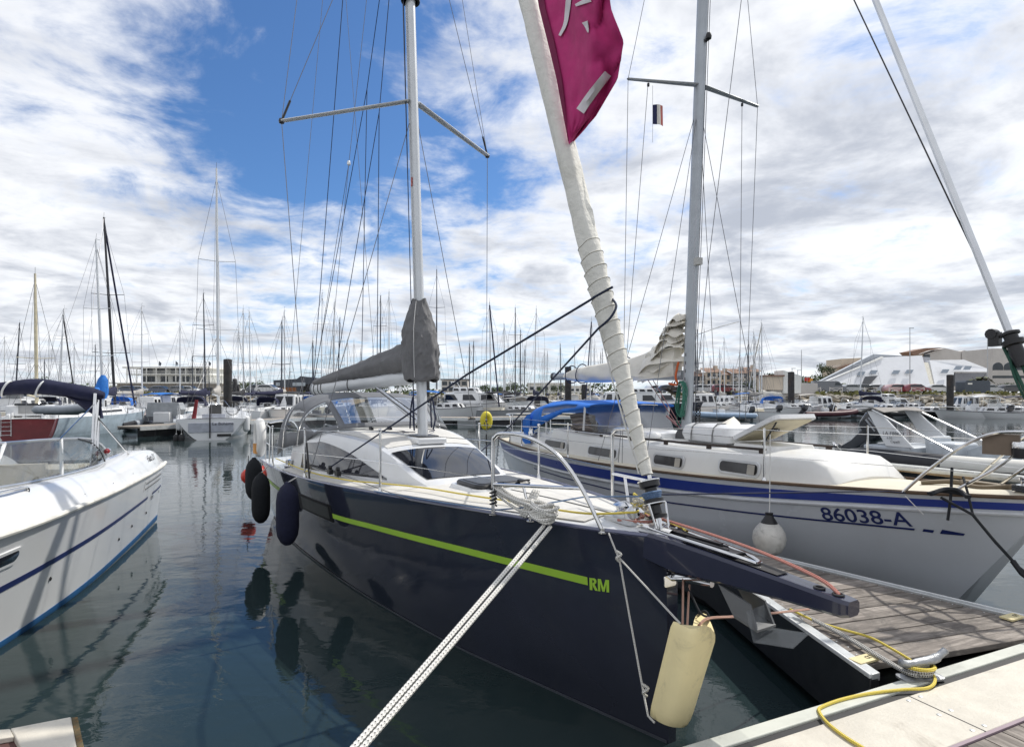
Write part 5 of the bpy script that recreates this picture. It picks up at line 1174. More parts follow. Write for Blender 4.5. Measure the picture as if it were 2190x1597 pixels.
# mast and boom
HMR = .0575
def hm(z): return Vector((-4.5+(z-1.41)*HMR, 0, z))
greym = M('grey_anodised_mast', (.42, .45, .48), .4, metal=.45, var=.06)
mb = MB(); mb.loft([[(hm(z).x+.095*cos(a), .062*sin(a), z) for a in [2*pi*k/20 for k in range(20)]] for z in (1.52, 4, 8, 13)]); hmast = hp('mast', mb, greym)
mb = MB(); mb.loft([rrect(-4.5, 0, .17, .12, .05, 1.44), rrect(-4.5, 0, .15, .10, .05, 1.54), rrect(-4.5, 0, .11, .075, .05, 1.62)]); hp('mast_boot', mb, M('grey_boot', (.08, .08, .085), .7), hmast)
rz = hm(6.62); tS, tP = Vector((-4.5, -1.02, 6.66)), Vector((-4.35, 1.25, 6.62))
for tp in (tS, tP):
    mb = MB(); foil(rz+Vector((0, .05 if tp.y > 0 else -.05, 0)), tp, .055, .03, .016, mb); sp = hp('spreader', mb, greym, hmast)
    mb = MB(); mb.lathe([(.001, -.02), (.02, 0), (.001, .02)], tp, n=8); hp('end_cap', mb, black_pl, sp)
    s = 1 if tp.y > 0 else -1; ch = Vector((-4.5, s*1.12, 1.15))
    for nm, pp in (('cap_shroud', [ch, tp, hm(12.5)]), ('lower_shroud', [Vector((-4.0, s*1.08, 1.15)), hm(6.4)]), ('lower_shroud', [Vector((-5.1, s*1.16, 1.13)), hm(6.4)]), ('flag_halyard', [ch+Vector((-.1, 0, 0)), rz.lerp(tp, .72)])):
        mb = MB(); mb.tube(pp, .0045, 5); hp(nm, mb, wire_m)
    mb = MB(); mb.lathe([(.001, -.03), (.018, -.02), (.018, .02), (.001, .03)], rz.lerp(tp, .72)-Vector((0, 0, .06)), n=8); hp('flag_block', mb, black_pl, sp)
mb = MB(); c = hm(7.2); mb.box(c+Vector((.11, 0, 0)), (.10, .05, .03)); mb.lathe([(.04, -.03), (.045, 0), (.03, .05)], c+Vector((.16, 0, .02)), n=10); hp('steaming_light', mb, black_pl, hmast)
c = hm(4.05); mb = MB(); mb.box(c+Vector((.12, 0, .02)), (.09, .09, .10)); hp('deck_light', mb, M('lamp_housing', (.5, .5, .48), .4), hmast)
mb = MB()
for k in range(7): mb.box(hm(2.0+.12*k)+Vector((.0, -.064, 0)), (.012, .004, .05))
hp('scale_marks', mb, black_pl, hmast)
for z0 in (1.78, 1.86): 
    mb = MB(); mb.prism([hm(z0)+Vector((.035*cos(a)*(1 if k % 2 else .45), -.064, .045*sin(a)*(1 if k % 2 else .45))) for k, a in enumerate([pi*q/4 for q in range(8)])], (0, -.004, 0)); hp('mast_emblem', mb, M('emblem_grey', (.06, .06, .065), .5), hmast)
for k in range(4):
    mb = MB(); mb.tube([hm(1.7)+Vector((.10-.04*k, .06, 0)), hm(12.8)+Vector((.10-.04*k, .05, 0))], .005, 5); hp('halyard', mb, navy_line if k % 2 else wire_m, hmast)
mb = MB(); mb.tube([hm(1.75)+Vector((.12, .02, 0)), hm(4)+Vector((.22, .1, 0)), hm(8)+Vector((.5, .3, 0))], .005, 5); hp('spare_halyard', mb, wire_m)
hb0, hb1 = hm(2.42)+Vector((-.12, 0, 0)), Vector((-9.0, -.02, 2.535)); hbd = (hb1-hb0).normalized(); hs = hbd.cross(Vector((0, 0, 1))).normalized(); hu = hs.cross(hbd)
mb = MB(); mb.loft([[p+hs*.05*cos(2*pi*k/12)+hu*.075*sin(2*pi*k/12) for k in range(12)] for p in (hb0, hb1)]); hboom = hp('boom', mb, greym)
mb = MB(); mb.loft([[hb1+hbd*o+hs*.052*r*cos(2*pi*k/12)+hu*.08*r*sin(2*pi*k/12) for k in range(12)] for o, r in ((-.08, 1.05), (.03, 1.05), (.05, .6))]); hp('end_cap', mb, black_pl, hboom)
# flaked mainsail lashed on the boom
flm = M('old_sailcloth', srgb(228, 224, 214), .75, var=.06, scale=2.5, bump=.35, bscale=7, dirt=(srgb(168, 158, 138), .4, 2))
mb = MB(); rings = []
for i in range(61):
    f = i/60; c = hb0.lerp(hb1, .03+f*.83); top = itp([(0, .62), (.06, .66), (.12, .52), (.2, .40), (.3, .33), (.5, .26), (.75, .2), (.9, .14), (1, .07)], f); wd = itp([(0, .08), (.1, .12), (.3, .13), (.7, .14), (1, .07)], f); dn = itp([(0, .02), (.3, .08), (.6, .12), (.9, .1), (1, .05)], f)
    ring = []
    for k in range(24):
        a = 2*pi*k/24; wob = 1+.10*sin(f*17+3*a)+.07*sin(f*41-2*a)+.05*sin(7*a+f*9); z_ = top*sin(a) if sin(a) > 0 else dn*sin(a)
        ring.append(c+hs*wd*cos(a)*wob+hu*(z_*(.92+.08*wob)))
    rings.append(ring)
mb.loft(rings); hp('mainsail', mb, flm, smooth_angle=60)
rs = random.Random(11)
for k in range(8):      # loose flakes of sail near the mast
    z0 = lerp(2.6, 3.32, k/7)+rs.uniform(-.04, .04); L_ = itp([(0, 1.3), (.5, .8), (1, .42)], k/7)*rs.uniform(.7, 1.15); ty = rs.uniform(-.06, .06); rows = []
    for i in range(13):
        f = i/12; x_ = hm(z0).x-.10-L_*f; row = []
        for q in range(9):
            v = q/8; wd = .05+.12*math.sin(pi*min(1, f*1.1))**.7; drop = -.16*abs(v*2-1)**2*(.3+f)
            row.append((x_+.04*sin(v*6+k), wd*(v*2-1)+ty*f+.07*mnoise.noise(Vector((f*4, v*3, k))), z0+.10*sin(f*pi)-.10*f+drop*rs.uniform(.95, 1.05)+.10*mnoise.noise(Vector((f*3.5, v*3, k*2.3)))))
        rows.append(row)
    mb = MB(); mb.slab(rows, .006); hp('sail_fold', mb, flm, smooth_angle=80)
for f in (.34, .70, .80):
    c = hb0.lerp(hb1, f); wd, up1 = .155, itp([(.3, .34), (.8, .22)], f); mb = MB(); mb.tube([c+hs*wd*cos(a)+hu*((up1 if sin(a) > 0 else .14)*sin(a)) for a in [2*pi*k/20 for k in range(20)]], .011, 6, closed=True); hp('sail_tie', mb, navy_line)
mb = MB(); mb.tube(spline([hm(2.62)+Vector((-.13, -.09, 0)), hm(2.4)+Vector((-.16, -.11, 0)), hm(2.28)+Vector((-.12, -.1, 0)), hm(2.3)+Vector((-.3, -.12, 0))], 5), .018, 6); hp('orange_strap', mb, M('orange_webbing', srgb(196, 92, 42), .7))
mb = MB(); c = hm(2.22)+Vector((-.35, -.05, 0))
for a in (0, 2.1, 4.2): mb.slab([[c+Vector((0, .02*q*cos(a), .02*q*sin(a)))+Vector((.02*r*q, .05*r*-sin(a)*q, .05*r*cos(a)*q)) for r in (-1, 0, 1)] for q in (0, 1, 2, 3)], .004)
mb.lathe([(.001, -.1), (.03, -.08), (.035, .05), (.001, .08)], c+Vector((.12, 0, 0)), 'X', 10); hp('towed_log', mb, M('dark_bronze', (.08, .07, .06), .4, metal=.6))
# green halyard coil hanging on the mast
coil_m = rope_mat('green_line', srgb(40, 108, 92), srgb(120, 170, 150), 70)
mb = MB(); rs = random.Random(2)
for k in range(7):
    r_ = .07+.015*rs.random(); pts = []
    for i in range(22): a = 2*pi*i/22; pts.append(hm(2.05+.26*sin(a)+.03*rs.random())+Vector((r_*cos(a)+.02*rs.random(), -.09-.012*k+.01*sin(a*3), 0)))
    mb.tube(spline(pts, 2, True), .007, 5, closed=True)
hp('halyard_coil', mb, coil_m)
mb = MB(); mb.tube(spline([hm(2.28)+Vector((.02, -.1, 0)), hm(1.95)+Vector((.06, -.12, 0)), hm(1.75)+Vector((.02, -.12, 0)), hm(1.68)+Vector((-.06, -.12, 0)), hm(1.9)+Vector((-.09, -.11, 0)), hm(2.2)+Vector((-.04, -.1, 0))], 6), .005, 5); hp('halyard_tail', mb, coil_m)
mb = MB()
for k in range(6): mb.tube([hm(1.7+.05*k)+Vector((.15+.05*cos(a), .08+.02*k*0, .04*sin(a))) for a in [2*pi*q/12 for q in range(12)]], .008, 5, closed=True)
mb.box(hm(1.9)+Vector((-.06, -.075, 0)), (.08, .03, .16)); hp('rope_hank', mb, black_pl)
mb = MB(); mb.tube([hm(1.62)+Vector((-.1, -.05, 0)), hb0.lerp(hb1, .22)], .007, 5); mb.tube([hm(1.62)+Vector((-.1, .0, 0)), hb0.lerp(hb1, .2)+Vector((0, .04, 0))], .007, 5); mb.tube([hm(1.66)+Vector((-.1, -.09, 0)), hm(1.68)+Vector((-.35, -.1, .12))], .016, 6); hp('vang_tackle', mb, rope_mat('maroon_line', srgb(110, 52, 62), srgb(200, 180, 180), 60))
mb = MB(); mb.tube([hm(3.0)+Vector((.13, 0, 0))]+[Vector(q) for q in ((-4.15, .35, 3.13), (-4.05, .6, 3.2))], .006, 5); hp('prussik_line', mb, M('white_cord', (.7, .7, .68), .8))
# forestay furler: wrapped pole running up to the masthead, its drum high above the pulpit
ff0, ffd = HRF.wld((0, 0, 0)), None
A_ = HRF.Y(2168, 735, 0); B_ = HRF.Y(1872, 0, 0)
dF = (B_-A_).normalized(); Rg = dF.to_track_quat('Z', 'Y').to_matrix()
mb = MB(); mb.tube([A_, A_+dF*10], .030, 8); fo = hp('furling_foil', mb, alu)
mb = MB(); mb.lathe([(.001, -.20), (.05, -.20), (.055, -.10), (.05, -.02), (.075, -.01), (.078, .03), (.05, .035), (.05, .075), (.07, .08), (.07, .1), (.02, .12), (.001, .12)], A_, R=Rg, n=16); hp('furler_drum', mb, black_pl, fo)
mb = MB(); mb.tube([A_-dF*.2, A_-dF*1.2], .012, 6); mb.tube(spline([A_-dF*.02+Vector((-.08, 0, 0)), A_-dF*.5+Vector((-.02, -.05, 0)), A_-dF*.9+Vector((.0, -.03, 0))], 4), .013, 6); mb.tube(spline([A_-dF*.05+Vector((-.05, 0, 0)), A_-dF*.3+Vector((-.07, -.05, .03)), A_-dF*.55+Vector((-.05, -.03, 0)), A_-dF*.9], 4), .010, 6); hp('green_strop', mb, M('green_webbing', srgb(28, 74, 60), .7), fo)
mb = MB(); mb.tube([HRF.Y(2168, 720, 0), HRF.Y(1826, 0, 0)], .007, 5); hp('spinnaker_halyard', mb, black_pl)
mb = MB(); mb.box(A_+dF*.02+Vector((-.13, 0, .03)), (.08, .05, .12)); mb.lathe([(.001, -.03), (.045, -.03), (.045, .03), (.001, .03)], A_+dF*.08+Vector((-.13, 0, .02)), 'Y', 10); hp('lead_block', mb, black_pl, fo)
# guard rails and pulpit
HT_ = {-1: [], 1: []}
for s in (-1, 1):
    for x in (-2.2, -4.1, -6.0, -8.2):
        b = Vector((x, s*(HRH.y(x, HRH.zs(x))-.04), HRH.zs(x))); mb = MB(); mb.tube([b, b+Vector((0, 0, .58))], .012, 7); mb.lathe([(.028, 0), (.028, .02), (.014, .05)], b, n=8); hp('stanchion', mb, steel); HT_[s].append(b+Vector((0, 0, .56)))
    pf = [(-.92, s*.47, 1.25), (-.72, s*.44, 1.47), (-.48, s*.37, 1.70), (-.30, s*.28, 1.81), (-.05, s*.2, 1.83), (.25, s*.0, 1.83)]
    mb = MB(); mb.tube(spline(pf, 6), .014, 8); mb.tube([(-.02, s*.18, 1.82), (-.35, s*.22, 1.5), (-.62, s*.30, 1.28)], .013, 8); hp('pulpit', mb, steel)
    for dz in (0, -.28): mb = MB(); mb.tube([Vector((-.42, s*.34, 1.76+dz))]+[p+Vector((0, 0, dz)) for p in HT_[s]], .0032, 5); hp('lifeline', mb, steel)
mb = MB(); mb.box((-.28, -.24, 1.72), (.24, .03, .17), R=Matrix.Rotation(.25, 3, 'Z')); hp('pulpit_plate', mb, M('brown_plate', srgb(120, 106, 92), .5))
mb = MB(); c = Vector((-.16, -.22, 1.68)); mb.lathe([(.001, -.06), (.05, -.06), (.055, .0), (.055, .02)], c, n=14); o = hp('bow_light', mb, black_pl); mb = MB(); mb.lathe([(.058, .02), (.06, .05), (.055, .07), (.001, .075)], c, n=14); hp('lamp_cap', mb, steel, o)
# anchor gear on the foredeck
mb = MB(); mb.tube(spline([(-1.0, -.1, 1.30), (-.8, .05, 1.33), (-.55, -.05, 1.32), (-.35, .06, 1.35), (-.2, 0, 1.36)], 5), .022, 7); mb.box((-.5, .08, 1.33), (.5, .1, .05)); hp('anchor_chain_stow', mb, M('old_brass_gear', srgb(120, 106, 84), .6))
mb = MB(); mb.box((-.18, 0, 1.36), (.22, .16, .05)); mb.tube([(-.12, -.07, 1.38), (-.12, -.07, 1.48), (-.04, -.07, 1.48), (-.04, -.07, 1.38)], .01, 6); mb.lathe([(.03, 0), (.03, .05), (.045, .06), (.045, .08)], (-.25, .03, 1.36), n=10); hp('bow_roller', mb, steel)
mb = MB(); mb.tube([(-2.6, .8, 1.30), (-.3, .42, 1.38), (.2, .2, 1.40)], .035, 8); hp('stowed_spinnaker_pole', mb, M('pale_pole', (.62, .63, .6), .4))
mb = MB(); mb.tube([(-3.4, 1.03, 1.26), (-.9, .52, 1.33)], .03, 6); hp('stowed_whisker_pole', mb, M('weathered_teak', srgb(150, 130, 104), .7))
# black bow lines made fast over the rail
blk = M('black_rope', (.012, .014, .018), .85)
mb = MB(); mb.tube(spline([HRF.Z(1985, 1055, 1.29), HRF.Z(2010, 1050, 1.31), HRF.Z(2050, 1055, 1.30), HRF.Z(2075, 1062, 1.29)], 4), [.014]*13, 6); mb.tube(spline([HRF.Z(1990, 1056, 1.3), HRF.Z(2020, 1046, 1.33), HRF.Z(2050, 1048, 1.33), HRF.Z(2068, 1062, 1.3)], 4), .018, 6); mb.tube([HRF.Y(2036, 1000, -.33), HRF.Y(2034, 1050, -.42), HRF.Y(2032, 1075, -.5), HRF.Y(2027, 1112, -.5)], .011, 6); mb.tube([HRF.Y(2060, 1020, -.2), HRF.Y(2070, 1055, -.33), HRF.Y(2080, 1098, -.46)], .010, 6); hp('bow_lashing', mb, blk)
mb = MB(); mb.tube([HRF.Z(2012, 1063, 1.27), HRF.Y(2080, 1100, -.50), HRF.Y(2130, 1160, -.45), HRF.Y(2178, 1212, -.42), HRF.Y(2330, 1330, -.30)], .012, 6); mb.tube([HRF.Y(2165, 1198, -.43), HRF.Y(2185, 1225, -.42), HRF.Y(2260, 1285, -.38)], .020, 6); hp('mooring_line', mb, blk)
mb = MB(); mb.tube([HRF.Z(1936, 1060, 1.23), HRF.Y(1975, 1100, -.47)], .004, 5); hp('thin_cord', mb, M('white_cord', (.7, .7, .68), .8))
# lashed life raft canister, cushions, fender, courtesy flag, horseshoe buoy: things of their own
def hthing(name, lab, cat, l, group=None): p = HRF.wld(l); return thing(name, lab, cat, p, RAD(-68), group)
t = hthing('life_raft', 'white life raft canister strapped to the cabin top in front of the grey mast', 'life raft', (-3.72, 0, 1.47))
mb = MB(); mb.loft([rrect(0, 0, a, b, .1, z) for a, b, z in ((.40, .28, 0), (.46, .33, .03), (.48, .35, .09), (.485, .355, .115))]); mb.obj('lower_shell', white_gel, t)
mb = MB(); mb.loft([rrect(0, 0, a, b, .1, z) for a, b, z in ((.485, .355, .12), (.48, .35, .15), (.46, .33, .22), (.38, .26, .26))]); mb.obj('upper_shell', white_gel, t)
for x in (-.22, .2):
    mb = MB(); mb.tube([(x, -.362, .0), (x, -.362, .12), (x, -.34, .21), (x, -.27, .268), (x, .27, .268), (x, .36, .12), (x, .36, 0)], .009, 5); mb.obj('strap', M('grey_strap', (.2, .2, .2), .7), t)
mb = MB(); mb.slab([[(.1, -.1, .27), (.3, -.32, .15)], [(.2, 0, .36), (.42, -.3, .05)], [(.1, .2, .27), (.4, .1, .1)]], .006); mb.obj('cloth_flap', flm, t, smooth_angle=60)
t = hthing('cushions', 'stack of grey striped cockpit cushions under the blue hood', 'cushion', (-6.55, -.62, 1.47))
strm = rope_mat('striped_fabric', srgb(150, 140, 132), srgb(60, 56, 58), 18, .0)
for k in range(4):
    mb = MB(); rows = []
    pts = [(lerp(-.42, .42, i/8), .03*sin(i+k), .05+.07*k+.015*sin(i*1.3+k)) for i in range(9)]; mb.tube(pts, [.04, .065, .07, .07, .07, .07, .07, .065, .04], 10); mb.obj('cushion', strm, t)
t = hthing('ball_fender', 'weathered white ball fender with black neck hanging on the blue striped yacht', 'fender', (0, 0, 0), 'fenders'); p = HRF.wld(HRF.Y(1645, 1150, -.97)); t.location = (p.x, p.y, p.z-.18); t.rotation_euler = (0, 0, 0)
mb = MB(); mb.lathe([(.001, 0), (.06, .008), (.12, .05), (.155, .12), (.165, .18), (.155, .24), (.12, .30), (.085, .335)], n=24); mb.obj('ball', M('grimy_white_vinyl', srgb(200, 198, 192), .55, var=.12, scale=8, dirt=((.14, .13, .11), .75, 7)), t)
mb = MB(); mb.lathe([(.088, .325), (.075, .35), (.05, .39), (.035, .42), (.04, .44), (.001, .445)], n=18); mb.obj('neck', M('black_vinyl', (.012, .012, .014), .45), t)
top = HRF.wld(HRF.Z(1659, 985, 1.6)); mb = MB(); mb.tube([(0, 0, .44), (.005, 0, .50), (.02, .02, 1.25)], .005, 5); mb.obj('lanyard', M('white_cord', (.7, .7, .68), .8), t)
t = hthing('courtesy_flag', 'small blue white and red flag curling under the right-hand spreader', 'flag', (-4.47, -.62, 6.05)); cols = (srgb(36, 42, 82), srgb(226, 222, 212), srgb(150, 44, 40))
for k, c_ in enumerate(cols):
    mb = MB(); rows = []
    for i in range(5): x = (k+i/4)*.085; rows.append([(-.0+.05*sin(x*16)*x*3, x*.8, .02+.1*x*x*8*.3+.0), (.05*sin(x*16+.6)*x*3, x*.8, .30+.16*x)])
    mb.slab(rows, .002); mb.obj('cloth_stripe', M('flag_stripe_%d' % k, c_, .8), t)
mb = MB(); mb.tube([(0, 0, -.25), (0, 0, .58)], .003, 4); mb.obj('halyard', wire_m, t)
p = atd(1040, 930, 13.0)
t = thing('horseshoe_lifebuoy', 'bright yellow horseshoe lifebuoy on the stern rail of the blue hooded yacht', 'lifebuoy', (p.x, p.y, p.z+.05), RAD(-68), 'lifebuoys'); t.scale = (.78, .62, .82)
mb = MB(); pts = arc_pts((0, 0, .33), .17, -1.9, pi+1.9, 18, (0, 1, 0), (0, 0, 1)); pts = [Vector((q.x, q.y*.8, q.z*1.0)) for q in pts]; mb.tube(spline(pts, 2), .095, 10); yl = M('yellow_pvc', srgb(226, 210, 60), .5, var=.08, bump=.3, bscale=9); mb.obj('ring', yl, t)
mb = MB(); mb.tube(spline([(.1, -.12, .3), (.12, -.1, .2), (.1, .02, .25), (.1, .0, .1), (.11, .12, .15)], 4), .012, 5); mb.obj('strap', black_pl, t)
# stern rail of the yacht on which it hangs
mb = MB()
for s in (-1, 1): mb.tube(spline([(-9.0, s*1.05, 1.1), (-9.0, s*1.04, 1.65), (-9.6, s*.9, 1.68), (-10.2, s*.55, 1.68), (-10.3, 0, 1.68)], 5), .013, 7); mb.tube([(-9.0, s*1.04, 1.4), (-9.6, s*.9, 1.42), (-10.25, s*.5, 1.42)], .010, 6); mb.tube([(-10.2, s*.5, 1.1), (-10.2, s*.5, 1.68)], .012, 6)
hp('pushpit', mb, steel)
mb = MB(); mb.lathe([(.07, 0), (.07, .06), (.05, .09), (.055, .15), (.001, .16)], (-8.0, -.98, 1.32), n=14); mb.lathe([(.06, 0), (.06, .06), (.045, .08), (.05, .13), (.001, .14)], (-8.5, -.94, 1.28), n=14); hp('winch', mb, steel)

# ================================================================== white sports cruiser, left
LMF = Frame((-6.98, 9.35), -69)
lm = thing('motor_cruiser', 'white sports cruiser with tinted windscreen and navy bimini at the left edge', 'motorboat', (-6.98, 9.35, 0), RAD(-69))
def lp(name, mb, mat, parent=lm, **k): return mb.obj(name, mat, parent, **k)
LL = 8.2
lm_rail = [(0, 1.20), (.6, 1.26), (2, 1.29), (4, 1.27), (6, 1.12), (7.2, .75), (8.2, .08)]; lm_wl = [(0, 1.08), (2, 1.10), (4, 1.04), (6, .72), (7.4, .22), (8.2, .03)]
lm_z = [(0, .99), (2, 1.0), (4, 1.03), (6, 1.08), (8.2, 1.2)]
def lmy(x, z):
    b, w, h = itp(lm_rail, x), itp(lm_wl, x), itp(lm_z, x)
    if z <= 0: return w*max(0, 1+z/.5)**.5
    return w+(b-w)*min(1, z/h)**1.1
rows = []
for i in range(41):
    x = lerp(0, LL, i/40); h = itp(lm_z, x); xx = lambda z: x-(.16*(1-z/1.0) if x < .3 else 0)*0
    p = [(x, lmy(x, z), z) for z in (h, h*.85, h*.7, h*.5, h*.3, .12, .05, -.0, -.2, -.4)]
    rows.append([(a, b, c) for a, b, c in p]+[(x, 0, -.5)]+[(a, -b, c) for a, b, c in reversed(p)])
mb = MB(); mb.grid(rows); m = len(rows[0]); mb.f.append(tuple(range(m))); mb.f.append(tuple(40*m+k for k in range(m)))
gel = M('bright_gelcoat', (.74, .75, .76), .18, var=.02, scale=1.5, coat=.5); lp('hull', mb, gel, smooth_angle=45)
def lband(x0, x1, z0, z1, off=.004, n=24, side=1):
    mb = MB(); rows = []
    for i in range(n+1): x = lerp(x0, x1, i/n); rows.append([(x, side*(lmy(x, z)+off), z) for z in (z0(x), (z0(x)+z1(x))/2, z1(x))])
    mb.slab(rows, .002); return mb
lp('antifouling', lband(-.0, 8.1, lambda x: -.06, lambda x: .12-.012*x), M('blue_antifouling', srgb(40, 96, 150), .5, var=.15, dirt=((.05, .07, .05), .6, 3)))
lp('navy_stripe', lband(1.3, 8.0, lambda x: .60-.01*x, lambda x: .635-.006*x), darkblue)
lp('navy_stripe', lband(.1, .95, lambda x: .60, lambda x: .632, n=6), darkblue)
# vent gills near the stern
for k in range(2): lp('vent_gill', lband(.45, 1.65, lambda x, k=k: .86-.075*k-.012, lambda x, k=k: .86-.075*k+.004, n=6, off=.008), M('gill_grey', (.16, .16, .17), .4))
lp('gill_panel', lband(.40, 1.72, lambda x: .755, lambda x: .90, off=.0015, n=6), gel)
mb = MB(); mb.tube([(x, itp(lm_rail, x)+.012, itp(lm_z, x)) for x in [lerp(-.0, 8.1, i/40) for i in range(41)]], .026, 8); lp('rub_rail', mb, M('pale_rubbing_rail', srgb(226, 224, 216), .4))
# upper deck moulding: rises from the rail, hollow for the cockpit
def up_row(x):
    b = itp(lm_rail, x)-.01; zr = itp(lm_z, x)+.005; zt = itp([(0, 1.08), (.35, 1.22), (.9, 1.27), (2, 1.27), (3, 1.26), (4.2, 1.30), (5.6, 1.34), (7, 1.34), (8.2, 1.26)], x)
    wt = itp([(0, 1.06), (.5, 1.08), (2, 1.10), (4, 1.06), (5.6, .95), (7.2, .55), (8.2, .04)], x); inn = itp([(0, .80), (2, .82), (4.6, .8), (5.2, .7), (6, .3), (8.2, .01)], x)
    zi = itp([(0, .95), (.4, .62), (4.4, .62), (5.0, 1.30), (6.0, 1.42), (8.2, 1.29)], x)
    return [(x, b, zr), (x, lerp(b, wt, .35), lerp(zr, zt, .6)), (x, lerp(b, wt, .75), lerp(zr, zt, .93)), (x, wt, zt), (x, inn+.05, zt+.005), (x, inn, zt-.02 if zi < 1.2 else zi), (x, inn-.02, zi), (x, 0, zi+(.05 if zi > 1.2 else 0))]
rows = []
for i in range(49):
    x = lerp(0, LL, i/48); r = up_row(x); rows.append(r+[(a, -b, c) for a, b, c in reversed(r[:-1])])
mb = MB(); mb.grid(rows); m = len(rows[0]); mb.f.append(tuple(range(m))); lp('deck_moulding', mb, gel, smooth_angle=50)
# wrap-around windscreen
wb = lambda x: Vector((x, itp([(2.2, .93), (3, 1.02), (4.2, 1.02), (5.2, .9), (5.9, .55), (6.1, 0)], x), itp([(2.2, 1.27), (3, 1.28), (4.2, 1.31), (5.6, 1.37), (6.1, 1.42)], x)))
wtp = lambda x: Vector((x-.12-.35*max(0, (x-4)/2), itp([(2.2, .92), (3, .93), (4.2, .90), (5.2, .76), (5.9, .42), (6.1, 0)], x), itp([(2.15, 1.29), (2.35, 1.40), (2.7, 1.53), (3.1, 1.60), (4, 1.66), (5, 1.69), (6.1, 1.70)], x)))
xs = [2.4, 2.5, 2.6, 2.8, 3.0, 3.3, 3.7, 4.1, 4.5, 4.9, 5.2, 5.5, 5.8, 6.0, 6.1]
for s in (1, -1):
    f_ = lambda p: Vector((p.x, s*p.y, p.z))
    mb = MB(); mb.slab([[f_(wb(x)), f_(wb(x).lerp(wtp(x), .5)+Vector((0, .02, 0))), f_(wtp(x))] for x in xs], .005); ws = lp('windscreen', mb, tint_gl, smooth_angle=60)
    mb = MB(); mb.tube([f_(wtp(x)) for x in xs], .016, 7); lp('top_frame', mb, alu, ws)
    mb = MB(); mb.tube([f_(wb(x)) for x in xs], .014, 7); lp('base_frame', mb, alu, ws)
    for x in (4.15, 5.3): mb = MB(); mb.tube([f_(wb(x)), f_(wtp(x-.22))], .016, 6); lp('upright', mb, gel, ws)
    mb = MB(); mb.tube(spline([f_(wb(2.5)+Vector((0, .01, .005))), f_(wb(2.75).lerp(wtp(2.75), .55)+Vector((0, .015, 0))), f_(wb(3.05).lerp(wtp(3.05), .85)+Vector((0, .015, 0))), f_(wtp(3.5)+Vector((0, .012, 0)))], 5), .008, 6); lp('curved_trim', mb, black_pl, ws)
# dash, seats glimpsed through the glass
mb = MB(); mb.loft([[(4.7, y, 1.0), (5.3, y, 1.33), (5.4, y, 1.0)] for y in (-.75, .75)]); lp('dashboard', mb, M('cream_vinyl', srgb(220, 210, 188), .6))
for y in (.42, -.42):
    mb = MB(); mb.loft([rrect(3.7, y, .28, .26, .08, z) for z in (.62, .95, 1.02)]); mb.loft([[(3.42+.02*q, y+w, .98), (3.36+.02*q, y+w*.9, 1.36), (3.28, y+w*.9, 1.36), (3.32, y+w, .98)] for q, w in ((0, -.24), (1, 0), (0, .24))]); lp('seat', mb, M('cream_vinyl', srgb(220, 210, 188), .6))
mb = MB(); mb.loft([rrect(.95, 0, .38, .78, .08, z) for z in (.62, 1.0, 1.08)]); lp('stern_bench', mb, M('cream_vinyl', srgb(220, 210, 188), .6))
# red navigation light, fairlead rail, portholes
c = Vector((2.62, 1.03, 1.42)); mb = MB(); mb.lathe([(.001, -.05), (.035, -.045), (.035, .0)], c, 'X', 12); o = lp('navigation_light', mb, steel); mb = MB(); mb.lathe([(.033, .0), (.033, .03), (.02, .05), (.001, .055)], c-Vector((.0, -.0, 0)), 'X', 12); lp('red_lens', mb, M('red_lens', srgb(140, 34, 40), .15), o)
mb = MB(); mb.tube(spline([(5.1, 1.06, 1.26), (5.12, 1.07, 1.33), (5.5, 1.04, 1.35), (6.3, .88, 1.36), (7.2, .5, 1.4)], 5), .013, 7); lp('side_rail', mb, steel)
def lm_hit(px, py):
    r = ray(px, py); last = None
    for i in range(2500):
        l = LMF.loc(EYE+r*(2.5+i*.005))
        if 0 < l.x < LL and 0 <= l.z < 1.1:
            g = l.y-lmy(l.x, l.z)
            if last is not None and last > 0 >= g: return l
            last = g
pc = Vector((5.83, 0, .84)); 
def lring(xc, zc_, a, b, r, off): return [Vector((xc+q[0], lmy(xc+q[0], zc_+q[1])+off, zc_+q[1])) for q in rrect(0, 0, a, b, r, 0)]
for xc in (5.62, 6.6):
    mb = MB(); mb.loft([lring(xc, .83, .24, .075, .07, .001), lring(xc, .83, .235, .07, .07, .012)]); o = lp('porthole', mb, gel); mb = MB(); mb.loft([lring(xc, .83, .20, .045, .045, .010), lring(xc, .83, .195, .04, .045, .0135)]); lp('pane', mb, dark_glass, o)
for (x, z) in ((1.15, .36), (2.0, .34), (2.6, .30), (4.6, .40)):
    mb = MB(); mb.lathe([(.001, -.004), (.022, 0), (.012, .008), (.001, .004)], (x, lmy(x, z)+.004, z), 'Y', 10); lp('drain_fitting', mb, black_pl)
for x, z in ((1.0, 1.08), (2.4, 1.10), (3.3, 1.10), (4.2, 1.12)): mb = MB(); mb.lathe([(.001, -.003), (.008, 0), (.001, .006)], (x, itp(lm_rail, x)-.03, z), 'Y', 8); lp('snap_stud', mb, steel)
qa, qb = Vector((1.35, 1.205, 1.10)), Vector((.62, 1.205, 1.10))
ink = M('black_lettering', (.02, .02, .025), .5)
text_part('Fast 21', .14, ink, lm, hull_matrix_ := (Matrix.Translation(Vector((1.32, 1.222, 1.135))) @ Matrix((Vector((-1, .01, 0)).normalized(), Vector((.0, -.32, .95)).normalized(), Vector((.0, .95, .32)).normalized())).transposed().to_4x4()), shear=.35, sx=1.15)
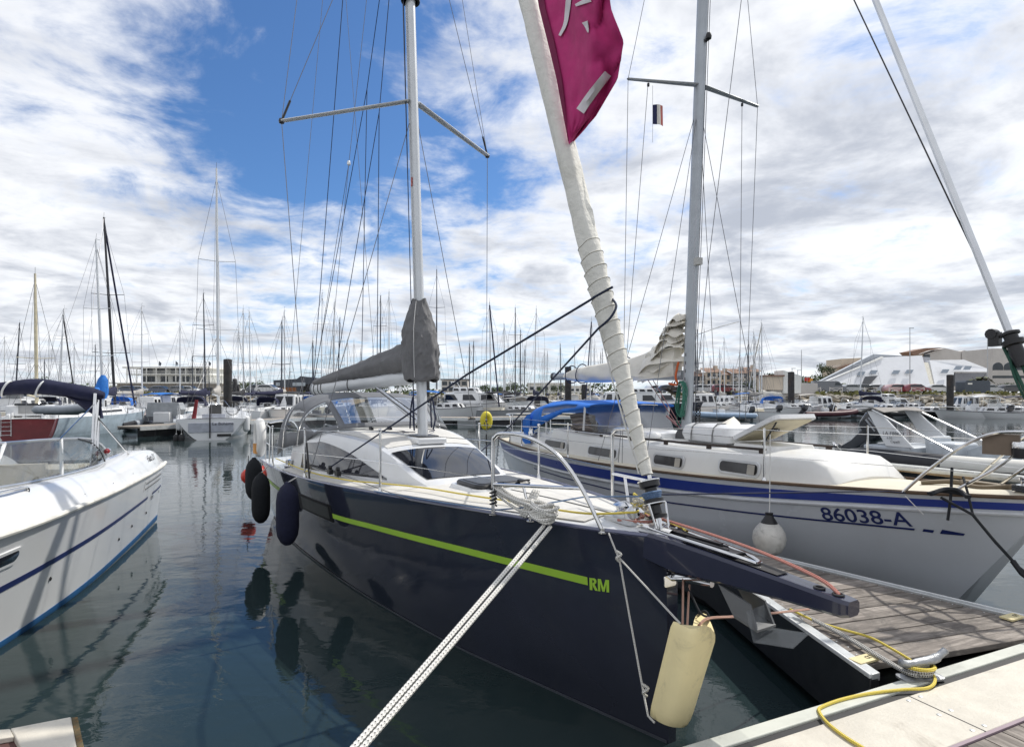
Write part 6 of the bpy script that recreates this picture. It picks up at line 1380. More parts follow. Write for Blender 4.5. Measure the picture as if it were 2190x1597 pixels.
for t_, x_, z_, s_ in (('ZZ11', 1.02, .53, .075), ('R.', .34, .53, .07)): text_part(t_, s_, ink, lm, Matrix.Translation(Vector((x_, lmy(x_, z_)+.01, z_))) @ Matrix((Vector((-1, 0, 0)), Vector((0, .1, 1)).normalized(), Vector((0, 1, -.1)).normalized())).transposed().to_4x4())
# bimini: rolled navy canvas on stainless legs
bcv = M('navy_canvas', srgb(24, 28, 58), .85, var=.15, scale=6, bump=.4, bscale=14)
mb = MB(); rings = []
for i in range(31):
    f = i/30; y = lerp(1.0, -1.05, f); r_ = itp([(0, .04), (.06, .09), (.15, .095), (.5, .08), (.9, .08), (1, .05)], f); c = Vector((2.62+.03*sin(f*9), y, 2.18+.03*sin(f*pi)-.02*sin(f*14)-itp([(0, .06), (.15, 0)], f)))
    rings.append([c+Vector((r_*1.05*cos(a)*(1+.08*sin(3*a+f*20)), 0, r_*sin(a)*(1+.08*sin(2*a+f*13)))) for a in [2*pi*k/16 for k in range(16)]])
mb.loft(rings); bim = lp('bimini_roll', mb, bcv, smooth_angle=60)
mb = MB(); rows = [[(2.62+.03*u*sin(v*4), lerp(.97, .62, u/4), 2.13-v*itp([(0, .30), (2, .20), (4, .04)], u)) for v in (0, .5, 1)] for u in range(5)]; mb.slab(rows, .05); lp('loose_canvas', mb, bcv, bim, smooth_angle=60)
for y in (.35, .02): mb = MB(); mb.tube([(2.62+.10*cos(a)+.04*sin(a), y+.05*sin(a), 2.195+.092*sin(a)) for a in [2*pi*k/16 for k in range(16)]], .012, 6, closed=True); lp('white_tie', mb, white_gel, bim)
for s in (1, -1):
    for k, (xb_, xt_) in enumerate(((3.02, 2.72), (2.94, 2.60), (2.84, 2.5))):
        mb = MB(); mb.tube([(xb_, s*.97, 1.27), (xt_, s*.93, 2.14)], .017, 8); lp('bimini_leg', mb, steel)
    mb = MB(); mb.tube([(2.72, s*.95, 1.85), (1.5, s*1.02, 1.27)], .013, 7); mb.tube([(2.5, s*.94, 2.1), (3.9, s*.92, 1.65)], .007, 5); lp('bimini_stay', mb, steel)
mb = MB(); mb.lathe([(.001, 0), (.05, 0), (.05, .01), (.02, .02), (.015, .06), (.001, .065)], (.25, .9, 1.18), n=10); lp('deck_cleat', mb, steel)

# ================================================================== grey RIB with white arch, right
RBF = Frame((10.15, 15.4), -67); rb = thing('inflatable_boat', 'large inflatable with black and white tubes, leaning white arch and tilted outboard', 'inflatable boat', (10.15, 15.4, 0), RAD(-67))
def bp_(name, mb, mat, parent=rb, **k): return mb.obj(name, mat, parent, **k)
tubeb = M('black_hypalon', (.02, .02, .024), .5, var=.15); tubew = M('white_hypalon', srgb(214, 212, 204), .45, var=.05)
RBL = 6.6
def rbp(x, s): return Vector((x, s*itp([(-.6, 1.0), (0, 1.02), (4, 1.02), (5.4, .8), (6.2, .4), (6.6, 0)], x), itp([(-.6, .50), (3, .52), (5, .66), (6.6, .86)], x)))
for s in (1, -1):
    xs = [-.6, -.5, -.2, .5, 1.2, 1.9]; mb = MB(); mb.tube([rbp(x, s) for x in xs], [.08, .2, .25, .26, .26, .26], 16); bp_('tube', mb, tubeb)
    xs = [1.9, 2.6, 3.4, 4.2, 4.8, 5.3, 5.8, 6.2, 6.45, 6.6]; mb = MB(); mb.tube([rbp(x, s) for x in xs], .258, 16); bp_('tube', mb, tubew)
    mb = MB(); mb.tube([rbp(x, s)+Vector((0, s*.25, -.03)) for x in (-.2, 1, 2, 3, 4, 4.6)], .03, 6); bp_('rubbing_strake', mb, black_pl)
mb = MB(); mb.loft([[(x, -w, zc_), (x, -w*.5, zc_-.35), (x, 0, zc_-.5), (x, w*.5, zc_-.35), (x, w, zc_)] for x, w, zc_ in ((0, .85, .42), (3, .85, .42), (5, .6, .5), (6.3, .1, .7))]); bp_('hull', mb, M('grey_grp', srgb(150, 158, 166), .35))
mb = MB(); mb.box((2.6, 0, .5), (5.0, 1.6, .06)); bp_('deck', mb, M('grey_grp', srgb(150, 158, 166), .35)); mb = MB(); mb.box((.35, 0, .75), (1.2, 1.7, .16)); bp_('stern_locker', mb, M('pale_grey_grp', srgb(186, 192, 198), .35), bevel=.03)
# arch of two leaning panels
for s in (-1, 1):
    y0 = s*.86
    mb = MB(); mb.prism([(.35, y0, .82), (1.05, y0, .82), (.10, y0*.9, 1.72), (-.22, y0*.9, 1.72)], (0, -s*.07, 0)); bp_('arch_panel', mb, gel, bevel=.02)
    mb = MB(); mb.tube([(.0, y0, 1.74), (2.0, y0*1.05, .80)], .022, 7); bp_('arch_strut', mb, gel)
mb = MB(); mb.tube([(-.06, -.8, 1.74), (-.06, .8, 1.74)], .04, 8); mb.slab([[(-.3, y, 1.66+.05*sin(y*5)), (0, y, 1.78), (.3, y, 1.72-.06*abs(y))] for y in [lerp(-.85, .85, k/8) for k in range(9)]], .02); bp_('folded_canopy', mb, M('grey_canopy', srgb(136, 132, 128), .8, bump=.3), smooth_angle=60)
for t_, z_, s_ in (('LA F88623', 1.12, .125), ('6.50', 1.02, .08), ('Capelli', .93, .085)): 
    text_part(t_, s_, M('dark_lettering', (.03, .03, .04), .5), rb, Matrix.Translation(Vector((.30+(1.12-z_)*1.05, -.895, z_))) @ Matrix((Vector((1, 0, 0)), Vector((0, 0, 1)), Vector((0, -1, 0)))).transposed().to_4x4())
for y in (0,):
    mb = MB(); mb.loft([[(2.3+a, b, z) for a, b in ((-.35, -.4), (.35, -.4), (.35, .4), (-.35, .4))] for z in (.53, .85)]+[[(2.45+a, b*.8, 1.02) for a, b in ((-.15, -.4), (.2, -.4), (.2, .4), (-.15, .4))]]); bp_('console', mb, M('grey_grp', srgb(150, 158, 166), .35), bevel=.03)
    mb = MB(); mb.box((1.4, 0, .75), (.7, .9, .45)); mb.box((1.1, 0, .98), (.12, .9, .25)); bp_('seat', mb, M('pale_grey_grp', srgb(186, 192, 198), .35), bevel=.05)
def outboard(parent, loc, scale=1., tilt=.9, mat=None, rz=0, logo=True):
    """cowl, mid-section, gearcase and propeller; faces aft along -x, tilted up about the transom"""
    o_ = bpy.data.objects.new('outboard_motor', None); COL.objects.link(o_); o_.parent = parent; o_.location = loc; o_.rotation_euler = (0, tilt, rz); o_.scale = (scale,)*3
    cm = mat or M('black_cowl', (.022, .024, .03), .2, coat=.5)
    mb = MB(); mb.loft([rrect(cx, 0, a, b, r, z) for cx, a, b, r, z in ((-.22, .24, .17, .08, .08), (-.22, .29, .20, .09, .16), (-.24, .33, .215, .10, .36), (-.27, .31, .20, .10, .56), (-.30, .22, .14, .09, .66))]); mb.obj('cowl', cm, o_, smooth_angle=50)
    mb = MB(); mb.loft([rrect(cx, 0, a, b, r, z) for cx, a, b, r, z in ((-.2, .16, .10, .05, .09), (-.19, .11, .065, .03, -.35), (-.19, .13, .05, .02, -.62), (-.2, .19, .09, .02, -.64), (-.2, .18, .03, .015, -.70))]); mb.obj('leg', M('grey_leg', (.05, .055, .065), .35), o_)
    mb = MB(); mb.lathe([(.001, -.28), (.045, -.22), (.06, -.05), (.055, .12), (.04, .16), (.001, .18)], (-.2, 0, -.80), 'X', 12); mb.prism([(-.3, -.008, -.82), (-.12, -.008, -.82), (-.16, -.008, -1.02), (-.25, -.008, -1.02)], (0, .016, 0)); mb.obj('gearcase', M('grey_leg', (.05, .055, .065), .35), o_)
    mb = MB()
    for a in (0, 2.09, 4.19): mb.slab([[(-.42+.03*q, .02*cos(a)*0+(.04+.05*q)*cos(a+w), -.80+(.04+.05*q)*sin(a+w)) for w in (-.35, 0, .4)] for q in range(3)], .008)
    mb.lathe([(.001, -.1), (.035, -.08), (.04, .04)], (-.42, 0, -.8), 'X', 10); mb.obj('propeller', steel, o_)
    mb = MB(); mb.box((-.02, 0, -.05), (.10, .22, .34)); mb.obj('bracket', M('grey_leg', (.05, .055, .065), .35), o_, bevel=.02)
    if logo:
        for s in (-1, 1):
            mb = MB(); mb.slab([[(-.42, s*.219, .30), (-.42, s*.217, .34)], [(-.1, s*.218, .33), (-.1, s*.218, .36)]], .002); mb.slab([[(-.42, s*.219, .38), (-.42, s*.217, .41)], [(-.2, s*.218, .41), (-.2, s*.218, .43)]], .002); mb.obj('cowl_decal', M('silver_decal', (.4, .42, .45), .4), o_)
    return o_
outboard(rb, (-.62, 0, .80), 1.25, .95)
# ================================================================== boats across the basin
pal = dict(white=gel, cream=M('cream_gelcoat', srgb(222, 216, 200), .3, var=.04, coat=.2), red=M('dark_red_hull', srgb(120, 34, 40), .3, var=.15, scale=2, coat=.3, dirt=(srgb(160, 90, 86), .4, 2)), navyh=M('navy_hull_far', srgb(26, 30, 46), .25, coat=.4), blueg=M('pale_blue_hull', srgb(176, 192, 204), .3, coat=.2), grey=M('grey_hull', srgb(150, 154, 158), .35), black=M('black_hull', (.015, .016, .02), .3), redb=M('bright_red_hull', srgb(196, 40, 44), .35))
cov = dict(navy=bcv, grey=M('pale_grey_cover', srgb(170, 166, 160), .8, bump=.3), blue=M('bright_blue_cover', srgb(36, 110, 190), .75, bump=.3), black=M('black_cover', (.02, .02, .024), .8), white=M('white_cover', srgb(216, 212, 202), .75, bump=.3), green=M('green_cover', srgb(30, 80, 66), .8), red=M('maroon_cover', srgb(120, 36, 44), .8), None_=None)
mastm = dict(alu=alu_lt, cream=M('cream_mast', srgb(206, 196, 168), .5), white=M('white_mast', (.7, .71, .72), .4), dark=M('dark_mast', srgb(70, 74, 82), .5, metal=.3), black=M('black_mast', (.015, .016, .022), .5))
def gen_hull(Lh, B, fb, fs, ws=.30):
    return Hull([(0, .03), (-.12*Lh, B*.27), (-.25*Lh, B*.40), (-.45*Lh, B*.49), (-.65*Lh, B*.5), (-Lh, B*.42)], [(0, .02), (-.12*Lh, B*.16), (-.25*Lh, B*.30), (-.45*Lh, B*.41), (-.65*Lh, B*.42), (-Lh, B*ws)], [(0, fb), (-.5*Lh, lerp(fb, fs, .75)), (-Lh, fs)], .4, stem=lambda z: -(fb-max(z, -.1))*.3)
def sailboat(px, d, ptop, label, head=90, Lh=9., hull='white', cover='navy', mast='alu', sp=(.45, .72), top_px=None, mw=.065, hood=None, stripe=None, furl=None, lean=0, grp='sailing boats moored across the basin', full=True, boom=True, ws=.30):
    """px/ptop: where the mast stands and ends in the photograph; head: bow direction in degrees"""
    a = RAD(head); mx_ = -.42*Lh; x = (px-CXP)/FPX*d; bow = Vector((x, d, 0))-Vector((cos(a), sin(a), 0))*mx_
    t = thing('sailboat', label, 'sailboat', bow, a, grp); B = Lh*.33; H_ = gen_hull(Lh, B, 1.0+.02*Lh, .85+.015*Lh, ws)
    H_.skin(14).obj('hull', pal[hull], t, smooth_angle=50); H_.deck(.02, -.005, .04, n=12, m=6).obj('deck', white_gel if hull != 'cream' else cream_deck, t)
    zt = hz_(ptop, d); zd = H_.zs(mx_)
    if stripe: 
        for s in (-1, 1): H_.band(-.06*Lh, -.98*Lh, lambda q: H_.zs(q)*.78, lambda q: H_.zs(q)*.88, side=s, n=10, k=1).obj('stripe', stripe, t)
    if full:
        mb = MB(); rows = []
        for i in range(9):
            q = lerp(-.26, -.66, i/8)*Lh; wb_ = min(.62*H_.y(q, H_.zs(q)), B*.31); z0 = H_.zs(q)+.02; z1 = z0+itp([(0, .05), (.15, .26), (.5, .34), (1, .40)], i/8); rows.append([(q, -wb_, z0), (q, -wb_*.88, z1-.04), (q, -wb_*.7, z1), (q, 0, z1+.05), (q, wb_*.7, z1), (q, wb_*.88, z1-.04), (q, wb_, z0)])
        mb.grid(rows); mb.f.append(tuple(range(7))); mb.f.append(tuple(56+k for k in range(7))); cr = mb.obj('coachroof', white_gel, t, smooth_angle=35)
        for s in (-1, 1):
            mb = MB(); rows = []
            for i in range(5):
                q = lerp(-.38, -.6, i/4)*Lh; wb_ = min(.62*H_.y(q, H_.zs(q)), B*.31); z0 = H_.zs(q)+.02; z1 = z0+.3; rows.append([(q, s*(wb_*.965+.012), lerp(z0, z1, .35)), (q, s*(wb_*.915+.012), lerp(z0, z1, .72))])
            mb.slab(rows, .008); mb.obj('window', dark_glass, cr)
        # cockpit well
        mb = MB(); q0, q1 = -.67*Lh, -.97*Lh; wc = B*.24
        for s in (-1, 1): mb = MB(); mb.prism([(q0, s*wc, H_.zs(q0)), (q1, s*wc*.9, H_.zs(q1)), (q1, s*wc*.9, H_.zs(q1)+.22), (q0, s*wc, H_.zs(q0)+.34)], (0, s*.14, 0)); mb.obj('cockpit_coaming', white_gel, t, bevel=.02)
        mb = MB(); mb.box((-.67*Lh, 0, zd+.3), (.06, .55, .5)); mb.obj('companionway', M('companion_dark', (.05, .05, .05), .4), t)
        for s in (-1, 1):
            mb = MB(); pp = [(-Lh*.99, s*B*.38, .9), (-Lh*.99, s*B*.38, 1.55), (-Lh*.86, s*B*.44, 1.55), (-Lh*.86, s*B*.44, .95)]; mb.tube(pp, .014, 5); mb.obj('pushpit', steel, t)
            mb = MB(); mb.tube([(-.08*Lh, s*B*.17, H_.zs(-.1)), (-.03*Lh, s*.16, H_.zs(0)+.55), (.02, 0, H_.zs(0)+.58)], .014, 5); mb.obj('pulpit', steel, t)
            for q in (-.25, -.42, -.6, -.75): mb = MB(); y_ = H_.y(q*Lh, H_.zs(q*Lh))-.04; mb.tube([(q*Lh, s*y_, H_.zs(q*Lh)), (q*Lh, s*y_, H_.zs(q*Lh)+.58)], .012, 5); mb.obj('stanchion', steel, t)
            mb = MB(); mb.tube([(q*Lh, s*(H_.y(q*Lh, H_.zs(q*Lh))-.04), H_.zs(q*Lh)+.57) for q in (-.05, -.25, -.42, -.6, -.75, -.97)], .006, 4); mb.obj('lifeline', wire_m, t)
        if hood:
            fa_ = [arch(-.60*Lh, zd+.55, B*.30, zd+.25, -.60*Lh, 14), arch(-.63*Lh, zd+.86, B*.31, zd+.25, -.63*Lh, 14), arch(-.70*Lh, zd+.95, B*.32, zd+.25, -.68*Lh, 14)]
            mb = MB(); mb.slab(fa_, .02); mb.obj('sprayhood', hood, t, smooth_angle=60)
            mb = MB(); mb.slab([[fa_[0][j].lerp(fa_[1][j], f_)+Vector((.03, 0, .02)) for j in range(4, 11)] for f_ in (.2, .85)], .004); mb.obj('hood_window', M('hood_vinyl', (.3, .33, .36), .1), t)
    # rig
    tx = top_px if top_px is not None else px
    topw = Vector(((tx-CXP)/FPX*d, d, zt)); tl_ = Matrix.Rotation(-a, 3, 'Z') @ (topw-bow); m0 = Vector((mx_, 0, zd)); m1 = Vector((tl_.x, tl_.y, zt))
    mb = MB(); mb.tube([m0, m0.lerp(m1, .6), m1], [mw, mw*.95, mw*.6], 8); ms = mb.obj('mast', mastm[mast], t)
    mb = MB(); mb.tube([m1, m1+Vector((.05, 0, .35))], .008, 4); mb.tube([m1+Vector((0, 0, .02)), m1+Vector((.35, 0, .05))], .010, 4); mb.obj('masthead_gear', black_pl, ms)
    tips = []
    for f in sp:
        c = m0.lerp(m1, f); w_ = B*.32*(1.1-f*.4)
        for s in (-1, 1): mb = MB(); e = c+Vector((-.12, s*w_, .04)); mb.tube([c, e], .02, 5); mb.obj('spreader', mastm[mast], ms); tips.append((f, s, e))
    wr = .009 if d < 60 else .010
    for s in (-1, 1):
        chp = Vector((mx_-.1, s*H_.y(mx_, zd)*.95, zd)); mid = [e for f, q, e in tips if q == s]
        mb = MB(); mb.tube([chp]+mid+[m0.lerp(m1, .96)], wr, 4); mb.obj('shroud', wire_m, t)
        if full: mb = MB(); mb.tube([chp, m0.lerp(m1, sp[0]-.02)], wr, 4); mb.obj('lower_shroud', wire_m, t)
    mb = MB(); mb.tube([Vector((-.1, 0, H_.zs(0))), m0.lerp(m1, .97)], wr if not furl else .06, 6); mb.obj('furled_jib' if furl else 'forestay', furl or wire_m, t)
    mb = MB(); mb.tube([Vector((-Lh*.99, 0, H_.zs(-Lh))), m1], wr, 4); mb.obj('backstay', wire_m, t)
    if boom:
        bz_ = zd+1.0; b0 = m0.lerp(m1, (bz_-zd)/(zt-zd)); b1 = Vector((-.88*Lh, 0, bz_+.08)); mb = MB(); mb.tube([b0, b1], .05, 8); mb.obj('boom', mastm['alu' if mast == 'black' else mast], t)
        if cover and cov.get(cover):
            rr = random.Random(px); mb = MB(); rings = []
            for i in range(13):
                f = i/12; c = b0.lerp(b1, f*.95)+Vector((0, 0, .10)); h_ = itp([(0, .34), (.15, .24), (.6, .16), (1, .08)], f); w_ = itp([(0, .16), (.5, .13), (1, .07)], f); rings.append([c+Vector((0, w_*cos(q)*(1+.12*sin(f*20+q)), h_*.6+h_*sin(q)*(1+.1*sin(f*14)))) for q in [2*pi*k/10 for k in range(10)]])
            mb.loft(rings); mb.obj('sail_cover', cov[cover], t, smooth_angle=60)
    return t
def hp_fender(loc, lab, mat=white_gel, h=.55, r=.11, grp='fenders', tilt=0):
    t = thing('fender', lab, 'fender', loc, 0, grp); mb = MB(); mb.lathe([(.02, 0), (r*.6, .02), (r*.95, .08), (r, .14), (r, h-.14), (r*.95, h-.08), (r*.6, h-.02), (.03, h)], n=14); mb.obj('body', mat, t)
    mb = MB(); mb.lathe([(.03, h-.005), (.03, h+.04), (.001, h+.045)], n=8); mb.tube([(0, 0, h+.03), (.0, .0, h+.45)], .008, 5); mb.obj('lanyard', M('white_cord', (.7, .7, .68), .8), t); return t

# --- the white racing cruiser seen stern on
d0 = 28.2; tn = sailboat(467, 33.0, 360, 'white cruising yacht showing its broad stern, grey sail cover, beside the thick black pile', 114, 10.5, 'white', 'grey', 'alu', (.34, .62), 463, .075, ws=.17)
H_ = gen_hull(10.5, 10.5*.33, 1.21, 1.0)
for nm, c, dd, m_ in (('transom_panel', (-10.53, 0, .60), (.03, 1.9, .46), M('grey_transom', srgb(168, 172, 182), .4)), ('registration_plate', (-10.54, -.55, .22), (.03, .6, .12), black_pl), ('cockpit_back', (-10.2, -.1, 1.0), (.1, 1.0, .45), M('grey_transom', srgb(168, 172, 182), .4)), ('wheel_pod', (-9.6, -.75, 1.1), (.4, .45, .6), white_gel)):
    mb = MB(); mb.box(c, dd); mb.obj(nm, m_, tn, bevel=.02)
mb = MB(); mb.tube([(-10.56, .05, .1), (-10.56, .05, 1.55)], .03, 6); mb.obj('rudder_stock', black_pl, tn)
mb = MB(); mb.tube([(-10.3, .75, .9), (-10.3, .62, 1.9)], [.10, .07], 8); mb.obj('rolled_red_sail', M('maroon_cover', srgb(120, 36, 44), .8), tn)
mb = MB(); mb.tube([(-10.2, -.9+.28*cos(q), 1.45+.28*sin(q)) for q in [2*pi*k/18 for k in range(18)]], .015, 5, closed=True); mb.obj('steering_wheel', black_pl, tn)
text_part('Le Bohème', .2, M('dark_lettering', (.03, .03, .04), .5), tn, Matrix.Translation(Vector((-10.55, -.05, .70))) @ Matrix((Vector((0, -1, 0)), Vector((0, 0, 1)), Vector((-1, 0, 0)))).transposed().to_4x4())
for px, lab, z in ((384, 'white fender left of the stern-on white yacht', .35), (527, 'white fender right of the stern-on white yacht', .3)): p = atd(px, 915, 29); hp_fender((p.x, p.y, z), lab, h=.8, r=.16)
p = atd(437, 935, 27.6); hp_fender((p.x, p.y, .02), 'white fender standing at the middle of the stern-on transom', h=.6, r=.13)
for px in (377, 388): p = atd(px, 948, 27); hp_fender((p.x, p.y, -.1), 'small black buoy afloat left of the stern-on white yacht, %s one' % ('left' if px == 377 else 'right'), black_rub, .4, .13)
# --- red hulled boat at far left, stern on, with swim ladder
rdt = sailboat(79, 31.5, 585, 'dark red and white sailing boat with cream mast at the far left', 124, 8.2, 'red', None, 'cream', (.4,), 75, .085)
mb = MB(); mb.box((-5.6, 0, 1.35), (1.4, 1.9, .55)); mb.obj('doghouse', white_gel, rdt, bevel=.08); mb = MB(); mb.box((-6.33, 0, 1.45), (.05, .9, .5)); mb.obj('doghouse_door', M('grey_door', (.3, .3, .3), .5), rdt); mb = MB(); mb.box((-6.33, 0, 1.66), (.07, 1.2, .1)); mb.obj('doghouse_window', dark_glass, rdt)
mb = MB()
for s in (.0, .36): mb.tube([(-8.25, .5+s, .2), (-8.25, .5+s, 1.3)], .02, 5)
for k in range(5): mb.tube([(-8.25, .5, .25+.2*k), (-8.25, .86, .25+.2*k)], .018, 5)
mb.obj('swim_ladder', steel, rdt)
# --- pale boat with blue cover and black furled sails
bt = sailboat(222, 34, 512, 'pale grey sailing boat with stepped mast and bright blue sail bag, beside the pontoon end', 92, 9.0, 'blueg', 'blue', 'alu', (.33, .6), 205, .075)
mb = MB(); mb.tube([(-3.9, .05*sin(k), 1.9+.28*k) for k in range(6)], [.2, .34, .36, .30, .26, .1], 9); mb.obj('sail_bag', cov['blue'], bt, smooth_angle=60)
sailboat(247, 38, 465, 'dark masted sailing boat with long black furled foresail left of the clubhouse', 108, 10.2, 'white', 'navy', 'black', (.3, .6), 222, .085, furl=cov['navy'])
# --- the others behind, left to right
B_ = [(32, 60, 690, 'white sailboat with dark leaning mast at the far left edge', 42, 'navy', 'dark'), (122, 58, 660, 'white sailboat, slim mast left of the stepped mast', 137, 'navy', 'white'), (128, 52, 668, 'cream sailboat right beside that slim mast, furled jib', 135, 'black', 'alu'), (304, 50, 655, 'white sailboat, mast in front of the left end of the clubhouse', 303, 'grey', 'white'), (385, 55, 690, 'white sailboat, mast in front of the right half of the clubhouse', 385, 'navy', 'alu'), (440, 46, 627, 'white sailboat, dark mast just left of the tallest background mast', 435, 'navy', 'dark'), (521, 52, 660, 'white sailboat with black arched hood, mast right of the tall pile', 520, 'black', 'alu'), (536, 56, 665, 'white sailboat, second mast right of the tall pile', 533, 'navy', 'alu'),
 (602, 46, 685, 'sailing boat with speckled dark mast in front of the boat shed', 603, 'navy', 'dark'), (609, 50, 664, 'sailing boat, bright mast right against the speckled one', 608, 'grey', 'alu'), (669, 60, 729, 'sailing boat, short mast at the left end of the grey boom', 669, 'navy', 'dark'), (687, 58, 626, 'sailing boat, tall brown topped mast left of the rigging bundle', 689, 'navy', 'alu'), (714, 60, 646, 'sailing boat, mast behind the sloping lazy jacks', 715, 'green', 'alu'), (722, 72, 679, 'sailing boat, mast behind the middle of the sail cover', 727, 'white', 'dark'), (743, 85, 725, 'far sailing boat, short mast above the sail cover', 743, None, 'alu'), (757, 88, 728, 'far sailing boat, next short mast above the sail cover', 757, None, 'alu'), (813, 62, 632, 'sailing boat, dark topped mast left of the grey mast cover', 814, 'navy', 'dark'), (832, 66, 624, 'sailing boat, slim mast nearest the left of the grey mast cover', 832, 'white', 'alu'), (713, 92, 717, 'far sailing boat with thick dark mast among the lazy jacks', 713, None, 'dark'),
 (934, 54, 576, 'sailing boat with tall dark mast just right of the grey mast cover', 934, 'grey', 'dark'), (1004, 70, 734, 'sailing boat, left of the pair of dark masts over the flybridge cruiser', 1004, 'navy', 'dark'), (1011, 74, 730, 'sailing boat, right of the pair of dark masts over the flybridge cruiser', 1013, 'navy', 'dark'), (1050, 50, 646, 'sailing boat with navy furled jib right of the flybridge cruiser', 1047, 'navy', 'alu'), (1079, 62, 692, 'sailing boat, mast crossed by the navy tie line, leftmost of the trio', 1078, 'black', 'alu'), (1102, 58, 658, 'sailing boat with dark tall mast in the middle of the trio', 1102, 'black', 'dark'), (1113, 75, 706, 'sailing boat, shorter mast right behind the trio', 1113, 'navy', 'dark'), (1121, 90, 739, 'far sailing boat, low mast between the trio and the bright mast', 1123, None, 'dark'), (1142, 56, 660, 'sailing boat with bright mast left of the boom end of the white yacht', 1147, 'navy', 'alu'), (1200, 80, 735, 'sailing boat, mast above the boom end of the white yacht', 1198, 'white', 'dark'), (1164, 95, 750, 'far sailing boat, faint mast left of the boom end', 1164, None, 'alu'), (1229, 95, 742, 'far sailing boat, faint mast above the furled mainsail', 1229, None, 'alu'), (1262, 62, 683, 'sailing boat with furled jib left of the big furled genoa', 1265, 'navy', 'alu'), (1272, 90, 736, 'far sailing boat, thin mast against the big furled genoa', 1271, None, 'alu'),
 (1502, 70, 704, 'sailing boat, mast just right of the grey yacht mast', 1506, 'white', 'alu'), (1629, 60, 690, 'sailing boat with slanting furled jib before the umbrella pine', 1629, 'white', 'alu'), (1624, 78, 736, 'sailing boat, thin mast right behind the slanting jib', 1624, None, 'alu'), (1839, 66, 678, 'sailing boat with blue folded sail bag before the white slope', 1846, 'navy', 'alu')]
for k, (px, d, pt, lab, tp, cv_, ms_) in enumerate(B_):
    r = random.Random(k); big = d < 70
    sailboat(px, d, pt, lab, 90+r.uniform(-16, 16)+(180 if r.random() < .35 else 0), r.uniform(7.5, 10) if big else 8.5, r.choice(['white', 'white', 'white', 'cream', 'blueg']) if 'cream' not in lab else 'cream', cv_, ms_, (.45, .72) if pt < 680 else (.5,), tp, .06 if d < 60 else .075, hood=(r.choice([bcv, cov['grey'], cov['black'], blue_cv]) if big else None), furl=(cov[cv_] if 'furled jib' in lab or 'slanting' in lab else None) if cv_ else None, full=big)
# the thin forest of masts on the horizon
r = random.Random(9); proto = None; n_ = 0
spots = [(r.uniform(-330, 330)*1.0, 0) for k in range(0)]
for k in range(56):
    px = r.choice([r.uniform(640, 1290), r.uniform(640, 1290), r.uniform(0, 560), r.uniform(1460, 1620)]); d = r.uniform(100, 142)
    if px < 560 or px > 1440: d = r.uniform(60, 80)
    if abs(px-487) < 16: continue
    pt = r.uniform(745, 815) if d > 95 else r.uniform(700, 790)
    sailboat(px, d, pt, 'far moored sailboat in the forest of thin masts near the horizon', 90+r.uniform(-12, 12), 8., r.choice(['white', 'white', 'cream', 'blueg', 'navyh']), r.choice(['navy', 'grey', None]), r.choice(['alu', 'dark', 'white']), (.55,), px+r.uniform(-1.5, 1.5), .06, full=False, grp='far sailboats in the forest of masts', boom=True)

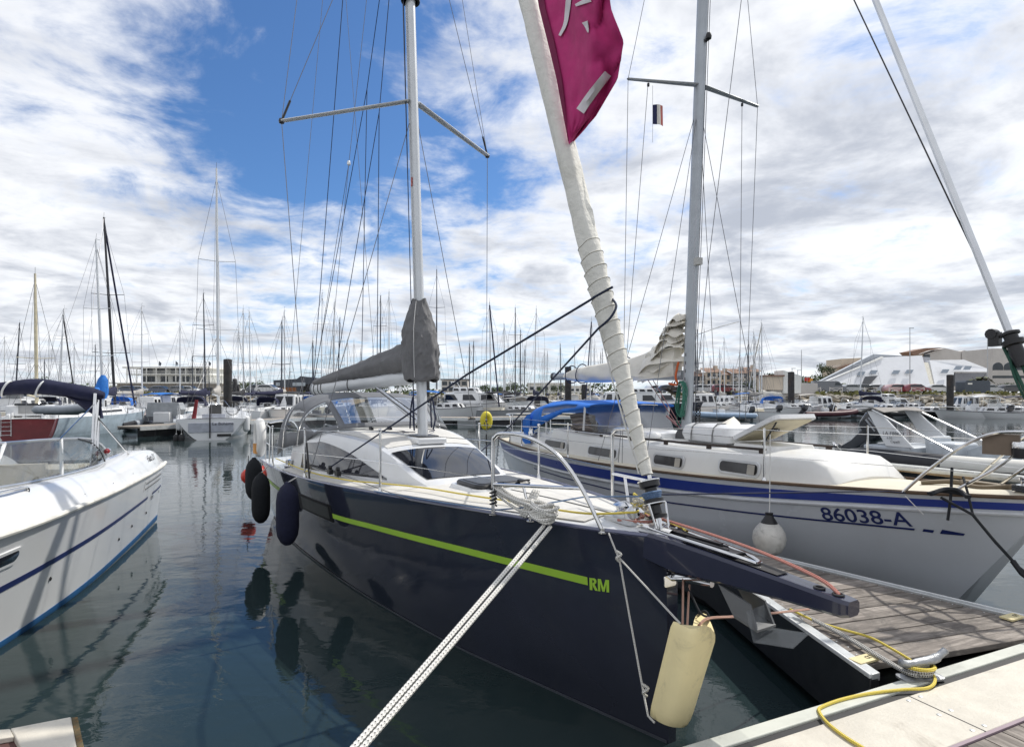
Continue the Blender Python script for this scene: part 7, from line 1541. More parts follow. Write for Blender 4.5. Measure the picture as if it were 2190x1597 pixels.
# ------------------------------------------------------------------ motor boats
def motorboat(px, d, label, head, Lh=6., hull='white', cabin='cuddy', top=None, B=None, engine=True, stripe=None, hullm=None, zt=1.0, grp='motor boats moored across the basin', rail=True):
    a = RAD(head); x = (px-CXP)/FPX*d; t = thing('motorboat', label, 'motorboat', (x+cos(a)*Lh/2, d+sin(a)*Lh/2, 0), a, grp); B = B or Lh*.36
    f0, f1 = .16*Lh*zt, .12*Lh*zt
    H_ = Hull([(0, .05), (-.1*Lh, B*.24), (-.25*Lh, B*.40), (-.5*Lh, B*.49), (-Lh, B*.48)], [(0, .02), (-.1*Lh, B*.09), (-.25*Lh, B*.25), (-.5*Lh, B*.40), (-Lh, B*.42)], [(0, f0), (-.5*Lh, lerp(f0, f1, .7)), (-Lh, f1)], .3, stem=lambda z: -(f0-max(z, -.1))*.5)
    H_.skin(14).obj('hull', hullm or pal[hull], t, smooth_angle=45); H_.deck(.03, -.02, .03, n=12, m=6).obj('deck', white_gel, t)
    H_.tube_at(-.01, .03, n=16).obj('rub_rail', stripe or M('grey_rubber_rail', (.2, .2, .21), .5), t)
    zd = H_.zs(-.5*Lh); w = B*.38
    def cab(x0, x1, h, rake0, rake1, w_, z0=None, nm='cabin', m_=white_gel):
        z0 = zd if z0 is None else z0; mb = MB(); mb.loft([[(x0, -w_, z0), (x1, -w_, z0), (x1+rake1, -w_*.88, z0+h), (x0-rake0, -w_*.88, z0+h)], [(x0+.08, 0, z0), (x1, 0, z0), (x1+rake1, 0, z0+h+.04), (x0-rake0+.05, 0, z0+h+.04)], [(x0, w_, z0), (x1, w_, z0), (x1+rake1, w_*.88, z0+h), (x0-rake0, w_*.88, z0+h)]]); c = mb.obj(nm, m_, t, bevel=.04)
        for s in (-1, 1):
            n_ = 3 if x0-x1 > 1.8 else 2
            for k in range(n_):
                a0, a1 = lerp(x0-.12, x1+.05, (k+.08)/n_), lerp(x0-.12, x1+.05, (k+.92)/n_); yy = lambda f: s*(w_*lerp(1, .88, f)+.012)
                mb = MB(); mb.slab([[(a0-rake0*.3, yy(.3), z0+h*.35), (a0-rake0*.75, yy(.85), z0+h*.85)], [(a1-rake0*.1, yy(.3), z0+h*.35), (a1-rake0*.1, yy(.85), z0+h*.85)]], .006); mb.obj('window', dark_glass, c)
        for k in range(2):
            y0, y1 = lerp(-w_*.82, w_*.82, k/2)+.03, lerp(-w_*.82, w_*.82, (k+1)/2)-.03
            mb = MB(); mb.slab([[(x0-rake0*.3+.05, y0, z0+h*.3), (x0-rake0*.85+.05, y0*.93, z0+h*.88)], [(x0-rake0*.3+.05, y1, z0+h*.3), (x0-rake0*.85+.05, y1*.93, z0+h*.88)]], .01); mb.obj('windscreen', dark_glass, c)
        return c
    if cabin == 'cuddy': cab(-.22*Lh, -.52*Lh, .45, .35, 0, w)
    if cabin == 'pilot': cab(-.2*Lh, -.38*Lh, .3, .3, 0, w*.9, nm='foredeck_cabin'); cab(-.38*Lh, -.68*Lh, 1.25, .3, .0, w)
    if cabin == 'fly':
        cab(-.25*Lh, -.8*Lh, .95, .8, 0, w); cab(-.48*Lh, -.72*Lh, .42, .25, 0, w*.8, zd+.98, 'flybridge')
        mb = MB(); mb.tube([(-.7*Lh, -w*.7, zd+1.35), (-.74*Lh, -w*.7, zd+1.9), (-.74*Lh, w*.7, zd+1.9), (-.7*Lh, w*.7, zd+1.35)], .03, 6); mb.obj('radar_arch', white_gel, t)
    if cabin in ('open', 'console'):
        mb = MB(); mb.loft([[(x_+a_, b_, z_) for a_, b_ in ((-.3, -.35), (.25, -.35), (.25, .35), (-.3, .35))] for x_, z_ in ((-.5*Lh, zd-.1), (-.5*Lh, zd+.55))]); mb.obj('console', white_gel, t, bevel=.05)
        mb = MB(); mb.slab([[(-.5*Lh+.2, y, zd+.5), (-.5*Lh+.02, y*.9, zd+.95)] for y in (-.36, -.18, 0, .18, .36)], .01); mb.obj('windscreen', tint_gl, t)
        mb = MB(); mb.box((-.72*Lh, 0, zd+.05), (.5, B*.7, .35)); mb.obj('bench', M('cream_vinyl', srgb(220, 210, 188), .6), t, bevel=.05)
    if cabin == 'bow': cab(-.18*Lh, -.45*Lh, .32, .3, 0, w)
    if cabin in ('bow', 'cuddy'):
        mb = MB(); mb.slab([[(-.44*Lh, y, zd+.4), (-.52*Lh, y*.95, zd+.85)] for y in [lerp(-w, w, k/6) for k in range(7)]], .01); mb.obj('windscreen', tint_gl, t)
    if top:
        mb = MB(); mb.slab([[(lerp(-.5, -.85, i/4)*Lh, y, zd+1.35+.12*sin(pi*i/4)-.08*(y/w)**2) for y in [lerp(-w, w, k/6) for k in range(7)]] for i in range(5)], .03); mb.obj('canopy', top, t, smooth_angle=60)
        for s in (-1, 1): mb = MB(); mb.tube([(-.52*Lh, s*w, zd), (-.5*Lh, s*w, zd+1.3)], .02, 5); mb.tube([(-.8*Lh, s*w, zd), (-.84*Lh, s*w, zd+1.3)], .02, 5); o_ = None; mb.obj('canopy_frame', steel, t)
    if rail:
        for s in (-1, 1): mb = MB(); mb.tube([(q*Lh, s*(H_.y(q*Lh, H_.zs(q*Lh))-.05), H_.zs(q*Lh)+dz) for q, dz in ((-.45, 0), (-.4, .32), (-.2, .34), (-.08, .34), (-.02, .3))], .015, 5); mb.obj('bow_rail', steel, t)
    if engine: outboard(t, (-Lh-.02, 0, f1+.05), .85, .0 if engine == 1 else .8, logo=False)
    return t
def ribboat(px, d, label, head, Lh=5., col='black', engine=True, grp='inflatables moored across the basin'):
    a = RAD(head); x = (px-CXP)/FPX*d; t = thing('inflatable_boat', label, 'inflatable boat', (x-cos(a)*Lh/2, d-sin(a)*Lh/2, 0), a, grp); m_ = {'black': tubeb, 'grey': M('grey_hypalon', srgb(150, 156, 164), .5), 'blue': M('pale_blue_hypalon', srgb(150, 172, 196), .5), 'maroon': M('maroon_hypalon', srgb(78, 40, 48), .5)}[col]; w = Lh*.18
    for s in (-1, 1): mb = MB(); mb.tube(spline([(-.35, s*w, .38), (0, s*w, .40), (.5*Lh, s*w, .42), (.78*Lh, s*w*.8, .5), (.95*Lh, s*w*.35, .6), (Lh, 0, .64)], 4), [.06]+[.22]*20, 12); mb.obj('tube', m_, t)
    mb = MB(); mb.box((.4*Lh, 0, .22), (.8*Lh, w*1.7, .2)); mb.obj('floor', M('grey_grp', srgb(150, 158, 166), .35), t); mb = MB(); mb.box((.4*Lh, 0, .62), (.5, .6, .6)); mb.obj('console', white_gel if col != 'black' else M('dark_console', (.1, .1, .11), .4), t, bevel=.06)
    mb = MB(); mb.slab([[(.4*Lh+.2, y, .9), (.4*Lh+.05, y, 1.25)] for y in (-.3, 0, .3)], .01); mb.obj('windscreen', tint_gl, t)
    mb = MB(); mb.tube([(.05*Lh, -w*.8, .55), (.0, -w*.7, 1.4), (.0, w*.7, 1.4), (.05*Lh, w*.8, .55)], .03, 6); mb.obj('roll_bar', steel, t)
    if engine: outboard(t, (-.05, 0, .55), .9, .75 if engine == 2 else .1, logo=False)
    return t
# left and centre
motorboat(322, 46, 'small red and white cabin boat in front of the clubhouse', 100, 5.0, 'redb', 'pilot', zt=1.1)
motorboat(615, 45, 'white cabin cruiser bow on at the centre left pontoon with dark canopy', -92, 6.4, 'white', 'pilot', cov['black'], zt=1.1, engine=0)
motorboat(545, 47, 'white sailing-style cabin boat right of the black piles, rust line on its bow', -80, 6.5, 'white', 'cuddy', bcv, engine=0)
ribboat(672, 46, 'black inflatable beside the white cabin cruiser at the centre pontoon', -95, 5.0, 'black'); ribboat(560, 52, 'dark inflatable between the two white cabin boats', -95, 4.8, 'black')
ribboat(330, 36, 'black inflatable by the left pontoon', 95, 4.0, 'black', 0); ribboat(365, 37, 'grey inflatable pulled up on the left pontoon', 80, 3.6, 'grey', 0)
motorboat(1022, 50, 'white flybridge cruiser right of the navy yacht mast', -12, 9., 'white', 'fly', engine=0, zt=1.15)
motorboat(945, 48, 'white motor cruiser just right of the navy yacht mast with blue cover', -12, 7, 'white', 'cuddy', cov['blue'], engine=0, zt=1.1)
motorboat(1090, 47, 'dark hooded launch half hidden right of the flybridge cruiser', -30, 7, 'grey', 'bow', cov['black'], engine=0)
motorboat(1395, 52, 'navy hulled motor boat with white cabin behind the blue hood', -5, 9, 'navyh', 'fly', engine=0, zt=1.1)
motorboat(1310, 54, 'white and navy cruiser seen through the blue hood window', 175, 8, 'navyh', 'pilot', engine=0, zt=1.1)
motorboat(1505, 60, 'white pilot house boat just right of the grey yacht mast', 5, 7.5, 'white', 'pilot', engine=0)
# right-hand row
ribboat(1528, 50, 'pale blue inflatable with covered outboard, leftmost of the right row', 172, 5.6, 'blue', 1)
motorboat(1592, 51, 'white open boat with black outboard, second of the right row', 176, 5.5, 'white', 'open', engine=1)
motorboat(1668, 55, 'long white speedboat with dark waterline in the right row', 4, 8.5, 'white', 'bow', engine=0, zt=.85)
motorboat(1575, 62, 'cream cabin boat with blue canopy behind the right row', 170, 7, 'cream', 'cuddy', cov['blue'], engine=0)
motorboat(1640, 63, 'white sleek cruiser behind the long speedboat', 172, 9, 'white', 'cuddy', engine=0, zt=.9)
ribboat(1775, 54, 'maroon inflatable with two black outboards near it in the right row', 4, 5.0, 'maroon', 2)
ribboat(1725, 55, 'dark inflatable with grey covered outboard left of the maroon one', 176, 4.6, 'black', 2)
motorboat(1800, 57, 'white console boat with windscreen behind the maroon inflatable', 5, 5.5, 'white', 'console', engine=0)
ribboat(1862, 55, 'black inflatable right of the maroon one', 176, 5.6, 'black', 2)
motorboat(1915, 58, 'grey sports boat with roll bar behind the white arch', 178, 5.6, 'grey', 'cuddy', cov['black'], engine=0)
motorboat(2000, 56, 'dark sports boat with white deck left of the right-hand pile', 165, 5.4, 'black', 'cuddy', engine=2, zt=.75)
motorboat(2075, 54, 'white centre console fishing boat at the foot of the right-hand pile', 168, 6.0, 'white', 'console', white_gel, engine=1, zt=.8)
motorboat(2140, 53, 'white cuddy boat with navy bimini near the right edge', 160, 5.8, 'white', 'cuddy', bcv, engine=1, zt=.75)
motorboat(2195, 55, 'white boat with dark covered outboard cut by the right edge', 165, 5.8, 'white', 'cuddy', engine=2, zt=.75)
for px, d, lab, hd, L_, hl, cb, tp in ((1545, 68, 'white pilot boat behind the blue canopied boat at right', 170, 6.5, 'white', 'pilot', None), (1705, 66, 'white cruiser with grey canopy at the foot of the stone bank, left of the pile', 175, 7, 'white', 'cuddy', cov['grey']), (1760, 67, 'white cabin boat below the grey van at the stone bank', 5, 6.5, 'white', 'pilot', None), (1835, 66, 'navy hulled cruiser under the blue sail bag', 176, 7, 'navyh', 'cuddy', bcv), (1905, 67, 'white flybridge boat before the stone bank, right of centre', 3, 7.5, 'white', 'fly', None), (1965, 66, 'white launch with black canopy below the dark red car', 174, 6.5, 'white', 'cuddy', cov['black']), (2060, 67, 'cream launch behind the fishing boat at right', 175, 6.5, 'cream', 'pilot', None), (2120, 66, 'white sports boat before the bank below the dark container', 4, 7, 'white', 'bow', cov['grey'])): motorboat(px, d, lab, hd, L_, hl, cb, tp, engine=0, zt=.85)
motorboat(1690, 84, 'blue and white wooden dayboat drawn up by the white ramp', 8, 8, 'white', 'bow', engine=0)
# second row of small craft to fill the marina behind
r = random.Random(31); k = 0
for px, d in [(r.uniform(0, 560), r.uniform(48, 70)) for _ in range(12)]+[(r.uniform(690, 1300), r.uniform(62, 110)) for _ in range(20)]:
    if abs(px-487) < 14: continue
    motorboat(px, d, 'small motor boat tucked among the sailing boats in the back rows', 90+r.uniform(-15, 15)+180*(r.random() < .5), r.uniform(5.5, 8), r.choice(['white', 'white', 'cream', 'navyh']), r.choice(['cuddy', 'pilot', 'fly']), r.choice([None, bcv, cov['grey'], cov['blue']]), engine=0, zt=.9, grp='small motor boats in the back rows', rail=False)
# grey tender slung on davits behind the left motorboat
p = atd(150, 880, 27); t = thing('tender', 'grey inflatable tender slung on davits above the left pontoon', 'inflatable boat', (p.x-1.3, p.y, p.z-.15), RAD(-6)); gh = M('grey_hypalon', srgb(150, 156, 164), .5)
for s in (-1, 1): mb = MB(); mb.tube(spline([(0, s*.5, .25), (1.4, s*.5, .25), (2.1, s*.35, .32), (2.5, 0, .42)], 5), [.06]+[.19]*15, 12); mb.obj('tube', gh, t)
mb = MB(); mb.loft([[(x_, -.45, .22), (x_, 0, .0), (x_, .45, .22)] for x_ in (.1, 1.8)]+[[(2.4, -.1, .34), (2.4, 0, .25), (2.4, .1, .34)]]); mb.obj('hull', pal['grey'], t)
p = atd(28, 928, 30)
# ------------------------------------------------------------------ pontoons of the basin
deckm = M('far_decking', srgb(150, 142, 132), .85, var=.15, scale=2, bump=.2)
def far_pontoon(a, b, w, label, piles=()):
    a, b = Vector((*a, 0)), Vector((*b, 0)); L_ = (b-a).length; an = math.atan2((b-a).y, (b-a).x); t = thing('pontoon', label, 'pontoon', a, an, 'pontoons across the basin')
    mb = MB(); mb.box((L_/2, 0, .5), (L_, w, .08)); mb.obj('deck', deckm, t); mb = MB(); mb.box((L_/2, -w/2-.03, .44), (L_, .05, .2)); mb.obj('edge_beam', rail_m, t); mb = MB(); mb.box((L_/2, w/2+.03, .44), (L_, .05, .2)); mb.obj('edge_beam', rail_m, t)
    n_ = max(2, int(L_/4))
    for k in range(n_): mb = MB(); mb.box((L_*(k+.5)/n_, 0, .12), (L_/n_*.55, w*.85, .62)); mb.obj('float', float_m, t, bevel=.05)
    return t
far_pontoon((-19.5, 29.5), (-13.6, 45), 1.6, 'left finger of pontoon with pale edge ending beside the clubhouse boats')
far_pontoon((-17.3, 43), (-3, 41.6), 2.0, 'long pontoon across the middle left below the boat shed')
far_pontoon((-3.0, 41.6), (4.5, 45), 2.0, 'pontoon section seen right of the navy yacht mast')
far_pontoon((-60, 44), (-17.5, 43.2), 2.0, 'pontoon section behind the far left boats')
far_pontoon((8, 57.5), (60, 60), 2.0, 'long pontoon behind the right row of boats')
far_pontoon((-8, 72), (22, 74), 2.0, 'farther pontoon among the centre boats'); far_pontoon((-10, 100), (26, 102), 2.0, 'farthest pontoon under the forest of masts')
t = thing('service_box', 'grey and white service locker standing on the left pontoon', 'locker', (*atd(352, 890, 34).xy, .54), .1)
mb = MB(); mb.prism([(-.9, -.3, .35), (.9, -.3, .35), (1.05, -.3, .75), (.9, -.3, 1.15), (-.8, -.3, 1.15)], (0, .6, 0)); mb.obj('cover', pal['grey'], t); mb = MB(); mb.box((.1, -.35, .3), (.9, .5, .6)); mb.obj('base', white_gel, t, bevel=.04)
# ================================================================== fenders, ropes, banner and other loose things
navyf = M('navy_fender_sock', srgb(24, 28, 54), .95, var=.12, scale=20, bump=.4, bscale=90); blkf = M('black_fender_sock', srgb(20, 24, 30), .95, var=.15, scale=20, bump=.4, bscale=90)
def long_fender(px, ptop, pbot, y, lab, mat, r):
    a, b = RMF.wld(RMF.Y(px, ptop, y)), RMF.wld(RMF.Y(px, pbot, y)); h = a.z-b.z; t = thing('fender', lab, 'fender', (a.x, a.y, b.z), 0, 'fenders'); mb = MB()
    mb.lathe([(.001, 0), (r*.3, .003), (r*.62, .04), (r*.9, .11), (r, .2), (r, h-.22), (r*.9, h-.13), (r*.62, h-.06), (r*.28, h-.02), (r*.2, h)], n=22); mb.obj('sock', mat, t)
    mb = MB(); up = RMF.wld((RMF.loc(a).x, y*.93, RMH.zs(RMF.loc(a).x)+.06)); rel = up-Vector((a.x, a.y, b.z)); mb.tube([(0, 0, h-.01), rel*.999], .008, 6); mb.obj('lanyard', rope_mat('white_braid', srgb(214, 212, 206), srgb(90, 90, 92), 60, .4), t); return t
long_fender(615, 1030, 1165, -1.47, 'long navy cloth covered fender, nearest along the navy yacht side', navyf, .125)
long_fender(558, 1010, 1118, -1.50, 'long black fender, second along the navy yacht side', blkf, .125)
long_fender(543, 978, 1068, -1.55, 'black fender at the stern quarter, furthest along the navy yacht', blkf, .12)
p = RMF.wld((-8.62, -1.50, .62)); p = atd(531, 1018, 11.4); t = thing('ball_fender', 'small red ball fender peeping out behind the stern fenders', 'fender', (p.x, p.y, p.z-.14), 0, 'fenders')
mb = MB(); mb.lathe([(.001, 0), (.07, .01), (.125, .07), (.14, .14), (.125, .21), (.07, .27), (.03, .29)], n=20); mb.obj('ball', M('red_vinyl', srgb(206, 60, 44), .4), t); mb = MB(); mb.lathe([(.03, .285), (.03, .33), (.001, .335)], n=10); mb.tube([(0, 0, .32), (.05, -.1, .55)], .008, 5); mb.obj('neck', black_pl, t)
# cream bow fender: a folded foam slab hung from the stem
A, Bq = RMF.wld(RMF.Y(1495, 1345, 0)), None
d1 = 3.05
t = thing('bow_fender', 'cream V-shaped foam bow fender hanging below the bowsprit', 'fender', atd(1455, 1560, d1), 0, 'fenders')
base = t.location.copy()
def bl(px, py, d_): return atd(px, py, d_)-base
crm = M('cream_foam', srgb(240, 224, 172), .6, var=.05, scale=3, bump=.15, bscale=12, dirt=(srgb(128, 116, 88), .75, 5))
top = [(1437, 1328, 3.12), (1446, 1331, 3.10), (1470, 1343, 3.02), (1490, 1344, 3.0), (1510, 1336, 3.02), (1530, 1352, 3.06), (1532, 1362, 3.10), (1528, 1345, 3.24), (1512, 1312, 3.34), (1492, 1312, 3.36), (1484, 1326, 3.34), (1480, 1338, 3.22), (1460, 1338, 3.16), (1445, 1329, 3.16)]
bot = [(1388, 1528, 3.14), (1392, 1534, 3.12), (1415, 1548, 3.04), (1440, 1556, 3.0), (1465, 1556, 3.02), (1476, 1545, 3.06), (1480, 1530, 3.10), (1482, 1520, 3.24), (1472, 1505, 3.34), (1455, 1503, 3.36), (1446, 1510, 3.34), (1436, 1520, 3.22), (1410, 1524, 3.16), (1395, 1526, 3.16)]
rings = []
for f in (0, .02, .06, .3, .6, .9, .97, 1):
    sh = 1-.06*(max(0, .05-f)/.05)-.06*(max(0, f-.95)/.05); ring = [bl(*a).lerp(bl(*b), f) for a, b in zip(top, bot)]; c = sum(ring, Vector())/len(ring); rings.append(spline([c+(q-c)*sh for q in ring], 3, True))
mb = MB(); mb.loft(rings); mb.obj('foam_body', crm, t, smooth_angle=60)
cordw = rope_mat('white_braid', srgb(214, 212, 206), srgb(90, 90, 92), 60, .4)
mb = MB(); mb.tube([bl(1302, 1140, 3.66), bl(1322, 1190, 3.5), bl(1455, 1333, 3.10)], .006, 6); mb.obj('hanging_cord', cordw, t)
mb = MB(); mb.tube([bl(1324, 1192, 3.49), bl(1345, 1310, 3.4), bl(1376, 1480, 3.2), bl(1386, 1530, 3.1), bl(1400, 1545, 3.06)], .006, 6); mb.obj('hanging_cord', cordw, t)
for q in ((1322, 1188, 3.49), (1379, 1474, 3.2)): mb = MB(); c = bl(*q); mb.tube(spline([c+Vector((-.015, 0, .03)), c+Vector((.015, -.01, .01)), c+Vector((-.012, -.012, -.01)), c+Vector((.01, 0, -.035))], 4), .009, 6); mb.obj('knot', cordw, t)
for a, b in (((1461, 1235, 3.45), (1460, 1335, 3.22)), ((1474, 1250, 3.45), (1470, 1337, 3.2))): mb = MB(); mb.tube([bl(*a), bl(*b)], .006, 6); mb.obj('hanging_cord', rope_mat('tan_line', srgb(176, 130, 110), srgb(220, 200, 190), 70), t)
mb = MB(); mb.tube(spline([bl(1452, 1225, 3.5), bl(1480, 1275, 3.38), bl(1498, 1310, 3.3), bl(1516, 1318, 3.3), bl(1508, 1306, 3.32), bl(1494, 1312, 3.34)], 5), .007, 6); mb.obj('hanging_cord', blk, t)
# weathered line from the fender to the finger pontoon
t_ = MB(); t_.tube(spline([atd(1494, 1338, 3.2), atd(1514, 1322, 3.28), atd(1570, 1318, 3.5), atd(1640, 1312, 3.8), atd(1730, 1302, 4.2)], 5), .008, 6); tag(t_.obj('mooring_line', rope_mat('tan_line', srgb(176, 130, 110), srgb(220, 200, 190), 70)), 'thin tan line from the cream fender to the finger pontoon', 'rope')
# the doubled white mooring line, bow cleat to pontoon
braid = rope_mat('white_mooring_braid', srgb(228, 226, 220), srgb(70, 70, 74), 24, .5)
for k, (a, b, lab) in enumerate((((1163, 1124, 3.90), (577, 1800, 2.05), 'left strand of the doubled white mooring rope running to the camera'), ((1177, 1126, 3.88), (592, 1808, 2.05), 'right strand of the doubled white mooring rope running to the camera'))):
    p, q = atd(*a), atd(*b); mb = MB(); mb.tube(sag(p, q, .012, 30), .0135, 8); tag(mb.obj('mooring_rope', braid), lab, 'rope', 'doubled mooring rope')
mb = MB(); c = atd(1180, 1122, 4.40)
lc = RMF.Z(1165, 1116, 1.26); rs = random.Random(4)
t = thing('rope_coil', 'coil of white braided rope lashed at the foot of the bow rail', 'rope', RMF.wld((lc.x, lc.y, 1.255)), RAD(-59.2))
cl = RMF.wld((-.72, -.42, 1.26))
for k in range(9):          # turns round the bow cleat
    f = k/8; a_, b_ = .10+.04*rs.random(), .045+.02*rs.random(); z = .02+.012*k+.01*rs.random(); x0 = -.03+.05*rs.random(); mb = MB(); mb.tube([(x0+a_*cos(q), b_*sin(q)+.02*rs.random()*0, z+.012*sin(q*2+k)) for q in [2*pi*j/18 for j in range(18)]], .0115, 7, closed=True); mb.obj('turn', braid, t)
for k in range(8):          # hanks hung from the pulpit leg to the cleat
    a = Vector((-.50+.012*rs.random(), -.115+.02*rs.random(), .13+.02*k*.6)); b = Vector((-.06+.03*rs.random(), -.04+.06*rs.random(), .05+.012*k)); mid = (a+b)/2+Vector((0, .05*rs.uniform(-1, 1), -.05+.10*rs.random()*k/8)); mb = MB(); mb.tube(spline([a, mid, b], 8), .0105, 7); mb.obj('hank', braid, t)
for k in range(3): mb = MB(); mb.tube([(-.22+.055*cos(q)*.6+.03*k, -.0+.05*sin(q), .10+.085*sin(q+.4)) for q in [2*pi*j/16 for j in range(16)]], .011, 7, closed=True); mb.obj('wrap', braid, t)
pl_ = RMF.wld((-1.22, -.575, 1.24)); t2 = thing('black_lashing', 'black cord wound round the foot of the near bow rail', 'rope', pl_, 0); mb = MB(); mb.tube([(.024*cos(q), .024*sin(q), .06+.0022*i) for i, q in enumerate([.5*j for j in range(60)])], .007, 5); mb.obj('winding', blk, t2)
# bow cleat, windlass and capped swivel on the foredeck
t = thing('windlass', 'chrome windlass and rope pile on the foredeck by the furler drum', 'windlass', RMF.wld((-.38, 0, 1.285)), RAD(-59.2))
mb = MB(); mb.loft([rrect(0, -.02, .15, .10, .05, z) for z in (0, .03)]); mb.obj('base', alu, t); mb = MB(); mb.lathe([(.07, .03), (.075, .05), (.045, .065), (.05, .09), (.07, .105), (.03, .125), (.001, .127)], (-.03, -.03, 0), n=18); mb.obj('gypsy', steel, t); mb = MB(); mb.loft([rrect(.08, -.03, a, b, .03, z) for a, b, z in ((.06, .05, .03), (.06, .05, .08), (.04, .03, .105))]); mb.obj('motor_cap', steel, t)
mb = MB(); rs = random.Random(8)
for k in range(7):
    c = Vector((-.02+.02*rs.random(), .12+.03*rs.random(), .03+.018*k)); mb = MB(); mb.tube([c+Vector((.085*cos(q), .05*sin(q), .02*sin(q*2+k))) for q in [2*pi*j/16 for j in range(16)]], .009, 6, closed=True); mb.obj('rope_turn', braid if k % 3 else rope_mat('yellow_line', srgb(220, 196, 70), srgb(236, 224, 150), 60), t)
mb = MB(); mb.tube(spline([(.02, -.12, .02), (.16, -.08, .03), (.2, .02, .03), (.1, .05, .05), (.24, .04, .02)], 5), .009, 6); mb.obj('coral_tail', rope_mat('coral_line', srgb(196, 104, 88), srgb(230, 200, 190), 90), t)
# yellow hose/line running the length of the side deck
yel = rope_mat('yellow_line', srgb(220, 196, 70), srgb(236, 224, 150), 60)
ypx = [(590, 980, 1.09), (660, 1008, 1.15), (740, 1026, 1.2), (800, 1032, 1.22), (900, 1042, 1.25), (1000, 1058, 1.28), (1100, 1073, 1.29), (1180, 1088, 1.31), (1260, 1098, 1.33), (1340, 1096, 1.36), (1365, 1092, 1.36), (1350, 1076, 1.36)]
mb = MB(); mb.tube(spline([RMF.wld(RMF.Z(a, b, z+.015)) for a, b, z in ypx], 6), .0075, 7); tag(mb.obj('shore_cable', yel), 'yellow cable running along the navy yacht side deck to the bow', 'cable')
mb = MB(); mb.tube([RMF.wld(RMF.Z(1365, 1093, 1.37)), atd(1420, 1112, 4.0), RMF.wld((.05, .06, 1.30))], .008, 6); tag(mb.obj('shore_cable', yel), 'short yellow cable end beside the furler drum', 'cable')
# blue grey furling line along the deck
mb = MB(); mb.tube([RMF.wld(q) for q in (RMF.Z(800, 1050, 1.21), RMF.Z(950, 1075, 1.25), RMF.Z(1060, 1090, 1.27), RMF.Z(1120, 1085, 1.32))]+[atd(1250, 1062, 4.25), RMF.wld(fsp(.2))], .006, 6); tag(mb.obj('furling_line', rope_mat('blue_line', srgb(70, 104, 150), srgb(180, 200, 220), 80)), 'blue grey furling line led from the drum along the near deck', 'rope')
mb = MB(); mb.tube([RMF.wld(fsp(.21)), atd(1900, 1050, 5.2), atd(2010, 1062, 5.2)], .006, 6); tag(mb.obj('tie_rope', navy_line), 'thin navy rope crossing from the furler drum to the blue striped yacht', 'rope')
mb = MB(); mb.tube([RMF.wld(RMF.Z(700, 1003, 1.19)), RMF.wld(RMF.Z(880, 1070, 1.23)), RMF.wld(RMF.Z(1060, 1100, 1.26))], .005, 5); tag(mb.obj('jackstay', wire_m), 'taut grey jackstay along the near side deck', 'wire')
# pink banner laced under the furled genoa
pk = M('pink_banner_cloth', srgb(190, 44, 116), .75, var=.12, scale=5, bump=.25, bscale=10); wt_ = M('banner_white', srgb(222, 216, 220), .7)
out_l = [(1146, -60), (1160, 20), (1178, 90), (1196, 170), (1208, 250), (1216, 308)]; out_r = [(1296, -60), (1307, 20), (1334, 90), (1321, 170), (1274, 250), (1222, 308)]
t = thing('banner', 'magenta banner with white lettering hanging along the furled genoa', 'banner', RMF.wld(RMF.Y(1216, 308, 0)), RAD(-59.2)); rows = []
o0 = RMF.Y(1216, 308, 0)
def sample(tab, v):
    k = v*(len(tab)-1); i = min(int(k), len(tab)-2); f = k-i; return (lerp(tab[i][0], tab[i+1][0], f), lerp(tab[i][1], tab[i+1][1], f))
def bpt(u, v, off=0.):
    a, b = sample(out_l, v), sample(out_r, v); px, py = lerp(a[0], b[0], u), lerp(a[1], b[1], u)
    fold = .13*sin(u*6.2+v*2.5)*u*(1.05-v)+.06*sin(u*12-v*4)*(1-v)*u+.05*(1-abs(mnoise.noise(Vector((u*3+v*2, v*4, 1)))))**6*u*(1.1-v)+.03*mnoise.noise(Vector((u*7, v*9, 2)))*u
    return RMF.Y(px, py, -.06+.10*u-.35*u*(1-v)*.5+fold-off)-o0
mb = MB(); mb.slab([[bpt(i/44, j/44) for j in range(45)] for i in range(45)], .003); mb.obj('cloth', pk, t, smooth_angle=70)
def puv(px, py):
    for k in range(5):
        if out_l[k][1] <= py <= out_l[k+1][1]:
            f = (py-out_l[k][1])/(out_l[k+1][1]-out_l[k][1]); l, r_ = lerp(out_l[k][0], out_l[k+1][0], f), lerp(out_r[k][0], out_r[k+1][0], f); return ((px-l)/(r_-l), (k+f)/5)
def stroke(pts, w0, w1):      # white strokes of the lettering, laid on the cloth
    P_ = [Vector((*q, 0)) for q in pts]; P_ = spline(P_, 6); mb = MB(); rows = []
    for i, p in enumerate(P_):
        d_ = (P_[min(i+1, len(P_)-1)]-P_[max(i-1, 0)]).normalized(); n_ = Vector((-d_.y, d_.x, 0)); w = lerp(w0, w1, i/(len(P_)-1)); rows.append([bpt(*puv((p+n_*w*s_).x, (p+n_*w*s_).y), .016) for s_ in (-.5, 0, .5)])
    mb.slab(rows, .002); return mb
for pts, w0, w1 in (([(1219, -30), (1214, 20), (1209, 52), (1197, 77)], 13, 5), ([(1231, 12), (1250, 4), (1262, -2)], 5, 14), ([(1251, 47), (1255, 58), (1258, 70)], 13, 2), ([(1241, 238), (1270, 196), (1300, 158)], 19, 17)): stroke(pts, w0, w1).obj('lettering_stroke', wt_, t, smooth_angle=70)
mb = MB(); mb.slab([[bpt(u, v, .012) for v in [lerp(.0, .98, k/20) for k in range(21)]] for u in (-.04, .05)], .004); mb.obj('hem', M('banner_dark_hem', srgb(120, 20, 70), .8), t)
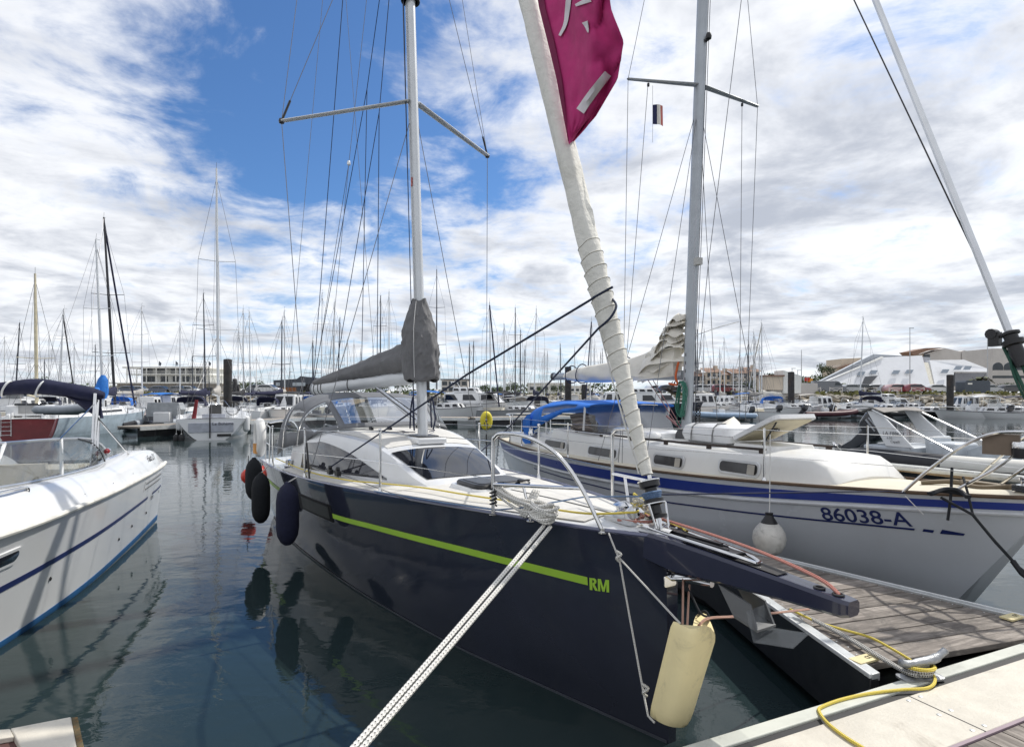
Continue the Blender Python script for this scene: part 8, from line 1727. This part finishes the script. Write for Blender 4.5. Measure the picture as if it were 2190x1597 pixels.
# horseshoe buoys in clear cover on the stern rail of the navy yacht
p = RMF.wld((-8.15, -1.24, 1.06)); t = thing('lifebuoy', 'white lifebuoy in a clear bag on the navy yacht stern rail', 'lifebuoy', (p.x, p.y, 1.10), RAD(-59.2), 'lifebuoys')
mb = MB(); mb.tube([(.0+.22*cos(q), -.05, .30+.26*sin(q)) for q in [2*pi*j/24 for j in range(24)]], .075, 12, closed=True); mb.obj('ring', M('white_pvc', srgb(216, 216, 214), .4, var=.08, scale=6), t)
mb = MB(); mb.lathe([(.001, -.05), (.2, -.05), (.24, -.02), (.24, .02), (.2, .05), (.001, .05)], (0, -.05, .30), 'Y', 20); mb.obj('clear_bag', glassy('milky_bag', (.8, .82, .84), .25, .3), t)
mb = MB(); mb.box((.05, -.12, .12), (.2, .06, .16)); mb.obj('rope_bag', M('orange_rope_bag', srgb(206, 150, 90), .8), t)
# yellow and black-white lines with the cleat on the pontoon
cz = .505; cp = atz(1968, 1448, .5)
t = thing('mooring_cleat', 'worn grey metal cleat on the pontoon edge with ropes made fast', 'cleat', (cp.x, cp.y, .497), RAD(8))
cm_ = M('cast_cleat', (.36, .37, .38), .42, metal=.7, var=.2, scale=20, bump=.3, bscale=60)
mb = MB(); mb.loft([rrect(0, 0, a, b, .03, z) for a, b, z in ((.13, .05, 0), (.13, .05, .012), (.10, .035, .02))]); mb.obj('foot', cm_, t)
mb = MB(); mb.loft([rrect(x_, 0, a, b, .015, z) for x_, a, b, z in ((-.02, .05, .03, .018), (-.01, .035, .024, .05), (.0, .05, .026, .085))]); mb.obj('neck', cm_, t)
mb = MB(); mb.tube(spline([(-.13, 0, .10), (-.08, 0, .085), (0, 0, .09), (.09, 0, .105), (.15, 0, .14), (.165, 0, .15)], 5), [.012]+[.022]*8+[.026]*8+[.02]*9, 10); mb.obj('horn', cm_, t)
ropebw = rope_mat('black_white_braid', srgb(206, 204, 198), srgb(26, 26, 30), 40, .0)
for k in range(2):
    pts = [atz(1700+8*k, 1306+2*k, .54), atz(1790+6*k, 1352, .52), atz(1880+6*k, 1405, .52), atz(1935+4*k, 1436, .53), atz(1960+4*k, 1444, .54)]; mb = MB(); mb.tube(spline(pts, 6), .0105, 8); tag(mb.obj('mooring_rope', ropebw), 'black flecked white rope to the cleat, %s of the pair' % ('upper' if k == 0 else 'lower'), 'rope', 'ropes to the pontoon cleat')
for k in range(3):
    mb = MB(); c = cp; mb.tube([(.02*0+(.06+.008*k)*cos(q)+c.x, (.04+.006*k)*sin(q)+c.y, .53+.018*k) for q in [2*pi*j/16 for j in range(16)]], .0105, 7, closed=True); o = mb.obj('rope_turn', ropebw if k < 2 else yel, None); tag(o, 'turn of rope round the pontoon cleat, %s' % ('lowest', 'middle', 'topmost yellow')[k], 'rope', 'ropes to the pontoon cleat')
ypts = [(1690, 1302, .55), (1740, 1326, .53), (1800, 1345, .52), (1860, 1362, .515), (1910, 1388, .515), (1950, 1412, .515)]
mb = MB(); mb.tube(spline([atz(a, b, z) for a, b, z in ypts], 6), .0085, 7); tag(mb.obj('yellow_rope', yel), 'yellow rope lying along the near edge of the finger pontoon', 'rope')
ypts = [(1985, 1430, .515), (2000, 1452, .515), (1985, 1470, .51), (1930, 1474, .51), (1860, 1482, .508), (1800, 1495, .508), (1757, 1511, .508), (1752, 1521, .508), (1770, 1545, .508), (1810, 1576, .508), (1870, 1612, .508)]
mb = MB(); mb.tube(spline([atz(a, b, z) for a, b, z in ypts], 6), .0085, 7); tag(mb.obj('yellow_rope', yel), 'yellow rope looping from the cleat across the pale pontoon edge', 'rope')
